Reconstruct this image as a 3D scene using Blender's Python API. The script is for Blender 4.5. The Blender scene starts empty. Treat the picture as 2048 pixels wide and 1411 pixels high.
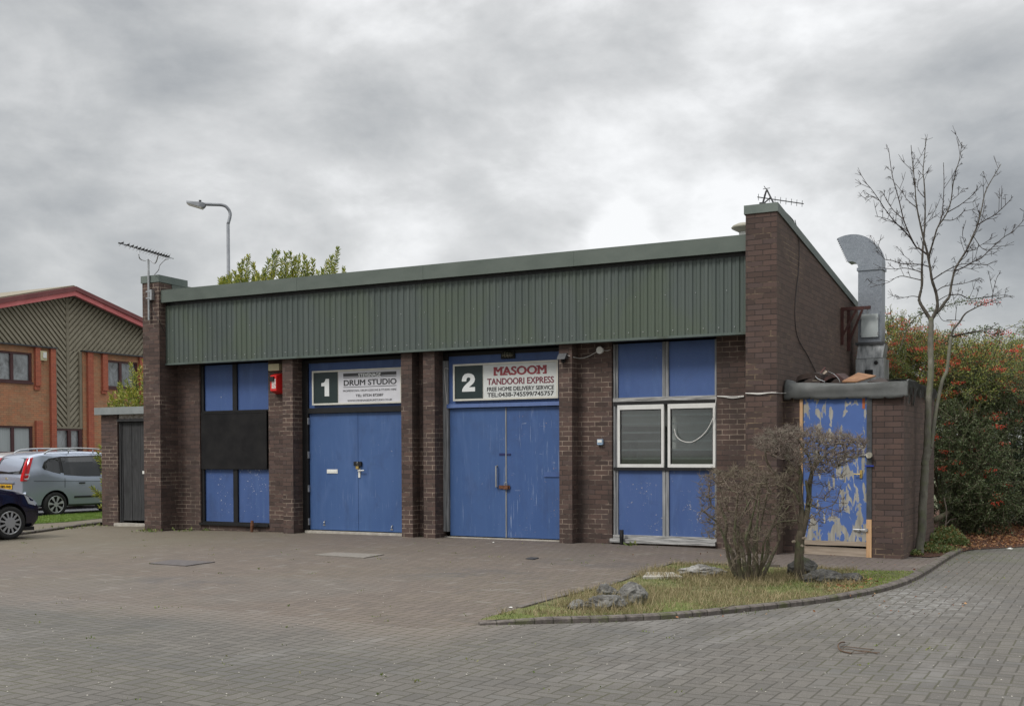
import bpy, bmesh, math, random
import numpy as np
from mathutils import Vector, Matrix
random.seed(7); rng = np.random.default_rng(11)
SC = bpy.context.scene; COL = SC.collection
R = math.radians

# ------------------------------------------------------------------ camera
F = 2282.0; CX = 1024.0; CY = 951.0; ROLL = 0.00364; EYE = 1.39; YC = -15.9
PITCH = -math.atan(45 / 2282); YAW = math.atan2(1219, 2282)
_cp, _sp = math.cos(PITCH), math.sin(PITCH)
FW = Vector((-math.sin(YAW) * _cp, math.cos(YAW) * _cp, _sp))
_r0 = Vector((math.cos(YAW), math.sin(YAW), 0)); _u0 = Vector((math.sin(YAW) * _sp, -math.cos(YAW) * _sp, _cp))
CR = math.cos(ROLL) * _r0 - math.sin(ROLL) * _u0; CU = math.sin(ROLL) * _r0 + math.cos(ROLL) * _u0
cam = bpy.data.objects.new('camera', bpy.data.cameras.new('camera')); COL.objects.link(cam)
M = Matrix((CR, CU, -FW)).transposed().to_4x4(); M.translation = Vector((0, YC, EYE)); cam.matrix_world = M
cam.data.sensor_width = 36; cam.data.lens = F / 2048 * 36
cam.data.shift_x = 0.0; cam.data.shift_y = (CY - 705.5) / 2048
cam.data.clip_end = 3000; cam.data.clip_start = 0.1
SC.camera = cam

def ray(x, y): return FW + CR * ((x - CX) / F) + CU * (-(y - CY) / F)
def onY(x, y, Y):
    d = ray(x, y); t = (Y - YC) / d.y; return Vector((d.x * t, Y, EYE + d.z * t))
def onX(x, y, X):
    d = ray(x, y); t = X / d.x; return Vector((X, YC + d.y * t, EYE + d.z * t))
def onZ(x, y, Z=0.0):
    d = ray(x, y); t = (Z - EYE) / d.z; return Vector((d.x * t, YC + d.y * t, Z))
def atD(x, y, D): return Vector((0, YC, EYE)) + ray(x, y) * D

# ------------------------------------------------------------------ world, sun, exposure
SC.view_settings.view_transform = 'Standard'; SC.view_settings.look = 'None'
SC.view_settings.exposure = 0.6; SC.view_settings.gamma = 1.0
SUN_EL, SUN_AZ = R(48), R(205)          # azimuth clockwise from +Y: the brighter sky behind the camera, a little to its left
wd = bpy.data.worlds.new("World"); SC.world = wd; wd.use_nodes = True

class NT:
    """tiny node-tree writer"""
    def __init__(s, tree): s.t = tree; s.n = tree.nodes; s.l = tree.links
    def node(s, typ, **kw):
        nd = s.n.new(typ)
        for k, v in kw.items(): setattr(nd, k, v)
        return nd
    def inp(s, nd, i, v):
        if v is None: return
        sk = nd.inputs[i]
        if isinstance(v, bpy.types.NodeSocket): s.l.new(v, sk)
        else:
            if sk.type == 'RGBA' and len(v) == 3: v = (*v, 1)
            sk.default_value = v
    def m(s, op, a, b=None, c=None, clamp=False):
        nd = s.node('ShaderNodeMath', operation=op, use_clamp=clamp)
        s.inp(nd, 0, a); s.inp(nd, 1, b); s.inp(nd, 2, c); return nd.outputs[0]
    def vm(s, op, a, b=None, scale=None):
        nd = s.node('ShaderNodeVectorMath', operation=op); s.inp(nd, 0, a); s.inp(nd, 1, b)
        if scale is not None: s.inp(nd, 3, scale)
        return nd.outputs['Value'] if op in ('DOT_PRODUCT', 'LENGTH') else nd.outputs[0]
    def comb(s, x, y, z):
        nd = s.node('ShaderNodeCombineXYZ'); s.inp(nd, 0, x); s.inp(nd, 1, y); s.inp(nd, 2, z); return nd.outputs[0]
    def sep(s, v):
        nd = s.node('ShaderNodeSeparateXYZ'); s.inp(nd, 0, v); return nd.outputs
    def mix(s, f, a, b, blend='MIX'):
        nd = s.node('ShaderNodeMix', data_type='RGBA', blend_type=blend); s.inp(nd, 0, f); s.inp(nd, 6, a); s.inp(nd, 7, b); return nd.outputs[2]
    def noise(s, vec, scale, detail=3, rough=0.55, dist=0.0, w=None):
        nd = s.node('ShaderNodeTexNoise'); s.inp(nd, 'Vector', vec); s.inp(nd, 'Scale', scale); s.inp(nd, 'Detail', detail)
        s.inp(nd, 'Roughness', rough); s.inp(nd, 'Distortion', dist); return nd.outputs[0]
    def ramp(s, f, *stops, interp='LINEAR'):
        nd = s.node('ShaderNodeValToRGB'); s.inp(nd, 0, f); cr = nd.color_ramp; cr.interpolation = interp
        while len(cr.elements) < len(stops): cr.elements.new(0.5)
        for e, (p, c) in zip(cr.elements, stops):
            e.position = p; e.color = (c, c, c, 1) if isinstance(c, (int, float)) else (*c, 1)
        return nd.outputs[0]
    def step(s, f, a, b):       # smooth 0..1 between a and b
        nd = s.node('ShaderNodeMapRange', interpolation_type='SMOOTHSTEP'); s.inp(nd, 0, f); s.inp(nd, 1, a); s.inp(nd, 2, b); return nd.outputs[0]
    def pos(s): return s.node('ShaderNodeNewGeometry').outputs['Position']
    def objc(s): return s.node('ShaderNodeTexCoord').outputs['Object']
    def island(s): return s.node('ShaderNodeNewGeometry').outputs['Random Per Island']
    def scalev(s, v, x, y, z): return s.vm('MULTIPLY', v, (x, y, z))
    def bump(s, h, strength=0.3, dist=0.01):
        nd = s.node('ShaderNodeBump'); s.inp(nd, 'Height', h); s.inp(nd, 'Strength', strength); s.inp(nd, 'Distance', dist); return nd.outputs[0]

def build_world():
    t = NT(wd.node_tree); t.n.clear()
    out = t.node('ShaderNodeOutputWorld'); bg = t.node('ShaderNodeBackground')
    sky = t.node('ShaderNodeTexSky', sky_type='NISHITA'); sky.sun_disc = False; sky.sun_elevation = SUN_EL; sky.sun_rotation = SUN_AZ
    sky.air_density = 1.0; sky.dust_density = 2.0
    blue = t.vm('SCALE', sky.outputs[0], scale=1.0)
    d = t.node('ShaderNodeTexCoord').outputs['Generated']
    x, y, z = t.sep(d)
    p = t.comb(t.m('MULTIPLY', x, 1.25), t.m('MULTIPLY', y, 1.25), t.m('MULTIPLY', z, 2.3))
    n1 = t.noise(p, 2.1, 12, 0.54, 0.2)
    n2 = t.noise(t.vm('ADD', p, (7.3, 2.1, 0.4)), 5.5, 9, 0.56, 0.3)
    n3 = t.m('ABSOLUTE', t.m('SUBTRACT', t.noise(t.vm('ADD', p, (1.3, 9.1, 3.4)), 3.1, 8, 0.55, 0.3), 0.5))
    f = t.m('ADD', t.m('MULTIPLY', n1, 1.15), t.m('MULTIPLY', n2, 0.46))
    f = t.m('ADD', t.m('SUBTRACT', f, 0.225), t.m('MULTIPLY', n3, -0.55))
    n4 = t.noise(t.vm('ADD', p, (2.2, 4.4, 8.8)), 14.0, 7, 0.6, 0.2); f = t.m('ADD', f, t.m('ADD', t.m('MULTIPLY', n4, 0.11), -0.015))
    def blob(f, px, py, rad, amt):
        v = ray(px, py).normalized()
        dt = t.vm('DOT_PRODUCT', d, tuple(v)); c = math.cos(R(rad))
        g = t.m('MULTIPLY', t.step(dt, c, 1.0), amt); return t.m('ADD', f, g)
    # darker and lighter banks of cloud
    for b in ((300, 60, 13, -0.13), (1980, 280, 8, -0.12), (1950, 560, 6, -0.09), (800, 200, 13, 0.08), (1350, 380, 11, 0.07),
              (1240, 475, 2.2, 0.16), (1250, 120, 8, 0.07), (1480, 120, 10, 0.09), (100, 370, 9, 0.04), (2040, 650, 4, 0.10), (620, 480, 9, 0.07), (1150, 90, 7, -0.03), (560, 330, 4, -0.04)):
        f = blob(f, *b)
    col = t.ramp(f, (0.24, (0.195, 0.204, 0.214)), (0.38, (0.275, 0.286, 0.296)), (0.52, (0.37, 0.378, 0.382)), (0.64, (0.47, 0.475, 0.477)), (0.80, (0.66, 0.665, 0.67)))
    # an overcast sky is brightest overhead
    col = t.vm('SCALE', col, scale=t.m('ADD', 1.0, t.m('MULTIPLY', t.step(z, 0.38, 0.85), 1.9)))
    ground = t.m('LESS_THAN', z, -0.02)
    col = t.mix(ground, col, (0.12, 0.115, 0.11))
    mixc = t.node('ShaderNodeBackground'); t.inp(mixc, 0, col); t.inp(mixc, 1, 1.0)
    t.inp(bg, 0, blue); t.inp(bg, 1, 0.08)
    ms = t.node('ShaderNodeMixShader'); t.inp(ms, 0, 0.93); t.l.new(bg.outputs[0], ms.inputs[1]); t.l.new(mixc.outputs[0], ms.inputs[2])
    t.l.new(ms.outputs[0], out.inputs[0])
build_world()
sl = bpy.data.lights.new('sun', 'SUN'); sl.energy = 1.5; sl.angle = R(16); sl.color = (1.0, 0.955, 0.9)
sun = bpy.data.objects.new('sun', sl); COL.objects.link(sun)
sd = Vector((math.sin(SUN_AZ) * math.cos(SUN_EL), math.cos(SUN_AZ) * math.cos(SUN_EL), math.sin(SUN_EL)))
sun.rotation_euler = sd.to_track_quat('Z', 'Y').to_euler(); sun.location = sd * 40

# ------------------------------------------------------------------ materials
def mat(name, fn=None, col=None, rough=0.8, metal=0.0, spec=None):
    m = bpy.data.materials.new(name); m.use_nodes = True; t = NT(m.node_tree)
    b = t.n['Principled BSDF']; b.inputs['Roughness'].default_value = rough; b.inputs['Metallic'].default_value = metal
    if spec is not None: b.inputs['Specular IOR Level'].default_value = spec
    if col is not None: b.inputs['Base Color'].default_value = (*col, 1)
    if fn: fn(t, b)
    return m
def setc(t, b, c): t.inp(b, 'Base Color', c)
def setn(t, b, n): t.inp(b, 'Normal', n)

def noisy(name, c1, c2, scale=8, rough=0.8, metal=0.0, bump=0.2, stretch=(1, 1, 1), detail=5, bdist=0.004, spec=0.4, dirt=None):
    def fn(t, b):
        p = t.scalev(t.pos(), *stretch); n = t.noise(p, scale, detail, 0.6, 0.2)
        c = t.ramp(n, (0.3, c1), (0.7, c2))
        if dirt:
            dn = t.noise(t.pos(), 2.3, 6, 0.65, 0.6); c = t.mix(t.step(dn, 0.5, 0.72), c, dirt)
        setc(t, b, c)
        if bump: setn(t, b, t.bump(n, bump, bdist))
    return mat(name, fn, rough=rough, metal=metal, spec=spec)

def brick_mat(name, cols, mort_lo, mort_hi, stain=(0.03, 0.025, 0.022), stain_amt=0.6, off=0.0, bw=0.225, rh=0.075, ms=0.0055, light=0.5):
    def fn(t, b):
        g = t.node('ShaderNodeNewGeometry'); P = g.outputs['Position']; N = g.outputs['Normal']
        x, y, z = t.sep(P); nx, ny, nz = t.sep(N)
        side = t.m('GREATER_THAN', t.m('ABSOLUTE', nx), 0.7)
        u = t.m('ADD', t.m('MULTIPLY', x, t.m('SUBTRACT', 1.0, side)), t.m('MULTIPLY', t.m('ADD', y, 0.1125), side))
        wob = t.m('MULTIPLY', t.m('SUBTRACT', t.noise(P, 9, 2), 0.5), 0.007)
        uv = t.comb(t.m('ADD', t.m('ADD', u, 30.0 + off), wob), t.m('ADD', t.m('ADD', z, 3.0), wob), 0)
        br = t.node('ShaderNodeTexBrick'); t.inp(br, 'Vector', uv); br.offset = 0.5; br.squash = 1.0
        t.inp(br, 'Scale', 1.0); t.inp(br, 'Brick Width', bw); t.inp(br, 'Row Height', rh); t.inp(br, 'Mortar Size', ms); t.inp(br, 'Mortar Smooth', 0.15)
        t.inp(br, 'Color1', (0, 0, 0)); t.inp(br, 'Color2', (1, 1, 1)); t.inp(br, 'Mortar', (0.5, 0.5, 0.5)); t.inp(br, 'Bias', 0.0)
        c = t.ramp(br.outputs['Color'], (0.0, cols[0]), (0.33, cols[1]), (0.66, cols[2]), (1.0, cols[3]))
        fine = t.noise(P, 55, 3, 0.7); c = t.mix(t.m('MULTIPLY', t.m('SUBTRACT', fine, 0.35), 0.9, clamp=True), c, cols[0])
        # patches of pale pointing and of weathered dark pointing
        mn = t.noise(t.scalev(P, 0.7, 0.7, 1.3), 1.25, 5, 0.65, 0.8)
        mf = t.step(t.m('ADD', mn, t.m('MULTIPLY', t.m('SUBTRACT', t.noise(P, 14, 3), 0.5), 0.25)), 0.56 - 0.28 * light, 0.78 - 0.24 * light)
        mc = t.mix(mf, mort_lo, mort_hi)
        c = t.mix(br.outputs['Fac'], c, mc)
        sn = t.noise(t.scalev(P, 2.2, 2.2, 0.35), 1.0, 6, 0.65, 0.4)
        c = t.mix(t.m('MULTIPLY', t.step(sn, 0.46, 0.72), stain_amt), c, stain)
        if light < 0.3: c = t.mix(t.m('MULTIPLY', side, 0.24), c, (0.17, 0.125, 0.10))      # side faces painted paler, standing in for the light on the flank
        setc(t, b, c)
        h = t.m('SUBTRACT', t.m('MULTIPLY', fine, 0.25), br.outputs['Fac'])
        setn(t, b, t.bump(h, 0.5, 0.006))
    return mat(name, fn, rough=0.85, spec=0.3)

BR = [(0.054, 0.037, 0.032), (0.076, 0.050, 0.042), (0.100, 0.064, 0.053), (0.077, 0.054, 0.049)]
M_brick = brick_mat('dark_brick', BR, (0.032, 0.026, 0.024), (0.30, 0.24, 0.19), stain_amt=0.5)
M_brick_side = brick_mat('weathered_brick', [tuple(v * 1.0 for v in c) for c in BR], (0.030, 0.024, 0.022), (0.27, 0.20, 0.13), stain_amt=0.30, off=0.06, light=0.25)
M_orange = brick_mat('orange_brick', [(0.38, 0.18, 0.10), (0.46, 0.20, 0.105), (0.43, 0.235, 0.13), (0.34, 0.19, 0.11)], (0.20, 0.12, 0.07), (0.30, 0.22, 0.14), stain=(0.16, 0.11, 0.06), stain_amt=0.4)
M_red_brick = brick_mat('red_brick', [(0.36, 0.105, 0.065), (0.42, 0.12, 0.07), (0.45, 0.14, 0.08), (0.38, 0.12, 0.08)], (0.17, 0.07, 0.045), (0.24, 0.12, 0.08), stain=(0.2, 0.07, 0.04), stain_amt=0.3)

def blue_paint(name, chips=0.0, scratch=0.0, base=(0.046, 0.092, 0.245), seed=0.0, chipcol=(0.42, 0.42, 0.40), grime=0.35):
    def fn(t, b):
        P = t.vm('ADD', t.pos(), (seed, seed * 1.7, seed * 0.6))
        n = t.noise(t.scalev(P, 1, 1, 0.5), 1.4, 5, 0.6, 0.3)
        c = t.ramp(n, (0.25, tuple(v * 0.86 for v in base)), (0.75, (base[0] * 1.25, base[1] * 1.12, base[2] * 1.02)))
        st = t.noise(t.scalev(P, 22, 22, 0.7), 1.0, 4, 0.6)
        c = t.mix(t.m('MULTIPLY', t.step(st, 0.5, 0.75), grime), c, (0.062, 0.122, 0.25))
        if scratch:
            s1 = t.noise(t.scalev(P, 70, 70, 2.0), 1.0, 3, 0.6, 0.4); s2 = t.noise(P, 2.2, 3)
            c = t.mix(t.m('MULTIPLY', t.step(t.m('ADD', s1, t.m('MULTIPLY', s2, 0.3)), 0.80, 0.86), scratch), c, (0.33, 0.40, 0.52))
            s3 = t.noise(t.scalev(P, 4, 4, 60), 1.0, 3, 0.6, 0.6)
            c = t.mix(t.m('MULTIPLY', t.step(s3, 0.70, 0.74), scratch), c, (0.45, 0.50, 0.56))
        if chips:
            cn = t.noise(t.scalev(P, 26, 26, 42), 1.0, 3, 0.55, 0.9); big = t.noise(P, 2.6, 2)
            f = t.step(t.m('ADD', cn, t.m('MULTIPLY', t.m('SUBTRACT', big, 0.5), 0.35)), 0.79 - 0.09 * chips, 0.80 - 0.09 * chips)
            c = t.mix(f, c, chipcol)
        # rubbed and dirtied patches
        gr = t.noise(t.scalev(P, 1.6, 1.6, 1.0), 1.5, 6, 0.68, 0.5); c = t.mix(t.m('MULTIPLY', t.step(gr, 0.48, 0.70), 0.40), c, (0.034, 0.056, 0.13))
        lt = t.noise(t.scalev(P, 2.5, 2.5, 0.8), 1.3, 5, 0.6, 0.8); c = t.mix(t.m('MULTIPLY', t.step(lt, 0.52, 0.72), 0.30), c, (0.085, 0.145, 0.30))
        setc(t, b, c)
        setn(t, b, t.bump(t.noise(P, 9, 5), 0.12, 0.006))
    return mat(name, fn, rough=0.5, spec=0.35)
M_blue = blue_paint('blue_paint', 0.2, 0.0)
M_blue_chip = blue_paint('blue_paint_chipped', 1.0, 0.2, seed=3.1, chipcol=(0.6, 0.6, 0.58))
M_blue_door = blue_paint('blue_door_paint', 0.1, 0.25, seed=1.3, base=(0.042, 0.094, 0.24))
M_blue_worn = blue_paint('blue_worn_paint', 0.7, 0.6, seed=8.4, base=(0.040, 0.090, 0.24), chipcol=(0.33, 0.24, 0.17))
M_blue_low = blue_paint('blue_low_paint', 0.95, 0.1, seed=5.9, chipcol=(0.36, 0.34, 0.31))
M_green = noisy('green_cladding', (0.062, 0.084, 0.074), (0.088, 0.112, 0.10), 2.5, 0.55, 0.0, 0.05, stretch=(3, 3, 0.5), dirt=(0.05, 0.062, 0.045))
M_greencap = noisy('green_cap', (0.074, 0.093, 0.080), (0.100, 0.120, 0.104), 2.0, 0.5, 0.0, 0.04, stretch=(1, 1, 2))
M_coping = noisy('green_grey_coping', (0.085, 0.11, 0.098), (0.13, 0.155, 0.14), 3.0, 0.55, 0.0, 0.05)
M_black = noisy('black_paint', (0.003, 0.003, 0.0035), (0.007, 0.007, 0.0075), 5, 0.6, bump=0.1)
M_board = noisy('black_board', (0.006, 0.006, 0.007), (0.017, 0.0165, 0.0165), 3.2, 0.85, bump=0.3, detail=6, spec=0.2)
M_greywood = noisy('grey_weathered_wood', (0.08, 0.086, 0.092), (0.29, 0.295, 0.30), 3.0, 0.8, bump=0.5, stretch=(14, 14, 0.8))
M_greywood_h = noisy('grey_weathered_sill', (0.05, 0.05, 0.05), (0.50, 0.50, 0.49), 3.0, 0.85, bump=0.9, stretch=(1.0, 14, 22), bdist=0.01)
M_plank = noisy('black_stained_planks', (0.012, 0.013, 0.014), (0.052, 0.053, 0.055), 3.0, 0.8, bump=0.6, stretch=(26, 26, 0.9), dirt=(0.018, 0.018, 0.019))
M_wood = noisy('pale_timber', (0.34, 0.19, 0.09), (0.52, 0.34, 0.19), 3.0, 0.75, bump=0.2, stretch=(16, 16, 0.8))
M_oldwood = noisy('old_timber', (0.20, 0.16, 0.12), (0.36, 0.30, 0.24), 3.0, 0.8, bump=0.3, stretch=(1, 16, 16))
M_white = noisy('white_frame', (0.52, 0.52, 0.50), (0.62, 0.62, 0.60), 6, 0.4, bump=0.0)
M_whitepl = noisy('white_plastic', (0.6, 0.6, 0.57), (0.7, 0.7, 0.66), 6, 0.4, bump=0.0)
M_cream = noisy('cream_plastic', (0.44, 0.40, 0.24), (0.52, 0.48, 0.31), 8, 0.45, bump=0.0)
M_red = noisy('red_alarm_plastic', (0.50, 0.012, 0.012), (0.58, 0.02, 0.018), 8, 0.4, bump=0.0)
M_darkgrey = noisy('dark_grey_metal', (0.03, 0.032, 0.035), (0.06, 0.062, 0.066), 12, 0.5, bump=0.1)
M_steel = noisy('steel', (0.30, 0.31, 0.32), (0.48, 0.49, 0.50), 10, 0.35, 0.7, bump=0.05)
M_rust = noisy('rusty_metal', (0.06, 0.024, 0.014), (0.17, 0.075, 0.038), 25, 0.9, bump=0.4)
M_redox = noisy('red_oxide_steel', (0.038, 0.012, 0.010), (0.07, 0.022, 0.017), 10, 0.6, bump=0.1)
M_brass = noisy('brass', (0.45, 0.32, 0.10), (0.58, 0.43, 0.16), 12, 0.35, 0.7, bump=0.0)
M_felt = noisy('roofing_felt', (0.15, 0.158, 0.155), (0.26, 0.268, 0.262), 2.5, 0.85, bump=0.35, bdist=0.02)
M_felt_pale = noisy('pale_roof_felt', (0.17, 0.19, 0.19), (0.24, 0.26, 0.26), 4, 0.85, bump=0.2)
M_lichen = noisy('lichened_lintel', (0.10, 0.08, 0.06), (0.42, 0.40, 0.36), 14, 0.9, bump=0.4)
M_conc = noisy('concrete', (0.26, 0.24, 0.21), (0.42, 0.40, 0.35), 9, 0.9, bump=0.3)
M_cable_w = mat('white_cable', col=(0.62, 0.61, 0.58), rough=0.5)
M_cable_b = mat('dark_cable', col=(0.03, 0.026, 0.025), rough=0.6)
M_greymetal = noisy('grey_pole_paint', (0.14, 0.15, 0.165), (0.20, 0.21, 0.225), 6, 0.5, 0.2, bump=0.0)

def galv(t, b):
    v = t.node('ShaderNodeTexVoronoi'); t.inp(v, 'Vector', t.pos()); t.inp(v, 'Scale', 110.0)
    n = t.noise(t.pos(), 3, 4); f = t.m('ADD', t.m('MULTIPLY', t.sep(v.outputs['Color'])[0], 0.5), t.m('MULTIPLY', n, 0.5))
    setc(t, b, t.ramp(f, (0.25, (0.18, 0.20, 0.228)), (0.75, (0.28, 0.305, 0.335))))
    t.inp(b, 'Roughness', t.m('ADD', 0.32, t.m('MULTIPLY', f, 0.25)))
M_galv = mat('galvanised_steel', galv, metal=0.75)
M_glass = mat('window_glass', col=(0.02, 0.023, 0.025), rough=0.06, spec=0.6)

def peel(t, b):
    P = t.pos(); x, y, z = t.sep(P)
    base = t.ramp(t.noise(P, 3, 4), (0.3, (0.042, 0.092, 0.26)), (0.7, (0.054, 0.112, 0.31)))
    ply = t.ramp(t.noise(t.scalev(P, 14, 14, 1.4), 1.0, 5, 0.65), (0.3, (0.15, 0.145, 0.125)), (0.7, (0.36, 0.345, 0.305)))
    n = t.noise(t.scalev(P, 13, 13, 4.6), 1.0, 4, 0.5, 0.7); n2 = t.noise(t.scalev(P, 2.3, 2.3, 1.1), 1.0, 2, 0.5)
    top = t.step(z, 1.95, 2.3); bot = t.step(z, 0.75, 0.15)
    f = t.m('ADD', n, t.m('MULTIPLY', t.m('SUBTRACT', n2, 0.5), 0.55))
    f = t.m('ADD', f, t.m('ADD', t.m('MULTIPLY', top, 0.10), t.m('MULTIPLY', bot, 0.13)))
    f = t.m('ADD', f, t.m('MULTIPLY', t.m('SUBTRACT', t.noise(t.scalev(P, 70, 70, 40), 1.0, 3, 0.6), 0.5), 0.075))
    msk = t.step(f, 0.628, 0.635); rim = t.m('SUBTRACT', t.step(f, 0.612, 0.628), msk)
    c = t.mix(msk, base, ply); c = t.mix(t.m('MULTIPLY', rim, 0.45), c, (0.25, 0.30, 0.40))
    setc(t, b, c); setn(t, b, t.bump(t.m('SUBTRACT', 1.0, msk), 0.4, 0.004))
M_peel = mat('peeling_blue_paint', peel, rough=0.65)

# ------------------------------------------------------------------ object helpers
def link(o, parent=None):
    COL.objects.link(o)
    if parent is not None: o.parent = parent
    return o
def tag(o, label=None, cat=None, group=None, kind=None):
    for k, v in (('label', label), ('category', cat), ('group', group), ('kind', kind)):
        if v: o[k] = v
    return o
def empty(name, label, cat, loc=(0, 0, 0), rotz=0.0, group=None):
    o = bpy.data.objects.new(name, None); o.empty_display_size = 0.2; o.location = loc; o.rotation_euler = (0, 0, rotz); link(o)
    return tag(o, label, cat, group)
def obj(name, bm, m, parent=None, smooth=False, world=True):
    """bm in world coordinates (world=True: moved under the parent without changing place)"""
    me = bpy.data.meshes.new(name); bmesh.ops.recalc_face_normals(bm, faces=bm.faces); bm.to_mesh(me); bm.free()
    for mm in (m if isinstance(m, (list, tuple)) else [m]): me.materials.append(mm)
    if smooth: me.polygons.foreach_set('use_smooth', [True] * len(me.polygons))
    o = bpy.data.objects.new(name, me)
    if parent is not None and world:
        bpy.context.view_layer.update()
        me.transform(parent.matrix_world.inverted())
    return link(o, parent)
def box(bm, x0, x1, y0, y1, z0, z1, mi=0):
    x0, x1 = min(x0, x1), max(x0, x1); y0, y1 = min(y0, y1), max(y0, y1); z0, z1 = min(z0, z1), max(z0, z1)
    v = [bm.verts.new(p) for p in ((x0, y0, z0), (x1, y0, z0), (x1, y1, z0), (x0, y1, z0), (x0, y0, z1), (x1, y0, z1), (x1, y1, z1), (x0, y1, z1))]
    for f in ((0, 3, 2, 1), (4, 5, 6, 7), (0, 1, 5, 4), (1, 2, 6, 5), (2, 3, 7, 6), (3, 0, 4, 7)):
        bm.faces.new([v[i] for i in f]).material_index = mi
    return bm
def B(*boxes):
    bm = bmesh.new()
    for b in boxes: box(bm, *b)
    return bm
def prism(bm, poly, axis, a, b):
    """poly: 2-D outline; axis 'x','y','z' is the extrusion axis from a to b"""
    def P(q, t): return {'x': (t, q[0], q[1]), 'y': (q[0], t, q[1]), 'z': (q[0], q[1], t)}[axis]
    va = [bm.verts.new(P(q, a)) for q in poly]; vb = [bm.verts.new(P(q, b)) for q in poly]
    bm.faces.new(va); bm.faces.new(list(reversed(vb)))
    n = len(poly)
    for i in range(n): bm.faces.new((va[i], vb[i], vb[(i + 1) % n], va[(i + 1) % n]))
    return bm
def tube(bm, pts, rad, seg=6, cap=True):
    pts = [Vector(p) for p in pts]; n = len(pts)
    if not isinstance(rad, (list, tuple)): rad = [rad] * n
    rings = []; up = Vector((0.13, 0.21, 0.97))
    for i, p in enumerate(pts):
        d = (pts[min(i + 1, n - 1)] - pts[max(i - 1, 0)])
        if d.length < 1e-9: d = Vector((0, 0, 1))
        d.normalize()
        a = d.cross(up)
        if a.length < 0.05: a = d.cross(Vector((1, 0, 0)))
        a.normalize(); b = d.cross(a)
        rings.append([bm.verts.new(p + (a * math.cos(2 * math.pi * k / seg) + b * math.sin(2 * math.pi * k / seg)) * rad[i]) for k in range(seg)])
    for i in range(n - 1):
        for k in range(seg): bm.faces.new((rings[i][k], rings[i][(k + 1) % seg], rings[i + 1][(k + 1) % seg], rings[i + 1][k]))
    if cap and seg > 2:
        bm.faces.new(list(reversed(rings[0]))); bm.faces.new(rings[-1])
    return bm
def cyl(bm, c, axis, r, h, seg=20, r2=None):
    c = Vector(c); ax = Vector(axis).normalized()
    return tube(bm, [c, c + ax * h], [r, r if r2 is None else r2], seg)
def smoothcurve(pts, n=8):
    """Catmull-Rom"""
    P = [Vector(p) for p in pts]; P = [P[0] * 2 - P[1]] + P + [P[-1] * 2 - P[-2]]; out = []
    for i in range(1, len(P) - 2):
        for k in range(n):
            t = k / n; a, b, c, d = P[i - 1], P[i], P[i + 1], P[i + 2]
            out.append(0.5 * ((2 * b) + (c - a) * t + (2 * a - 5 * b + 4 * c - d) * t * t + (3 * b - a - 3 * c + d) * t ** 3))
    out.append(P[-2]); return out
def mesh_np(name, verts, faces, m, parent=None, smooth=False):
    me = bpy.data.meshes.new(name); verts = np.asarray(verts, dtype=np.float32); faces = np.asarray(faces, dtype=np.int32); k = faces.shape[1]
    me.vertices.add(len(verts)); me.vertices.foreach_set('co', verts.ravel())
    me.loops.add(faces.size); me.loops.foreach_set('vertex_index', faces.ravel())
    me.polygons.add(len(faces)); me.polygons.foreach_set('loop_start', np.arange(0, faces.size, k, dtype=np.int32))
    me.update(calc_edges=True); me.validate()
    for mm in (m if isinstance(m, (list, tuple)) else [m]): me.materials.append(mm)
    o = bpy.data.objects.new(name, me)
    if parent is not None:
        bpy.context.view_layer.update(); me.transform(parent.matrix_world.inverted())
    return link(o, parent)
def text(parent, s, x0, x1, z0, z1, y, m, bold=0.0, name='lettering', shear=0.0, align=None):
    cu = bpy.data.curves.new('txt', 'FONT'); cu.body = s; cu.size = 1.0; cu.offset = 0.0; cu.extrude = 0.0; cu.shear = shear; cu.resolution_u = 4
    o = bpy.data.objects.new('txt', cu); COL.objects.link(o); bpy.context.view_layer.update()
    dg = bpy.context.evaluated_depsgraph_get(); me = bpy.data.meshes.new_from_object(o.evaluated_get(dg))
    bpy.data.objects.remove(o); bpy.data.curves.remove(cu)
    co = np.zeros(len(me.vertices) * 3); me.vertices.foreach_get('co', co); co = co.reshape(-1, 3)
    mn, mx = co.min(0), co.max(0)
    X = x0 + (co[:, 0] - mn[0]) / (mx[0] - mn[0]) * (x1 - x0); Z = z0 + (co[:, 1] - mn[1]) / (mx[1] - mn[1]) * (z1 - z0)
    me.vertices.foreach_set('co', np.stack([X, np.full(len(X), y), Z], 1).ravel()); me.update()
    bm = bmesh.new(); bm.from_mesh(me)
    if bold:                                # a heavier weight: the same outlines set again beside themselves
        g0 = bm.verts[:] + bm.edges[:] + bm.faces[:]; hh = z1 - z0
        for k, (dx, dz_) in enumerate(((1, 0), (-1, 0), (0, 0.6), (0, -0.6))):
            r = bmesh.ops.duplicate(bm, geom=g0); bmesh.ops.translate(bm, vec=(dx * bold * hh, -0.0003 * (k + 1), dz_ * bold * hh), verts=[v for v in r['geom'] if isinstance(v, bmesh.types.BMVert)])
    bpy.data.meshes.remove(me)
    r = bmesh.ops.extrude_face_region(bm, geom=bm.faces[:]); bmesh.ops.translate(bm, vec=(0, -0.002, 0), verts=[v for v in r['geom'] if isinstance(v, bmesh.types.BMVert)])
    return obj(name, bm, m, parent)
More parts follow.
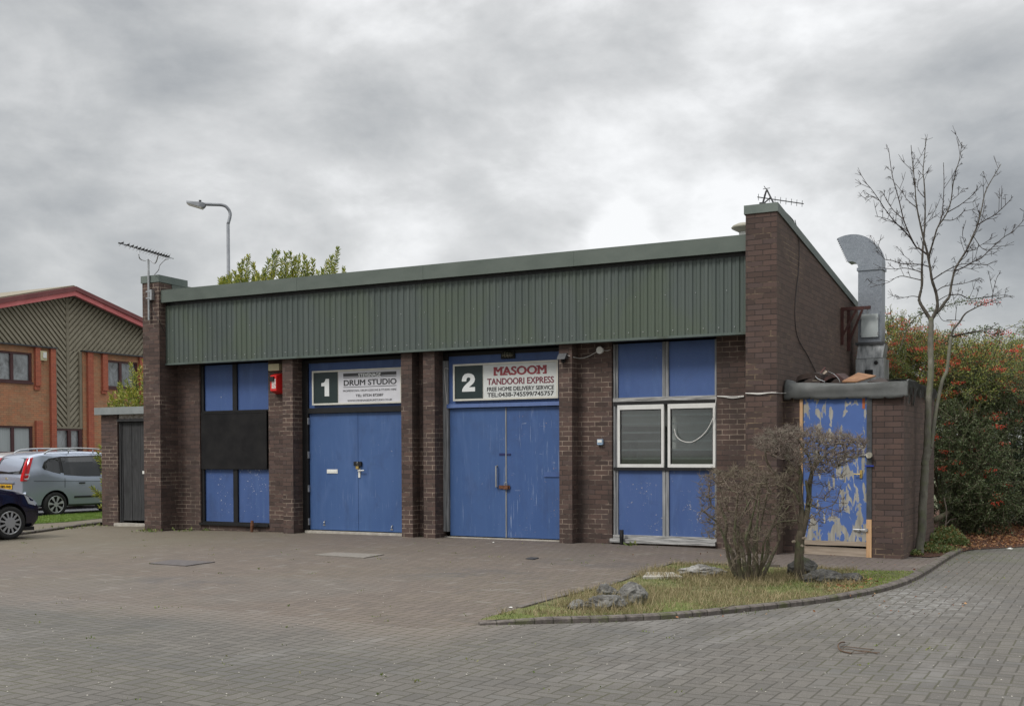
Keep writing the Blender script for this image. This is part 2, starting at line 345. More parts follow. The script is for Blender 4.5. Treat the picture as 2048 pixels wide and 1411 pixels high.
# ------------------------------------------------------------------ ground
GZX = [(-3000, -0.15), (-24, -0.15), (-18.5, -0.085), (-17, -0.05), (-12, 0.0), (-6, 0.0), (-2.6, -0.055), (3000, -0.055)]
def gz(x):
    for (a, za), (b, zb) in zip(GZX, GZX[1:]):
        if a <= x <= b: return za + (zb - za) * (x - a) / (b - a)
    return -0.055
def onG(px, py, dz=0.0):
    z = -0.03
    for _ in range(6):
        p = onZ(px, py, z); z = gz(p.x) + dz
    return p
def sheet(name, poly, dz, m, thick=None):
    bm = bmesh.new(); bm.faces.new([bm.verts.new((p[0], p[1], 0)) for p in poly])
    for x, _ in GZX[1:-1]:
        bmesh.ops.bisect_plane(bm, geom=bm.verts[:] + bm.edges[:] + bm.faces[:], plane_co=(x, 0, 0), plane_no=(1, 0, 0))
    bmesh.ops.triangulate(bm, faces=bm.faces[:])
    for v in bm.verts: v.co.z = gz(v.co.x) + dz
    for f in bm.faces:
        f.normal_update()
        if f.normal.z < 0: f.normal_flip()
    me = bpy.data.meshes.new(name); bm.to_mesh(me); bm.free(); me.materials.append(m)
    return tag(link(bpy.data.objects.new(name, me)), kind='structure')

def paver_fn(c_a, c_b, joint, joint_moss, stain, size=0.1, speck=0.5, patch=None):
    def fn(t, b):
        P = t.pos(); x, y, z = t.sep(P)
        wob = t.noise(P, 6, 2); wx = t.m('MULTIPLY', t.m('SUBTRACT', wob, 0.5), 0.012); wy = t.m('MULTIPLY', t.m('SUBTRACT', t.noise(t.vm('ADD', P, (5, 5, 5)), 6, 2), 0.5), 0.012)
        gx = t.m('DIVIDE', t.m('ADD', t.m('ADD', x, wx), 400.0), size); gy = t.m('DIVIDE', t.m('ADD', t.m('ADD', y, wy), 400.0), size)
        i = t.m('FLOOR', gx); j = t.m('FLOOR', gy); fx = t.m('SUBTRACT', gx, i); fy = t.m('SUBTRACT', gy, j)
        k = t.m('FLOORED_MODULO', t.m('SUBTRACT', i, j), 4.0)
        def eq(v): return t.m('COMPARE', k, float(v), 0.1)
        k0, k1, k2, k3 = eq(0), eq(1), eq(2), eq(3)
        dl = t.m('ADD', fx, t.m('MULTIPLY', k1, 9.0)); dr = t.m('ADD', t.m('SUBTRACT', 1.0, fx), t.m('MULTIPLY', k0, 9.0))
        db = t.m('ADD', fy, t.m('MULTIPLY', k2, 9.0)); du = t.m('ADD', t.m('SUBTRACT', 1.0, fy), t.m('MULTIPLY', k3, 9.0))
        d = t.m('MINIMUM', t.m('MINIMUM', dl, dr), t.m('MINIMUM', db, du))
        idn = t.comb(t.m('SUBTRACT', i, k1), t.m('SUBTRACT', j, k2), 0.0)
        wn = t.node('ShaderNodeTexWhiteNoise', noise_dimensions='3D'); t.inp(wn, 'Vector', idn); rv = wn.outputs['Value']
        big = t.noise(P, 0.35, 5, 0.6, 0.4); mid = t.noise(P, 1.6, 5, 0.65, 0.5)
        c = t.mix(t.m('ADD', t.m('MULTIPLY', rv, 0.6), t.m('MULTIPLY', mid, 0.4)), c_a, c_b)
        sp = t.noise(P, 130, 2, 0.6); c = t.mix(t.m('MULTIPLY', t.step(sp, 0.60, 0.72), speck), c, (0.33, 0.31, 0.29))
        sp2 = t.noise(P, 70, 3, 0.7); c = t.mix(t.m('MULTIPLY', t.step(sp2, 0.50, 0.70), 0.35), c, (0.07, 0.065, 0.06))
        c = t.mix(t.m('MULTIPLY', t.step(big, 0.50, 0.68), 0.55), c, stain)
        odd = t.m('GREATER_THAN', rv, 0.93); c = t.mix(t.m('MULTIPLY', odd, 0.45), c, tuple(v * 0.62 for v in stain)); c = t.mix(t.m('MULTIPLY', t.m('LESS_THAN', rv, 0.05), 0.4), c, tuple(v * 1.5 for v in stain))
        c = t.mix(t.m('MULTIPLY', t.step(mid, 0.60, 0.78), 0.35), c, tuple(v * 0.6 for v in stain))
        if patch: c = patch(t, c, P, x, y, mid)
        jm = t.mix(t.step(t.noise(P, 0.5, 4, 0.6), 0.42, 0.62), joint, joint_moss)
        jw = t.m('ADD', 0.035, t.m('MULTIPLY', t.noise(P, 2.1, 3), 0.06))
        jf = t.m('SUBTRACT', 1.0, t.step(d, t.m('MULTIPLY', jw, 0.5), t.m('ADD', jw, 0.03)))
        c = t.mix(t.m('MULTIPLY', jf, 0.78), c, jm)
        setc(t, b, c)
        h = t.m('ADD', t.m('SUBTRACT', t.m('MULTIPLY', sp, 0.15), jf), t.m('MULTIPLY', rv, 0.3))
        setn(t, b, t.bump(h, 0.45, 0.006))
        t.inp(b, 'Roughness', 0.82)
    return fn
def grey_patch(t, c, P, x, y, mid):
    # the colours run into each other unevenly along the join
    e = t.m('ADD', y, t.m('MULTIPLY', t.m('SUBTRACT', t.noise(P, 0.8, 5, 0.65), 0.5), 2.6)); left = t.step(t.m('MULTIPLY', x, -1.0), 4.0, 4.9)
    c = t.mix(t.m('MULTIPLY', t.m('MULTIPLY', t.step(e, -9.6, -8.0), left), 0.8), c, (0.152, 0.127, 0.108))
    sm = t.noise(t.scalev(P, 0.5, 1.4, 1), 1.0, 4, 0.6, 0.7); c = t.mix(t.m('MULTIPLY', t.step(sm, 0.52, 0.66), 0.45), c, (0.085, 0.083, 0.080))
    ln = t.noise(t.scalev(P, 1.1, 0.4, 1), 0.9, 5, 0.65, 0.7); c = t.mix(t.m('MULTIPLY', t.step(ln, 0.55, 0.70), 0.35), c, (0.21, 0.20, 0.19))
    # dried lime bloom on the bend beside the kerb, moss in the far corner
    dx = t.m('SUBTRACT', x, -1.75); dy = t.m('MULTIPLY', t.m('SUBTRACT', y, -4.3), 0.42); r = t.m('SQRT', t.m('ADD', t.m('MULTIPLY', dx, dx), t.m('MULTIPLY', dy, dy)))
    f = t.m('MULTIPLY', t.m('SUBTRACT', 1.0, t.step(r, 0.1, 1.0)), t.step(t.noise(t.scalev(P, 3, 5, 1), 3.0, 5, 0.7, 0.8), 0.46, 0.60))
    c = t.mix(t.m('MULTIPLY', f, 0.70), c, (0.27, 0.268, 0.258))
    g = t.m('MULTIPLY', t.step(y, -1.5, 2.0), t.step(t.noise(P, 1.2, 5, 0.65), 0.42, 0.62))
    return t.mix(t.m('MULTIPLY', g, 0.6), c, (0.075, 0.08, 0.045))
def red_patch(t, c, P, x, y, mid):
    g = t.m('MULTIPLY', t.step(t.m('MULTIPLY', x, -1.0), 10.5, 14.5), t.step(y, -7.0, -2.0))
    c = t.mix(t.m('MULTIPLY', g, 0.40), c, (0.15, 0.135, 0.085))
    pn = t.noise(t.scalev(P, 0.9, 0.5, 1), 1.0, 4, 0.6, 0.6)
    g = t.m('MULTIPLY', t.m('MULTIPLY', t.step(y, -3.6, -0.6), t.step(x, -9.5, -6.5)), t.step(pn, 0.36, 0.54))
    c = t.mix(t.m('MULTIPLY', g, 0.6), c, (0.098, 0.080, 0.074))
    # oil-darkened parking patches
    for cx, cy, a in ((-6.6, -4.6, 1.6), (-5.9, -2.7, 1.3), (-9.0, -6.6, 1.2)):
        dx = t.m('SUBTRACT', x, cx); dy = t.m('MULTIPLY', t.m('SUBTRACT', y, cy), 1.6); r = t.m('SQRT', t.m('ADD', t.m('MULTIPLY', dx, dx), t.m('MULTIPLY', dy, dy)))
        f = t.m('MULTIPLY', t.m('SUBTRACT', 1.0, t.step(r, 0.0, a)), t.step(mid, 0.42, 0.58)); c = t.mix(t.m('MULTIPLY', f, 0.7), c, (0.07, 0.066, 0.068))
    return c
M_pave_grey = mat('grey_block_paving', paver_fn((0.082, 0.076, 0.068), (0.128, 0.118, 0.104), (0.046, 0.042, 0.034), (0.058, 0.058, 0.026), (0.092, 0.088, 0.081), patch=grey_patch), spec=0.3)
M_pave_red = mat('red_block_paving', paver_fn((0.104, 0.085, 0.072), (0.150, 0.122, 0.100), (0.058, 0.048, 0.038), (0.065, 0.06, 0.03), (0.135, 0.122, 0.108), speck=0.3, patch=red_patch), spec=0.3)
M_asphalt = noisy('asphalt', (0.10, 0.105, 0.115), (0.15, 0.155, 0.165), 20, 0.9, bump=0.2)
M_ground = noisy('far_ground', (0.06, 0.07, 0.035), (0.11, 0.115, 0.06), 0.6, 0.95, bump=0.1)
M_kerb = noisy('kerb_block', (0.06, 0.05, 0.045), (0.15, 0.13, 0.115), 9, 0.9, bump=0.4, dirt=(0.05, 0.055, 0.03))
def soil_fn(t, b):
    P = t.pos(); n = t.noise(P, 9, 6, 0.7, 0.4); big = t.noise(P, 0.9, 4)
    c = t.ramp(n, (0.3, (0.05, 0.045, 0.025)), (0.5, (0.105, 0.11, 0.045)), (0.72, (0.23, 0.20, 0.10)))
    c = t.mix(t.m('MULTIPLY', t.step(big, 0.45, 0.65), 0.6), c, (0.10, 0.13, 0.03)); setc(t, b, c); setn(t, b, t.bump(n, 0.8, 0.02))
M_soil = mat('island_turf', soil_fn, rough=0.95, spec=0.2)
def litter_fn(t, b):
    P = t.pos(); n = t.noise(P, 22, 5, 0.7, 0.8); c = t.ramp(n, (0.35, (0.022, 0.014, 0.010)), (0.55, (0.09, 0.045, 0.03)), (0.75, (0.24, 0.13, 0.06)))
    setc(t, b, c); setn(t, b, t.bump(n, 0.8, 0.02))
M_mulch = mat('leaf_mulch', litter_fn, rough=0.95, spec=0.2)

sheet('ground', [(-1500, -400), (1500, -400), (1500, 1500), (-1500, 1500)], -0.03, M_ground)
sheet('forecourt', [(-60, -30), (30, -30), (30, 6), (-2.0, 6), (-2.0, 3.0), (-20.5, 1.0), (-60, 1.0)], 0.0, M_pave_red)
KPIX = [(960, 1250), (1098, 1247), (1235, 1243), (1359, 1236), (1511, 1221), (1648, 1204.6), (1740, 1188.5), (1780, 1179), (1822, 1164.6), (1856, 1146), (1882, 1129), (1906, 1113.5), (1926, 1103)]
KERB = [onG(*p) for p in KPIX]; KERB = smoothcurve(KERB, 5)
dp = [(-60, -8.2), (-60, -30), (30, -30), (30, 7.6), (-1.35, 7.6), (-1.6, 3.2)] + [(p.x + 0.02, p.y) for p in reversed(KERB)] + [(-4.86, -8.2)]
sheet('driveway', dp, 0.004, M_pave_grey)
# the strip of rounded kerb blocks round the planted island
def sweep_kerb(line, name, w, h, label_kind='structure', side=1, base=-0.05, taper=False):
    bm = bmesh.new(); secs = [(0, base), (0, h * 0.75), (w * 0.18, h), (w, h), (w, base)]; rows = []
    for i, p in enumerate(line):
        d = (line[min(i + 1, len(line) - 1)] - line[max(i - 1, 0)]); d.z = 0; d.normalize(); nrm = Vector((-d.y, d.x, 0)) * side
        tp_ = min(1.0, 0.45 + i / 9.0) if taper else 1.0
        rows.append([bm.verts.new((p.x + nrm.x * a * (0.5 + 0.5 * tp_), p.y + nrm.y * a * (0.5 + 0.5 * tp_), gz(p.x) + (z * tp_ if z > 0 else z))) for a, z in secs])
    for a, b in zip(rows, rows[1:]):
        for k in range(len(secs) - 1): bm.faces.new((a[k], a[k + 1], b[k + 1], b[k]))
    bm.faces.new(rows[0]); bm.faces.new(list(reversed(rows[-1])))
    return tag(obj(name, bm, M_kerb_blocks), kind='structure')
def kerb_fn(t, b):
    P = t.pos(); n = t.noise(P, 12, 5, 0.65); x, y, z = t.sep(P)
    s = t.m('FRACT', t.m('MULTIPLY', t.m('ADD', t.m('ADD', x, t.m('MULTIPLY', y, 0.75)), 90.0), 5.0))
    jt = t.m('MULTIPLY', t.m('SUBTRACT', 1.0, t.step(t.m('ABSOLUTE', t.m('SUBTRACT', s, 0.5)), 0.015, 0.05)), 0.7)
    c = t.ramp(n, (0.3, (0.06, 0.052, 0.048)), (0.7, (0.165, 0.145, 0.13))); c = t.mix(jt, c, (0.03, 0.03, 0.02))
    c = t.mix(t.m('MULTIPLY', t.step(t.noise(P, 4, 5, 0.7), 0.5, 0.66), 0.7), c, (0.07, 0.08, 0.03)); setc(t, b, c); setn(t, b, t.bump(t.m('SUBTRACT', n, jt), 0.6, 0.01))
M_kerb_blocks = mat('kerb_blocks', kerb_fn, rough=0.9, spec=0.2)
sweep_kerb([p for p in KERB], 'kerb', 0.095, 0.050, taper=True)
# planted island: outline along the kerb, the straight left edge and the path edge
ISL_L = [onG(*p) for p in ((1341, 1132), (1295, 1147), (1217, 1177), (1111, 1202), (1038, 1223), (965, 1247))]
back = [onG(1826, 1147), onG(1717, 1145), onG(1560, 1139), onG(1430, 1134)]
inner = []
for i, p in enumerate(KERB):
    d = (KERB[min(i + 1, len(KERB) - 1)] - KERB[max(i - 1, 0)]).normalized(); q = p + Vector((-d.y, d.x, 0)) * 0.08
    if q.y < back[0].y: inner.append(q)
ISLAND = [(p.x, p.y) for p in inner] + [(p.x, p.y) for p in back] + [(p.x, p.y) for p in ISL_L[:-1]]
sheet('planting_bed', ISLAND, 0.035, M_soil)
bm = bmesh.new()      # the sunken brick edge that shows along the left and back of the bed
for a, b in zip([back[2], back[3]] + ISL_L[:-2], [back[3]] + ISL_L[:-1]):
    d = (b - a).normalized(); n = Vector((-d.y, d.x, 0)) * 0.03
    q = [a - n, b - n, b + n, a + n]; prism(bm, [(v.x, v.y) for v in q], 'z', -0.06, 0.028)
tag(obj('bed_edging', bm, M_kerb), kind='structure')
# leaf-covered ground at the end of the drive
sheet('soil', [(-2.1, 1.0), (-1.95, 2.0), tuple(onG(1990, 1097))[:2], tuple(onG(2048, 1094))[:2], (3.0, 3.6), (12, 3.8), (12, 14), (-4.2, 14), (-4.2, 6), (-2.7, 6), (-2.7, 0.6), (-2.3, 0.5)], 0.012, M_mulch)
# left: pavement, lawn and road
KL = [onG(-30, 1077), onG(60, 1067), onG(130, 1057), onG(203, 1047)]
lk = smoothcurve(KL, 4)
sweep_kerb(lk, 'path_kerb', 0.12, 0.05)
sheet('path', [(p.x - 0.05, p.y + 0.05) for p in lk] + [(-16.6, 1.6), (-16.6, 9), (-40, 9), (-40, KL[0].y + 0.1)], 0.032, M_pave_red)
LAWN = [tuple(onG(-60, 1062))[:2], tuple(onG(75, 1050))[:2], tuple(onG(140, 1046))[:2], tuple(onG(212, 1038))[:2], (-19.2, 5.0), tuple(onG(215, 1025))[:2], tuple(onG(75, 1036))[:2], tuple(onG(-60, 1046))[:2]]
M_lawn_base = noisy('lawn_turf', (0.045, 0.075, 0.015), (0.09, 0.13, 0.03), 14, 0.95, bump=0.3)
sheet('lawn', LAWN, 0.04, M_lawn_base)
sheet('road', [tuple(onG(-80, 1044.5))[:2], tuple(onG(75, 1035))[:2], tuple(onG(216, 1024))[:2], (-17, 12), (-17, 40), (-33.0, 40), (-33.0, 2)], 0.036, M_asphalt)

# ------------------------------------------------------------------ covers in the paving
def cover(name, label, quad, m, frame_m, h=0.012):
    q = [onG(*p) for p in quad]; c = sum(q, Vector()) / 4
    bm = bmesh.new(); lo = [p for p in q]
    va = [bm.verts.new((p.x, p.y, gz(p.x) + 0.001)) for p in lo]; vb = [bm.verts.new((p.x, p.y, gz(p.x) + h)) for p in lo]
    bm.faces.new(vb)
    for i in range(4): bm.faces.new((va[i], va[(i + 1) % 4], vb[(i + 1) % 4], vb[i]))
    return tag(obj(name, bm, m), label, 'cover')
M_cover = noisy('worn_cover', (0.07, 0.062, 0.062), (0.11, 0.098, 0.095), 18, 0.8, bump=0.4)
M_cover2 = noisy('pale_cover', (0.145, 0.132, 0.116), (0.20, 0.183, 0.162), 18, 0.85, bump=0.4)
cover('manhole_cover', 'dark inspection cover in the paving in front of the black boarded window', [(298, 1127), (372, 1132), (430, 1124), (345, 1120)], M_cover, None)
cover('manhole_cover', 'pale inspection cover in the paving in front of the first blue door', [(628, 1110), (728, 1116), (768, 1109), (668, 1105)], M_cover2, None)
M_drain = noisy('drain_iron', (0.02, 0.02, 0.022), (0.045, 0.045, 0.048), 40, 0.7, bump=0.4)
cover('drain_grate', 'small black drain grate in the paving in front of the plain brick wall', [(1051, 1117.5), (1066, 1119), (1078, 1116), (1062, 1114.5)], M_drain, None, 0.012)
# ------------------------------------------------------------------ the brick workshop building
WORK = empty('workshop_building', 'low dark brick workshop building with green ribbed fascia and blue doors', 'building', (-10.4, 0.2, 0))
def wpart(name, bm, m, parent=WORK, **k): return obj(name, bm, m, parent, **k)
W = 0.225                                   # wall plane; piers stand at Y=0, end piers at Y=-0.225
FR = 0.262                                  # front of the timber frames
PN = 0.30                                   # panels and door leaves
def fx(px, Y, py=900): return onY(px, py, Y).x
def fz(px, py, Y): return onY(px, py, Y).z
P1L, P1R = -16.22, -15.80; RPL, RPR = -4.655, -4.215
ZS = 3.075                                  # soffit level
x_w1 = fx(400, W); x_c0 = fx(537.5, W); x_d0, x_d1 = -13.085, -12.86
x_p2a, x_p2b = -10.58, -10.365; x_p3a, x_p3b = -10.145, -9.925; x_p4a, x_p4b = -7.665, -7.445
x_w2 = fx(1223.5, W); x_e0 = fx(1433, W); YB = 5.7
G0 = -0.3
for a, b in ((P1R, x_w1), (x_c0, x_d0 + 0.02), (x_p2b - 0.02, x_p3a + 0.02), (x_p4b - 0.02, x_w2), (x_e0, RPL + 0.01)):
    wpart('wall', B((a, b, W, W + 0.215, G0, 3.35)), M_brick)
for a, b in ((x_w1, x_c0), (x_w2, x_e0)): wpart('plinth', B((a, b, W + 0.01, W + 0.2, G0, 0.085)), M_brick)      # courses under the window sills
for a, b in ((x_d0, x_d1), (x_p2a, x_p2b), (x_p3a, x_p3b), (x_p4a, x_p4b)):
    wpart('pier', B((a, b, 0.0, W + 0.14, G0, 3.2)), M_brick)
zc1, zc2 = 4.60, 4.805
wpart('pier', B((P1L, P1R, -0.225, 0.5, G0, 4.60)), M_brick)
# left gable wall behind the pier, falling to the back with the roof
def slopewall(x0, x1, y0, y1, z0, z1, zb=G0):
    bm = bmesh.new(); prism(bm, [(y0, zb), (y1, zb), (y1, z1), (y0, z0)], 'x', x0, x1); return bm
wpart('gable_wall', slopewall(-16.22, -16.0, 0.5, YB, 4.50, 3.86), M_brick)
# right gable wall with its pier front
SL = (4.80 - 4.045) / 5.5
def gz_top(y): return 4.735 - SL * (y + 0.225)
bm = bmesh.new(); prism(bm, [(-0.225, G0), (YB, G0), (YB, gz_top(YB)), (-0.225, gz_top(-0.225))], 'x', RPL, RPR)
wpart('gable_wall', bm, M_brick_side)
def coping(x0, x1, y0, y1, zt, sl, th=0.115, over=0.02):
    bm = bmesh.new(); f = lambda y: zt - sl * (y - y0)
    prism(bm, [(y0 - over, f(y0 - over) - th), (y1, f(y1) - th), (y1, f(y1) + 0.006), (y0 - over, f(y0 - over) + 0.006)], 'x', x0 - over, x1 + over)
    return bm
wpart('coping', coping(RPL, RPR, -0.225, YB, 4.825, SL), M_coping)
wpart('coping', coping(P1L, P1R, -0.225, 0.5, 4.72, 0.02, 0.125), M_coping)
wpart('coping', coping(-16.22, -16.0, 0.53, YB, 4.60, 0.12, 0.10), M_redox if False else M_darkgrey)
# green flashing on the inner face of the left pier
wpart('flashing', B((P1R, P1R + 0.012, 0.1, 1.6, 4.2, 4.60)), M_greencap)
# roof, back wall
bm = bmesh.new(); prism(bm, [(-0.02, 4.36), (YB, 3.72), (YB, 3.60), (-0.02, 4.22)], 'x', -15.99, RPL - 0.005); wpart('roof', bm, M_felt)
wpart('back_wall', B((-16.0, RPL, YB - 0.2, YB, G0, 3.6)), M_brick)
# fascia: cap flashing, recess, ribbed cladding, bottom drip
YC0 = -0.185; YF = -0.085
capT, capB = 4.445, 4.215
xl, xr = P1R + 0.005, RPL - 0.006
bm = bmesh.new()
prism(bm, [(YC0, capB), (YC0 + 0.02, capB), (YC0 + 0.02, capT - 0.03), (0.35, capT - 0.06), (0.35, capT - 0.02), (YC0, capT)], 'x', xl, xr)
wpart('fascia_cap', bm, M_greencap)
for xj in (fx(590, YC0, 540), fx(842, YC0, 540), fx(1143, YC0, 510)):
    wpart('joint_strip', B((xj - 0.035, xj + 0.035, YC0 - 0.003, YC0 - 0.0005, capB - 0.002, capT - 0.002)), M_greencap)
wpart('fascia_backing', B((xl, xr, YF + 0.05, YF + 0.09, ZS + 0.03, capT - 0.08)), M_darkgrey)
def ribbed():
    bm = bmesh.new(); pitch = 0.1155; n = int((xr - xl) / pitch); pitch = (xr - xl) / n; zb, zt = ZS + 0.012, capB - 0.055; prof = []
    for k in range(n):
        a = xl + k * pitch
        prof += [(a, YF + 0.017), (a + pitch * 0.36, YF + 0.017), (a + pitch * 0.50, YF), (a + pitch * 0.86, YF)]
    prof.append((xr, YF + 0.017))
    lo = [bm.verts.new((x, y, zb)) for x, y in prof]; hi = [bm.verts.new((x, y, zt)) for x, y in prof]
    for i in range(len(prof) - 1): bm.faces.new((lo[i], lo[i + 1], hi[i + 1], hi[i]))
    return bm
def rib_fn(t, b):
    P = t.pos(); x, y, z = t.sep(P)
    n = t.noise(t.scalev(P, 6, 3, 0.35), 1.0, 6, 0.65, 0.3); n2 = t.noise(t.scalev(P, 1, 1, 0.6), 0.9, 5, 0.6, 0.5)
    c = t.ramp(n, (0.28, (0.054, 0.070, 0.064)), (0.72, (0.080, 0.098, 0.091)))
    c = t.mix(t.m('MULTIPLY', t.step(n2, 0.42, 0.64), 0.5), c, (0.075, 0.098, 0.060))
    s = t.noise(t.scalev(P, 30, 30, 1.2), 1.0, 3, 0.6); c = t.mix(t.m('MULTIPLY', t.step(s, 0.66, 0.76), 0.5), c, (0.15, 0.175, 0.15))
    setc(t, b, c)
M_rib = mat('ribbed_green_steel', rib_fn, rough=0.5, spec=0.35)
wpart('ribbed_cladding', ribbed(), M_rib)
bm = bmesh.new()
prism(bm, [(YF - 0.006, ZS - 0.015), (YF + 0.10, ZS - 0.015), (YF + 0.10, ZS + 0.028), (YF + 0.09, ZS + 0.028), (YF + 0.09, ZS - 0.005), (YF + 0.002, ZS - 0.005), (YF + 0.002, ZS + 0.02), (YF - 0.006, ZS + 0.02)], 'x', xl, xr)
wpart('fascia_drip', bm, M_green)
bm = bmesh.new()
for k in range(0, 96):          # fixing screws near the bottom of every rib
    x = xl + (k + 0.71) * 0.1155
    if x > xr - 0.03: break
    zz = ZS + (0.10 if k % 2 else 0.10)
    if k % 2 == 0: cyl(bm, (x, YF - 0.008, zz), (0, 1, 0), 0.0075, 0.008, 8)
    if k % 4 == 1: cyl(bm, (x, YF - 0.008, ZS + 0.62), (0, 1, 0), 0.006, 0.008, 8)
wpart('cladding_screws', bm, M_steel)
wpart('soffit', B((xl, xr, YF + 0.10, W + 0.06, ZS + 0.0, ZS + 0.03)), M_darkgrey)
# ---- bay 1: black framed panel bay
xa, xb = x_w1, x_c0
z1 = fz(470, 820, PN); z2 = fz(470, 938, PN); z3 = fz(470, 1043, PN); ZT = 3.05
xm0, xm1 = fx(468.5, PN), fx(477, PN); xg = fx(411, PN)
bm = B((xa, xg, FR, FR + 0.09, 0.09, ZT), (xg, xb, FR, FR + 0.09, z1 - 0.035, z1), (xg, xb, FR, FR + 0.09, z2, z2 + 0.03), (xg, xb, FR + 0.002, FR + 0.09, 0.09, z3), (xm0, xm1, FR + 0.003, FR + 0.09, z1, ZT), (xm0, xm1, FR + 0.003, FR + 0.09, z3, z2))
f1 = wpart('window_frame', bm, M_black)
wpart('window_sill', B((xa - 0.01, xb - 0.002, W - 0.03, FR + 0.02, 0.075, 0.115)), M_black)
for (a, b, c, d, mm) in ((xg, xm0, z1, ZT, M_blue), (xm1, xb, z1, ZT, M_blue), (xg, xm0, z3, z2, M_blue_chip), (xm1, xb, z3, z2, M_blue_chip)):
    o = wpart('blue_panel', B((a, b, PN, PN + 0.02, c, d)), mm)
    if mm is M_blue_chip: o['label'] = 'lower blue panel with chipped paint'
bx0, bx1 = fx(404, FR), fx(536.5, FR)
bm = B((bx0 + 0.01, bx1 - 0.012, FR - 0.030, FR - 0.002, z2 + 0.005, z1 - 0.022)); bmesh.ops.bevel(bm, geom=bm.edges[:], offset=0.004, segments=1)
bo = wpart('black_board', bm, M_board); bo['label'] = 'black painted board over the middle of the window'
wpart('black_board_edge', B((bx0 + 0.05, bx1 - 0.07, FR - 0.036, FR - 0.030, z1 - 0.055, z1 - 0.045)), M_black)
# ---- bay 2: door 1
def dz(px, py): return fz(px, py, PN)
xa = x_d1; xb = x_p2a + 0.12
xf1 = fx(616.5, FR); zt = dz(710, 824); zb0 = 0.055
tr0, tr1 = dz(700, 824.5), dz(700, 818)
wpart('door_frame', B((xa - 0.01, xf1, FR, FR + 0.09, 0.05, ZT), (xf1, xb, FR - 0.01, FR + 0.09, tr0, tr1 + 0.035), (xf1, xb, FR, FR + 0.09, ZT - 0.06, ZT)), M_black)
wpart('overdoor_panel', B((xf1, xb, PN - 0.005, PN + 0.02, tr1 + 0.035, ZT - 0.06)), M_blue)
wpart('door_step', B((xf1 - 0.05, xb, FR - 0.05, PN + 0.05, -0.1, 0.038)), M_conc)
xmid = fx(716, PN)
d1 = wpart('door_leaf', B((xf1 + 0.004, xmid - 0.002, PN, PN + 0.045, zb0, tr0 - 0.006)), M_blue_door)
d2 = wpart('door_leaf', B((xmid + 0.002, xb, PN + 0.004, PN + 0.045, zb0, tr0 - 0.006)), M_blue_door)
p = onY(665, 942, PN)
bm = B((p.x - 0.115, p.x + 0.115, PN - 0.010, PN - 0.001, p.z - 0.035, p.z + 0.035)); box(bm, p.x - 0.095, p.x + 0.095, PN - 0.014, PN - 0.010, p.z - 0.020, p.z + 0.020); wpart('letter_plate', bm, M_whitepl, d1)
for py in (842, 909, 976, 1042):
    zz = dz(616, py); wpart('hinge', B((xf1 - 0.012, xf1 + 0.010, FR - 0.006, FR + 0.04, zz - 0.06, zz + 0.06)), M_steel, d1)
p = onY(716, 927, PN)
bm = B((p.x - 0.07, p.x + 0.09, PN - 0.035, PN - 0.001, p.z - 0.035, p.z + 0.04)); bmesh.ops.bevel(bm, geom=bm.edges[:], offset=0.008, segments=2); wpart('hasp', bm, M_black, d2)
bm = bmesh.new(); tube(bm, smoothcurve([(p.x + 0.005, PN - 0.04, p.z - 0.01), (p.x + 0.0, PN - 0.05, p.z + 0.02), (p.x + 0.03, PN - 0.05, p.z + 0.02), (p.x + 0.03, PN - 0.04, p.z - 0.03)], 4), 0.005, 6)
box(bm, p.x - 0.01, p.x + 0.045, PN - 0.055, PN - 0.03, p.z - 0.09, p.z - 0.04, 1); wpart('padlock', bm, [M_steel, M_brass], d2)
q = onY(719, 944, PN)
bm = B((q.x - 0.02, q.x + 0.02, PN - 0.010, PN - 0.001, q.z - 0.09, q.z + 0.07)); tube(bm, [(q.x, PN - 0.01, q.z + 0.03), (q.x, PN - 0.045, q.z + 0.03), (q.x + 0.13, PN - 0.05, q.z + 0.035)], 0.010, 8); wpart('handle', bm, M_whitepl, d2)
for px, py, par in ((649, 1044, d1), (784, 1053, d2)):
    q = onY(px, py, PN); bm = bmesh.new(); tube(bm, [(q.x, PN - 0.004, q.z - 0.04), (q.x, PN - 0.02, q.z), (q.x + 0.012, PN - 0.004, q.z + 0.03)], 0.009, 6); box(bm, q.x - 0.03, q.x + 0.02, PN - 0.006, PN - 0.001, q.z - 0.055, q.z - 0.035); wpart('door_bolt', bm, M_steel, par)
# ---- bay 3: door 2
xa = x_p3b; xb = x_p4a + 0.01; xf2 = fx(896.5, FR)
zt3 = dz(1000, 814.5)
fr3 = wpart('door_frame', B((xa - 0.006, xf2, FR - 0.004, FR + 0.09, 0.10, 2.92)), M_greywood); fr3['label'] = 'bare grey timber post left of the second door'
wpart('door_frame', B((xf2, xb, FR + 0.02, FR + 0.09, ZT - 0.06, ZT), (xa - 0.006, xf2, FR + 0.01, FR + 0.09, 2.92, ZT)), M_black)
wpart('overdoor_panel', B((xf2, xb, PN - 0.004, PN + 0.02, zt3 + 0.01, ZT - 0.06)), M_blue)
bm = bmesh.new(); prism(bm, [(PN - 0.06, zt3 + 0.01), (PN - 0.004, zt3 + 0.01), (PN - 0.004, zt3 + 0.085), (PN - 0.045, zt3 + 0.07)], 'x', xf2 - 0.02, xb)
wpart('door_head', bm, M_blue)
xmid = fx(1012.5, PN); zb3 = 0.035
e1 = wpart('door_leaf', B((xf2 + 0.015, xmid - 0.012, PN - 0.004, PN + 0.045, zb3, zt3)), M_blue_door)
e2 = wpart('door_leaf', B((xmid + 0.010, xb, PN, PN + 0.045, zb3, zt3)), M_blue_worn); e2['label'] = 'right leaf of the second door, paint scratched and chipped to the wood'
wpart('meeting_strip', B((xmid - 0.011, xmid + 0.009, PN - 0.012, PN + 0.02, zb3, zt3 - 0.004)), M_greywood)
p = onY(995, 952, PN)
